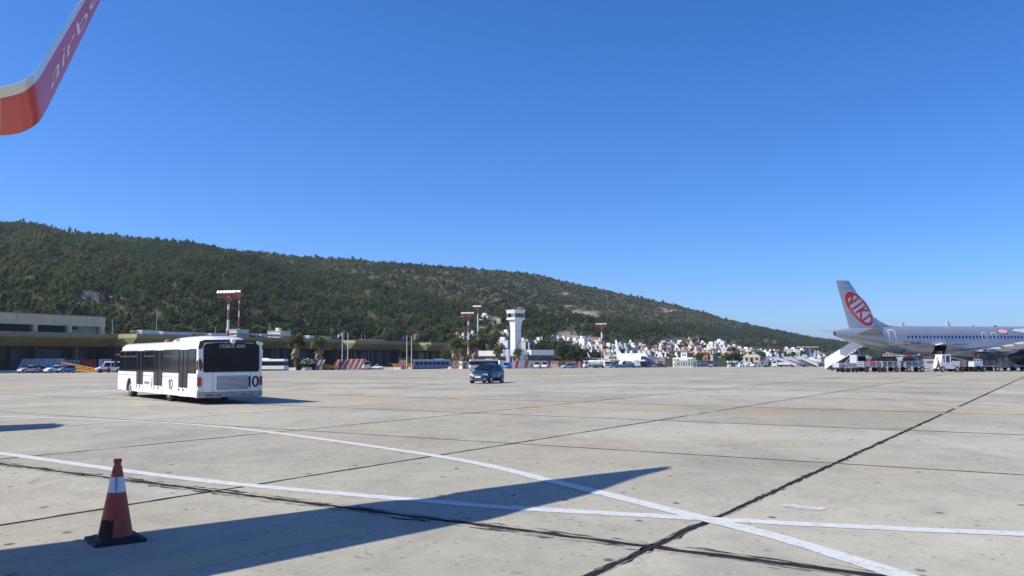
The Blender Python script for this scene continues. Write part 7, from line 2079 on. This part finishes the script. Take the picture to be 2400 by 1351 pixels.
# name on the outer face of the winglet
def outer(t, c, off):
    """t from 0 at the bend to 1 at the tip, c from leading to trailing edge; lies on the lower skin itself"""
    st = float(np.interp(t, [0, .105, .24, .52, .83, 1.0], [5, 6, 7, 8, 9, 10]))
    f = min(len(rr) - 2.001, max(2, (st - 2) * 3 + 2)); i = int(f); q = f - i
    cc = [.04, .155, .22, .45, .75, 1]; ii = [11, 10, 9, 8, 7, 6]
    k = 0
    while k < 4 and c > cc[k + 1]: k += 1
    w = (c - cc[k]) / (cc[k + 1] - cc[k])
    A0, A1, B0, B1 = rr[i][ii[k]], rr[i][ii[k + 1]], rr[i + 1][ii[k]], rr[i + 1][ii[k + 1]]
    p_ = A0.lerp(A1, w).lerp(B0.lerp(B1, w), q); n = (A1 - A0).cross(B0 - A0).normalized()
    up_ = rr[i][2] - A0
    if n.dot(up_) > 0: n = -n
    return p_ + n * off
lettering('name_lettering', 'airberlin', lambda a, b: outer(.055 + (a + 1.75) * .25, .56 - b * .80, .004), M('letter_pale', (.80, .74, .80), .5), wl, size=.74, shear=.12, bold=-.004, spacing=1.0)

# propeller aircraft with T tail, far right
o = thing('propeller_aircraft', 'small grey propeller aircraft with a high T tail left of the mobile stairs', 'aircraft', tuple(at(1932, 352)), math.atan2(-.95, .30))
TA = M('turboprop_grey', (.50, .56, .64), .35, coat=.3, var=.04)
def er2(x, z, r): return [(x, r * math.cos(2 * PI * k / 14), z + r * math.sin(2 * PI * k / 14)) for k in range(14)]
mb = MB(); mb.loft([er2(-11, 3.3, .25), er2(-8, 3.0, .8), er2(-4, 2.6, 1.3), er2(4, 2.5, 1.35), er2(8, 2.4, 1.25), er2(10, 2.2, .8), er2(10.9, 2.0, .2)]); mb.build('fuselage', TA, o, smooth=50)
mb = MB(); mb.prism([(-11.2, 3.5), (-6.8, 3.7), (-9.6, 8.0), (-11.6, 8.0)], -.16, .16, 'y'); mb.build('fin', M('fin_navy', (.10, .14, .24), .4), o, bevel=.05)
mb = MB(); mb.box((-10.7, 0, 8.1), (1.7, 10.2, .18), top=(.7, .95)); mb.build('tailplane', WHITE, o)
mb = MB(); mb.box((.5, 0, 3.95), (2.2, 24, .26), top=(.8, .98)); mb.build('wing', TA, o)
for s in (-1, 1):
    mb = MB(); mb.loft([er2(-1.6, 3.6, .2), er2(-.6, 3.55, .5), er2(2.4, 3.5, .55), er2(3.2, 3.45, .3)]); mb.xf(Matrix.Translation((0, s * 4.0, 0))); en = mb.build('engine', TA, o, smooth=50)
    for k in range(4): a = k * PI / 2 + .5; mb = MB(); mb.bar((3.3, s * 4, 3.45), (3.3, s * 4 + 1.8 * math.cos(a), 3.45 + 1.8 * math.sin(a)), .2, .06); mb.build('blade', DARKM, en)
    mb = MB(); mb.cyl((0, s * 2 - .15, .4), (0, s * 2 + .15, .4), .4, n=12); mb.bar((0, s * 2, .4), (0, s * 1.2, 1.8), .12); mb.build('wheel', BLACK, o)
for y in (-.5, .5): mb = MB(); mb.poly([(9.6, y * .2, 2.95), (9.6, y * 1.3, 2.75), (8.9, y * 1.7, 3.15), (8.9, y * .2, 3.35)]); mb.build('cockpit_window', GLASS, o, fix=False)
# ------------------------------------------------------------------ loading at the silver airliner
RIMR = M('rim_red', (.36, .07, .04), .6, var=.15)
RAILW = M('rail_white', (.58, .59, .60), .5, var=.08)
def bag_cart(lab, px, Y, rz, L, side=RAILW, rim=None, group='baggage carts at the silver airliner', H0=.72, H1=1.28):
    """local x runs along the cart"""
    o = thing('baggage_cart', lab, 'baggage cart', tuple(at(px, Y)), rz, group)
    mb = MB(); mb.box((0, 0, H0 - .06), (L, 1.5, .12)); mb.build('deck', GREYM, o)
    for s in (-1, 1):
        for k in range(4):
            mb = MB(); mb.box((0, s * .74, H0 + .04 + k * (H1 - H0) / 3), (L, .03, .055)); mb.build('side_rail', side, o)
        n = max(3, int(L / .75))
        for k in range(n + 1): mb = MB(); mb.box((-L / 2 + L * k / n, s * .745, (H0 + H1) / 2), (.07, .05, H1 - H0 + .14)); mb.build('post', side, o)
    for s in (-1, 1):
        for k in range(3): mb = MB(); mb.box((s * L / 2, 0, H0 + .1 + k * .22), (.04, 1.46, .06)); mb.build('end_rail', side, o)
    for x in (-L * .34, L * .34):
        mb = MB(); mb.box((x, 0, .45), (.12, 1.2, .12)); mb.build('axle', DARKM, o)
        for s in (-1, 1):
            t = MB(); t.cyl((x, s * .68 - .09, .31), (x, s * .68 + .09, .31), .31, n=16); w = t.build('wheel', BLACK, o, smooth=40)
            t = MB(); t.cyl((x, s * .68 + s * .085, .31), (x, s * .68 + s * .105, .31), .19, n=12); t.build('rim', rim or STEEL, w)
    mb = MB(); mb.bar((L / 2, 0, .45), (L / 2 + .9, 0, .34), .07); mb.build('drawbar', DARKM, o)
    return o
BAGC = {'black': (.022, .022, .026), 'charcoal': (.05, .052, .06), 'navy': (.03, .045, .10), 'red': (.42, .02, .03), 'crimson': (.26, .02, .05), 'blue': (.06, .20, .42), 'silver': (.5, .51, .53), 'brown': (.10, .06, .04), 'teal': (.05, .26, .33), 'purple': (.12, .04, .14)}
BAGM = {k: M('bag_' + k, v, .55, var=.15, scale=5) for k, v in BAGC.items()}
gr_ = random.Random(12)
def bag(c, dims, col, lab, rz=0, tilt=0, group=None):
    o = thing('suitcase', lab, 'suitcase', tuple(c), rz, group)
    w, d, h = dims
    mb = MB(); mb.box((0, 0, h / 2), (w, d, h), ry=tilt); mb.build('shell', BAGM[col], o, bevel=.04)
    mb = MB(); mb.tube([(-.12, 0, h), (-.12, 0, h + .06), (.12, 0, h + .06), (.12, 0, h)], .014, 5); mb.xf(Matrix.Rotation(tilt, 4, 'Y')); mb.build('handle', BLACK, o)
    mb = MB(); mb.box((0, 0, h * .5), (w + .012, d + .012, .02), ry=tilt); mb.build('zip', BLACK, o)
    return o
def heap(px, Y, rz, x0, x1, top, cols, where, seed):
    """suitcases piled on a cart between x0 and x1 along it"""
    g = random.Random(seed); base = at(px, Y); z0 = .74
    R_ = Matrix.Rotation(rz, 3, 'Z'); seen = {}
    z = z0; row = 0
    while z < top - .2:
        h = g.uniform(.26, .34); x = x0 + .35; n = 0
        last = z + h >= top - .2
        while x < x1 - .25:
            w = g.uniform(.55, .85)
            for q, y in enumerate((-.38, .3) if z < top - .6 else (-.15,)):
                c = base + R_ @ Vector((x, y + g.uniform(-.05, .05), 0)); c.z += z
                col = g.choice(cols)
                lab = f"{col} suitcase, {ORD[n].strip() or 'first'} from left in {'top' if last else ('bottom', 'second', 'third', 'fourth', 'fifth', 'sixth')[row]} row{', far side,' if q else ''} on {where}"
                bag(c, (w * .95, .5, h * .97), col, lab, rz + g.uniform(-.2, .2), g.uniform(-.06, .06), f'suitcases on {where}')
            x += w * .93; n += 1
        z += h; row += 1
ry_ = R(4)
# long pair of carts left of the hoarding
bag_cart('white railed cart with red wheel rims, left of two coupled together', 2039, 106.0, ry_, 2.45, rim=RIMR)
bag_cart('white railed cart with red wheel rims, right of two coupled together', 2079, 106.4, ry_, 2.25, rim=RIMR)
heap(2079, 106.4, ry_, -1.05, 1.0, 1.95, ['black', 'charcoal', 'black'], 'the right coupled cart', 1)
for c, d, col, lab, rz, tl in (((-.1, -.3, .78), (.75, .5, .42), 'red', 'bright red suitcase lying low on the left coupled cart', .1, .1), ((.65, -.2, .8), (.7, .5, .5), 'red', 'second bright red suitcase beside the black heap', -.2, -.1), ((.3, .2, 1.2), (.8, .5, .3), 'crimson', 'dark red bag on top of the two bright red ones', .2, .3), ((-.05, .1, 1.55), (.7, .12, .42), 'silver', 'silver grey flat case tilted on top of the left coupled cart', 0, .45), ((.75, .3, 1.5), (.8, .5, .3), 'charcoal', 'charcoal bag over the red suitcases', 0, .1)):
    b = at(2039, 106.0) + Matrix.Rotation(ry_, 3, 'Z') @ Vector((c[0], c[1], 0)); b.z += c[2]; bag(b, d, col, lab, rz, tl)
bag_cart('single cart with pale blue rails and a mixed bright heap', 2137, 106.5, ry_, 2.5, side=M('rail_pale_blue', (.55, .64, .72), .5))
heap(2137, 106.5, ry_, -1.2, 1.25, 1.75, ['navy', 'black', 'crimson', 'purple', 'teal', 'charcoal'], 'the single pale railed cart', 5)
for c, d, col, lab, rz, tl in (((-.35, -.3, 1.62), (.75, .45, .32), 'red', 'red holdall on top of the single cart', .2, .1), ((.35, -.2, 1.85), (.6, .4, .22), 'blue', 'light blue bag on top of the single cart', .1, -.2), ((.75, -.1, 1.95), (.6, .3, .16), 'silver', 'pale flat case on the very top of the single cart', .3, -.4), ((1.1, -.1, 1.6), (.5, .4, .4), 'crimson', 'dark red bag at the right top of the single cart', 0, 0), ((-.95, -.3, 1.55), (.5, .4, .3), 'purple', 'purple bag at the left end of the single cart', 0, .1)):
    b = at(2137, 106.5) + Matrix.Rotation(ry_, 3, 'Z') @ Vector((c[0], c[1], 0)); b.z += c[2]; bag(b, d, col, lab, rz, tl)
bag_cart('yellowish railed cart with a red wheel behind the white tug', 2259, 107.5, ry_, 2.1, side=M('rail_ochre', (.60, .50, .30), .6), rim=LRED)
for c, d, col, lab in (((-.5, -.2, .76), (.7, .45, .5), 'blue', 'blue bag on the yellowish railed cart'), ((-.1, -.2, .76), (.6, .45, .62), 'navy', 'navy bag beside the blue one on the yellowish cart'), ((.6, 0, .76), (.7, .5, .7), 'charcoal', 'charcoal suitcase on the yellowish cart')):
    b = at(2259, 107.5) + Matrix.Rotation(ry_, 3, 'Z') @ Vector((c[0], c[1], 0)); b.z += c[2]; bag(b, d, col, lab)
bag_cart('dark railed cart with a tall dark heap under the wing', 2312, 106.8, ry_, 2.6, side=M('rail_purple', (.20, .20, .28), .5))
heap(2310, 106.8, ry_, -1.35, 1.15, 2.55, ['black', 'charcoal', 'black', 'brown', 'navy'], 'the dark railed cart', 9)
for c, d, col, lab in (((.55, -.2, 2.35), (.8, .5, .45), 'blue', 'blue bag on the top of the tall dark heap'), ((.95, -.4, 1.0), (.6, .3, .3), 'crimson', 'dark red case low at the right of the tall dark heap')):
    b = at(2312, 106.8) + Matrix.Rotation(ry_, 3, 'Z') @ Vector((c[0], c[1], 0)); b.z += c[2]; bag(b, d, col, lab)
# low dolly left of the coupled carts
o = thing('low_dolly', 'low black dolly with a thin rail in front of the mobile stairs', 'dolly', tuple(at(1985, 106.5)), ry_)
mb = MB(); mb.box((0, 0, .44), (2.3, 1.2, .12)); mb.build('deck', DARKM, o)
for x in (-.95, -.25, .45, .95):
    for s in (-1, 1): mb = MB(); mb.cyl((x, s * .55 - .07, .2), (x, s * .55 + .07, .2), .2, n=14); mb.build('wheel', BLACK, o, smooth=40)
for k in range(3): mb = MB(); mb.box((.2, -.6, .62 + .16 * k), (1.4, .04, .05)); mb.build('rail', GALV, o)
for x in (-.5, .9): mb = MB(); mb.box((x, -.6, .78), (.06, .05, .62)); mb.build('post', GALV, o)
# mobile stairs on a lorry
ps = Vector((44.3, 119.9, 0))
stairs('mobile stairs on a lorry at the tail of the silver airliner', ps, R(-53), 5.4, 3.45, M('stairs_white', (.80, .80, .78), .4), GREYM, W=2.0, y0=.5, cheek=1.0, name='mobile_stairs')
o = thing('stairs_lorry', 'grey blue lorry cab under the mobile stairs', 'lorry', tuple(at(2012, 112.5)), R(7))
CABB = M('cab_grey_blue', (.42, .47, .52), .4, coat=.2)
mb = MB(); mb.prism([(-.8, .5), (.85, .5), (.9, 1.2), (.55, 2.1), (-.75, 2.15)], -.9, .9, 'y'); mb.build('cab', CABB, o, bevel=.06)
mb = MB(); mb.prism([(-.55, 1.25), (.62, 1.25), (.42, 1.95), (-.55, 1.98)], -.93, -.90, 'y'); mb.build('side_window', GLASS, o)
mb = MB(); mb.box((-1.9, 0, .8), (2.6, 1.7, .6)); mb.build('flat_bed', CABB, o, bevel=.04)
mb = MB(); mb.box((1.15, 0, 1.1), (.1, 1.6, 1.4)); mb.build('front_screen', GLASS, o)
for x in (-2.4, .3):
    for s in (-1, 1): mb = MB(); mb.cyl((x, s * .75 - .11, .38), (x, s * .75 + .11, .38), .38, n=16); w = mb.build('wheel', BLACK, o, smooth=40); mb = MB(); mb.cyl((x, s * .87, .38), (x, s * .89, .38), .22, n=12); mb.build('rim', WHITE, w)
# the white tug
o = thing('ramp_tug', 'white ramp tug with an open backed cab and purple tinted window', 'tug', tuple(at(2216, 106.5)), ry_)
mb = MB(); mb.prism([(-1.25, .35), (1.35, .35), (1.35, 1.12), (.2, 1.15), (-1.1, 1.15), (-1.25, .8)], -.75, .75, 'y'); mb.build('body', WHITE, o, bevel=.05)
mb = MB(); mb.prism([(-1.08, 1.13), (-.92, 1.13), (-.75, 1.98), (.14, 1.98), (.14, 1.13), (.28, 1.13), (.26, 2.12), (-.86, 2.12)], -.74, .74, 'y'); mb.build('cab', WHITE, o, bevel=.03)
mb = MB(); mb.prism([(-.42, 1.2), (.12, 1.2), (.12, 1.92), (-.42, 1.92)], -.70, -.66, 'y'); mb.build('side_window', M('tinted_purple', (.10, .08, .20), .15), o)
mb = MB(); mb.box((-.44, -.745, 1.55), (.09, .04, .9)); mb.build('door_post', WHITE, o)
mb = MB(); mb.box((.6, -.757, .78), (.5, .012, .05)); mb.build('lettering_strip', GREYM, o)
for x in (-.85, 1.0):
    for s in (-1, 1): mb = MB(); mb.cyl((x, s * .66 - .1, .33), (x, s * .66 + .1, .33), .33, n=16); w = mb.build('wheel', BLACK, o, smooth=40); mb = MB(); mb.cyl((x, s * .765, .33), (x, s * .785, .33), .2, n=12); mb.build('rim', STEEL, w)
# belt loader reaching to the hold
o = thing('belt_loader', 'dark belt loader reaching from behind the tug to the open hold', 'belt loader', tuple(at(2232, 108.2)), R(8))
mb = MB(); mb.bar((3.0, 0, .95), (-2.4, .8, 2.0), .9, .2); mb.build('belt', M('loader_dark', (.06, .045, .08), .6), o)
mb = MB(); mb.bar((3.0, -.5, 1.1), (-2.4, .3, 2.15), .06, .1); mb.build('belt_rail', M('rail_ochre', (.60, .50, .30), .6), o)
mb = MB(); mb.box((1.0, .2, .55), (3.2, 1.2, .4)); mb.build('chassis', WHITE, o, bevel=.04)
for x in (0, 2.2):
    for s in (-.4, .8): mb = MB(); mb.cyl((x, s - .1, .3), (x, s + .1, .3), .3, n=12); mb.build('wheel', BLACK, o)
# pale blue cart box
o = thing('small_tractor', 'pale blue grey small tractor between the yellowish and the dark railed cart', 'tractor', tuple(at(2286, 106.0)), ry_)
PB = M('tractor_pale_blue', (.48, .56, .62), .4, coat=.2)
mb = MB(); mb.box((0, 0, .92), (1.25, 1.2, .66), top=(.94, .94)); mb.build('body', PB, o, bevel=.05)
for x in (-.36, 0, .36): mb = MB(); mb.tube([(x - .15, -.5, 1.22), (x - .13, -.5, 1.5), (x + .13, -.5, 1.5), (x + .15, -.5, 1.22)], .03, 6); mb.build('hoop', WHITE, o)
mb = MB(); mb.box((-.1, -.615, .66), (.5, .02, .14)); mb.build('blue_strip', BLUEP, o)
mb = MB(); mb.box((.5, -.615, .62), (.14, .03, .1)); mb.build('red_lamp', LAMPR, o)
for x in (-.35, .4):
    for s in (-1, 1): mb = MB(); mb.cyl((x, s * .5 - .09, .29), (x, s * .5 + .09, .29), .29, n=14); mb.build('wheel', BLACK, o, smooth=40)
# white power unit
o = thing('ground_power_unit', 'white sloping ground power unit under the engine of the silver airliner', 'power unit', tuple(at(2364, 113.5)), R(6))
mb = MB(); mb.prism([(-1.7, .35), (-1.7, 1.15), (-.95, 1.5), (.25, 1.5), (1.15, .95), (1.75, .75), (1.75, .3)], -.75, .75, 'y'); mb.build('housing', WHITE, o, bevel=.05)
mb = MB(); mb.box((-.75, 0, 1.65), (.25, .25, .35)); mb.build('stack', GREYM, o)
mb = MB(); mb.box((-.15, -.76, .85), (.9, .03, .5)); mb.build('panel', CREAM, o)
for x in (-.1, 1.3):
    for s in (-1, 1): mb = MB(); mb.cyl((x, s * .7 - .09, .28), (x, s * .7 + .09, .28), .28, n=14); mb.build('wheel', BLACK, o, smooth=40)
# thin sign post before the red written hoarding
o = thing('sign_post', 'thin post with a small pink sign before the right hoarding', 'sign', tuple(at(2177, 108)), 0)
mb = MB(); mb.cyl((0, 0, 0), (0, 0, 1.0), .025, n=6); mb.build('post', GREYM, o)
mb = MB(); mb.box((.02, -.03, 1.18), (.75, .03, .30)); mb.build('board', M('sign_pink', (.62, .25, .25), .6), o)

# ------------------------------------------------------------------ the worker
def person(lab, loc, rz, joints, edges, radii, skin, group=None):
    o = thing('person', lab, 'person', tuple(loc), rz, group)
    me = bpy.data.meshes.new('body'); me.from_pydata(joints, edges, [])
    b = link('body', me, o)
    b.modifiers.new('flesh', 'SKIN')
    sv = me.skin_vertices[0].data
    for k, r in enumerate(radii): sv[k].radius = (r, r * .85) if r > .05 else (r, r)
    sv[0].use_root = True
    sd = b.modifiers.new('round', 'SUBSURF'); sd.levels = 1; sd.render_levels = 2
    for m in skin: me.materials.append(m)
    return o, b
J = []; E = []; RD = []
def jt(p, r, par=None):
    J.append(p); RD.append(r)
    if par is not None: E.append((par, len(J) - 1))
    return len(J) - 1
pel = jt((0, 0, .95), .14)
ch = jt((0, .04, 1.18), .145, pel); sh = jt((0, .07, 1.40), .13, ch); nk = jt((0, .10, 1.50), .055, sh); hd = jt((0, .13, 1.62), .095, nk); jt((0, .13, 1.73), .075, hd)
for s in (-1, 1):
    st = .30 * s      # mid stride
    hip = jt((s * .09, .0, .90), .10, pel); kn = jt((s * .10, st * .55 + .05, .50), .065, hip); an = jt((s * .10, st * 1.0 - .04, .09), .045, kn); jt((s * .10, st * 1.0 + .14, .04), .04, an)
    shd = jt((s * .20, .06, 1.38), .07, sh); el = jt((s * .27, -.04 - st * .35, 1.12), .048, shd); wr_ = jt((s * .26, .10 - st * .5, .93), .034, el); pm = jt((s * .25, .15 - st * .55, .86), .034, wr_)
    for q, (dx, L_) in enumerate(((-.03, .065), (-.01, .08), (.012, .075), (.03, .06))):
        f1 = jt((s * .25 + dx, .17 - st * .55, .83), .009, pm); jt((s * .25 + dx, .19 - st * .55, .83 - L_), .008, f1)
    t1 = jt((s * .21, .18 - st * .55, .86), .010, pm); jt((s * .20, .21 - st * .55, .82), .009, t1)
SKIN = M('skin', (.34, .20, .13), .6)
pw = at(2199, 104.5)
man, body = person('person in a yellow vest walking with dark trousers beside the white tug', pw, R(65), J, E, RD, [SKIN])
TRO = M('trousers_dark', (.035, .025, .05), .8); VEST = M('vest_yellow', (.62, .80, .06), .6); VB = M('vest_band', (.80, .82, .70), .4)
def ellring(z, rx, ry, cy=0.0, n=14): return [(rx * math.cos(2 * PI * k / n), cy + ry * math.sin(2 * PI * k / n), z) for k in range(n)]
mb = MB(); mb.loft([ellring(.86, .19, .15, .02), ellring(1.0, .19, .155, .02), ellring(1.2, .20, .165, .05), ellring(1.36, .225, .15, .07), ellring(1.45, .15, .11, .08)], cap=False); mb.build('vest', VEST, man, smooth=60)
mb = MB(); mb.loft([ellring(1.0, .194, .159, .02), ellring(1.06, .196, .162, .03)], cap=False); mb.build('vest_band', VB, man, smooth=60)
mb = MB()
for s in (-1, 1):
    st = .30 * s
    mb.tube([(s * .09, .0, .98), (s * .10, .02, .86), (s * .105, st * .55 + .05, .50), (s * .10, st * 1.0 - .04, .11)], [.125, .125, .088, .075], 10)
mb.build('trousers', TRO, man, smooth=60)
for s in (-1, 1):
    st = .30 * s; mb = MB(); mb.box((s * .10, st + .05, .045), (.10, .28, .09), top=(.8, .7)); mb.build('shoe', BLACK, man, bevel=.02)
    mb = MB(); mb.tube([(s * .20, .06, 1.39), (s * .27, -.04 - st * .35, 1.12), (s * .262, .06 - st * .46, .98)], [.085, .064, .05], 8); mb.build('sleeve', M('shirt_lilac', (.40, .34, .46), .8), man, smooth=60)
mb = MB(); mb.lathe([(.105, 1.64), (.112, 1.70), (.095, 1.76), (.05, 1.79), (.01, 1.795)], (0, .12, 0), 14, cap=True); mb.build('hair', M('hair_grey', (.20, .18, .16), .8), man, smooth=60)
mb = MB(); mb.box((0, .235, 1.625), (.03, .04, .05), top=(.6, .5)); mb.build('nose', SKIN, man)
for s in (-1, 1): mb = MB(); mb.box((s * .035, .222, 1.645), (.022, .012, .012)); mb.build('eye', BLACK, man); mb = MB(); mb.box((s * .098, .12, 1.63), (.015, .035, .055)); mb.build('ear', SKIN, man)
mb = MB(); mb.box((0, .222, 1.575), (.05, .012, .01)); mb.build('mouth', M('lips', (.25, .10, .08), .6), man)

# ------------------------------------------------------------------ air
hz = bpy.data.materials.new('air_haze'); hz.use_nodes = True
nt = hz.node_tree
for n in list(nt.nodes):
    if n.type == 'BSDF_PRINCIPLED': nt.nodes.remove(n)
pv = nt.nodes.new('ShaderNodeVolumePrincipled')
pv.inputs['Color'].default_value = (0.80, 0.90, 1.0, 1); pv.inputs['Density'].default_value = 0.00009; pv.inputs['Anisotropy'].default_value = 0.2
nt.links.new(pv.outputs[0], nt.nodes['Material Output'].inputs['Volume'])
mb = MB(); mb.box((0, 3000, 97.5), (12400, 12400, 205)); h = mb.build('haze', hz); tag(h, kind='stuff')
give_labels()
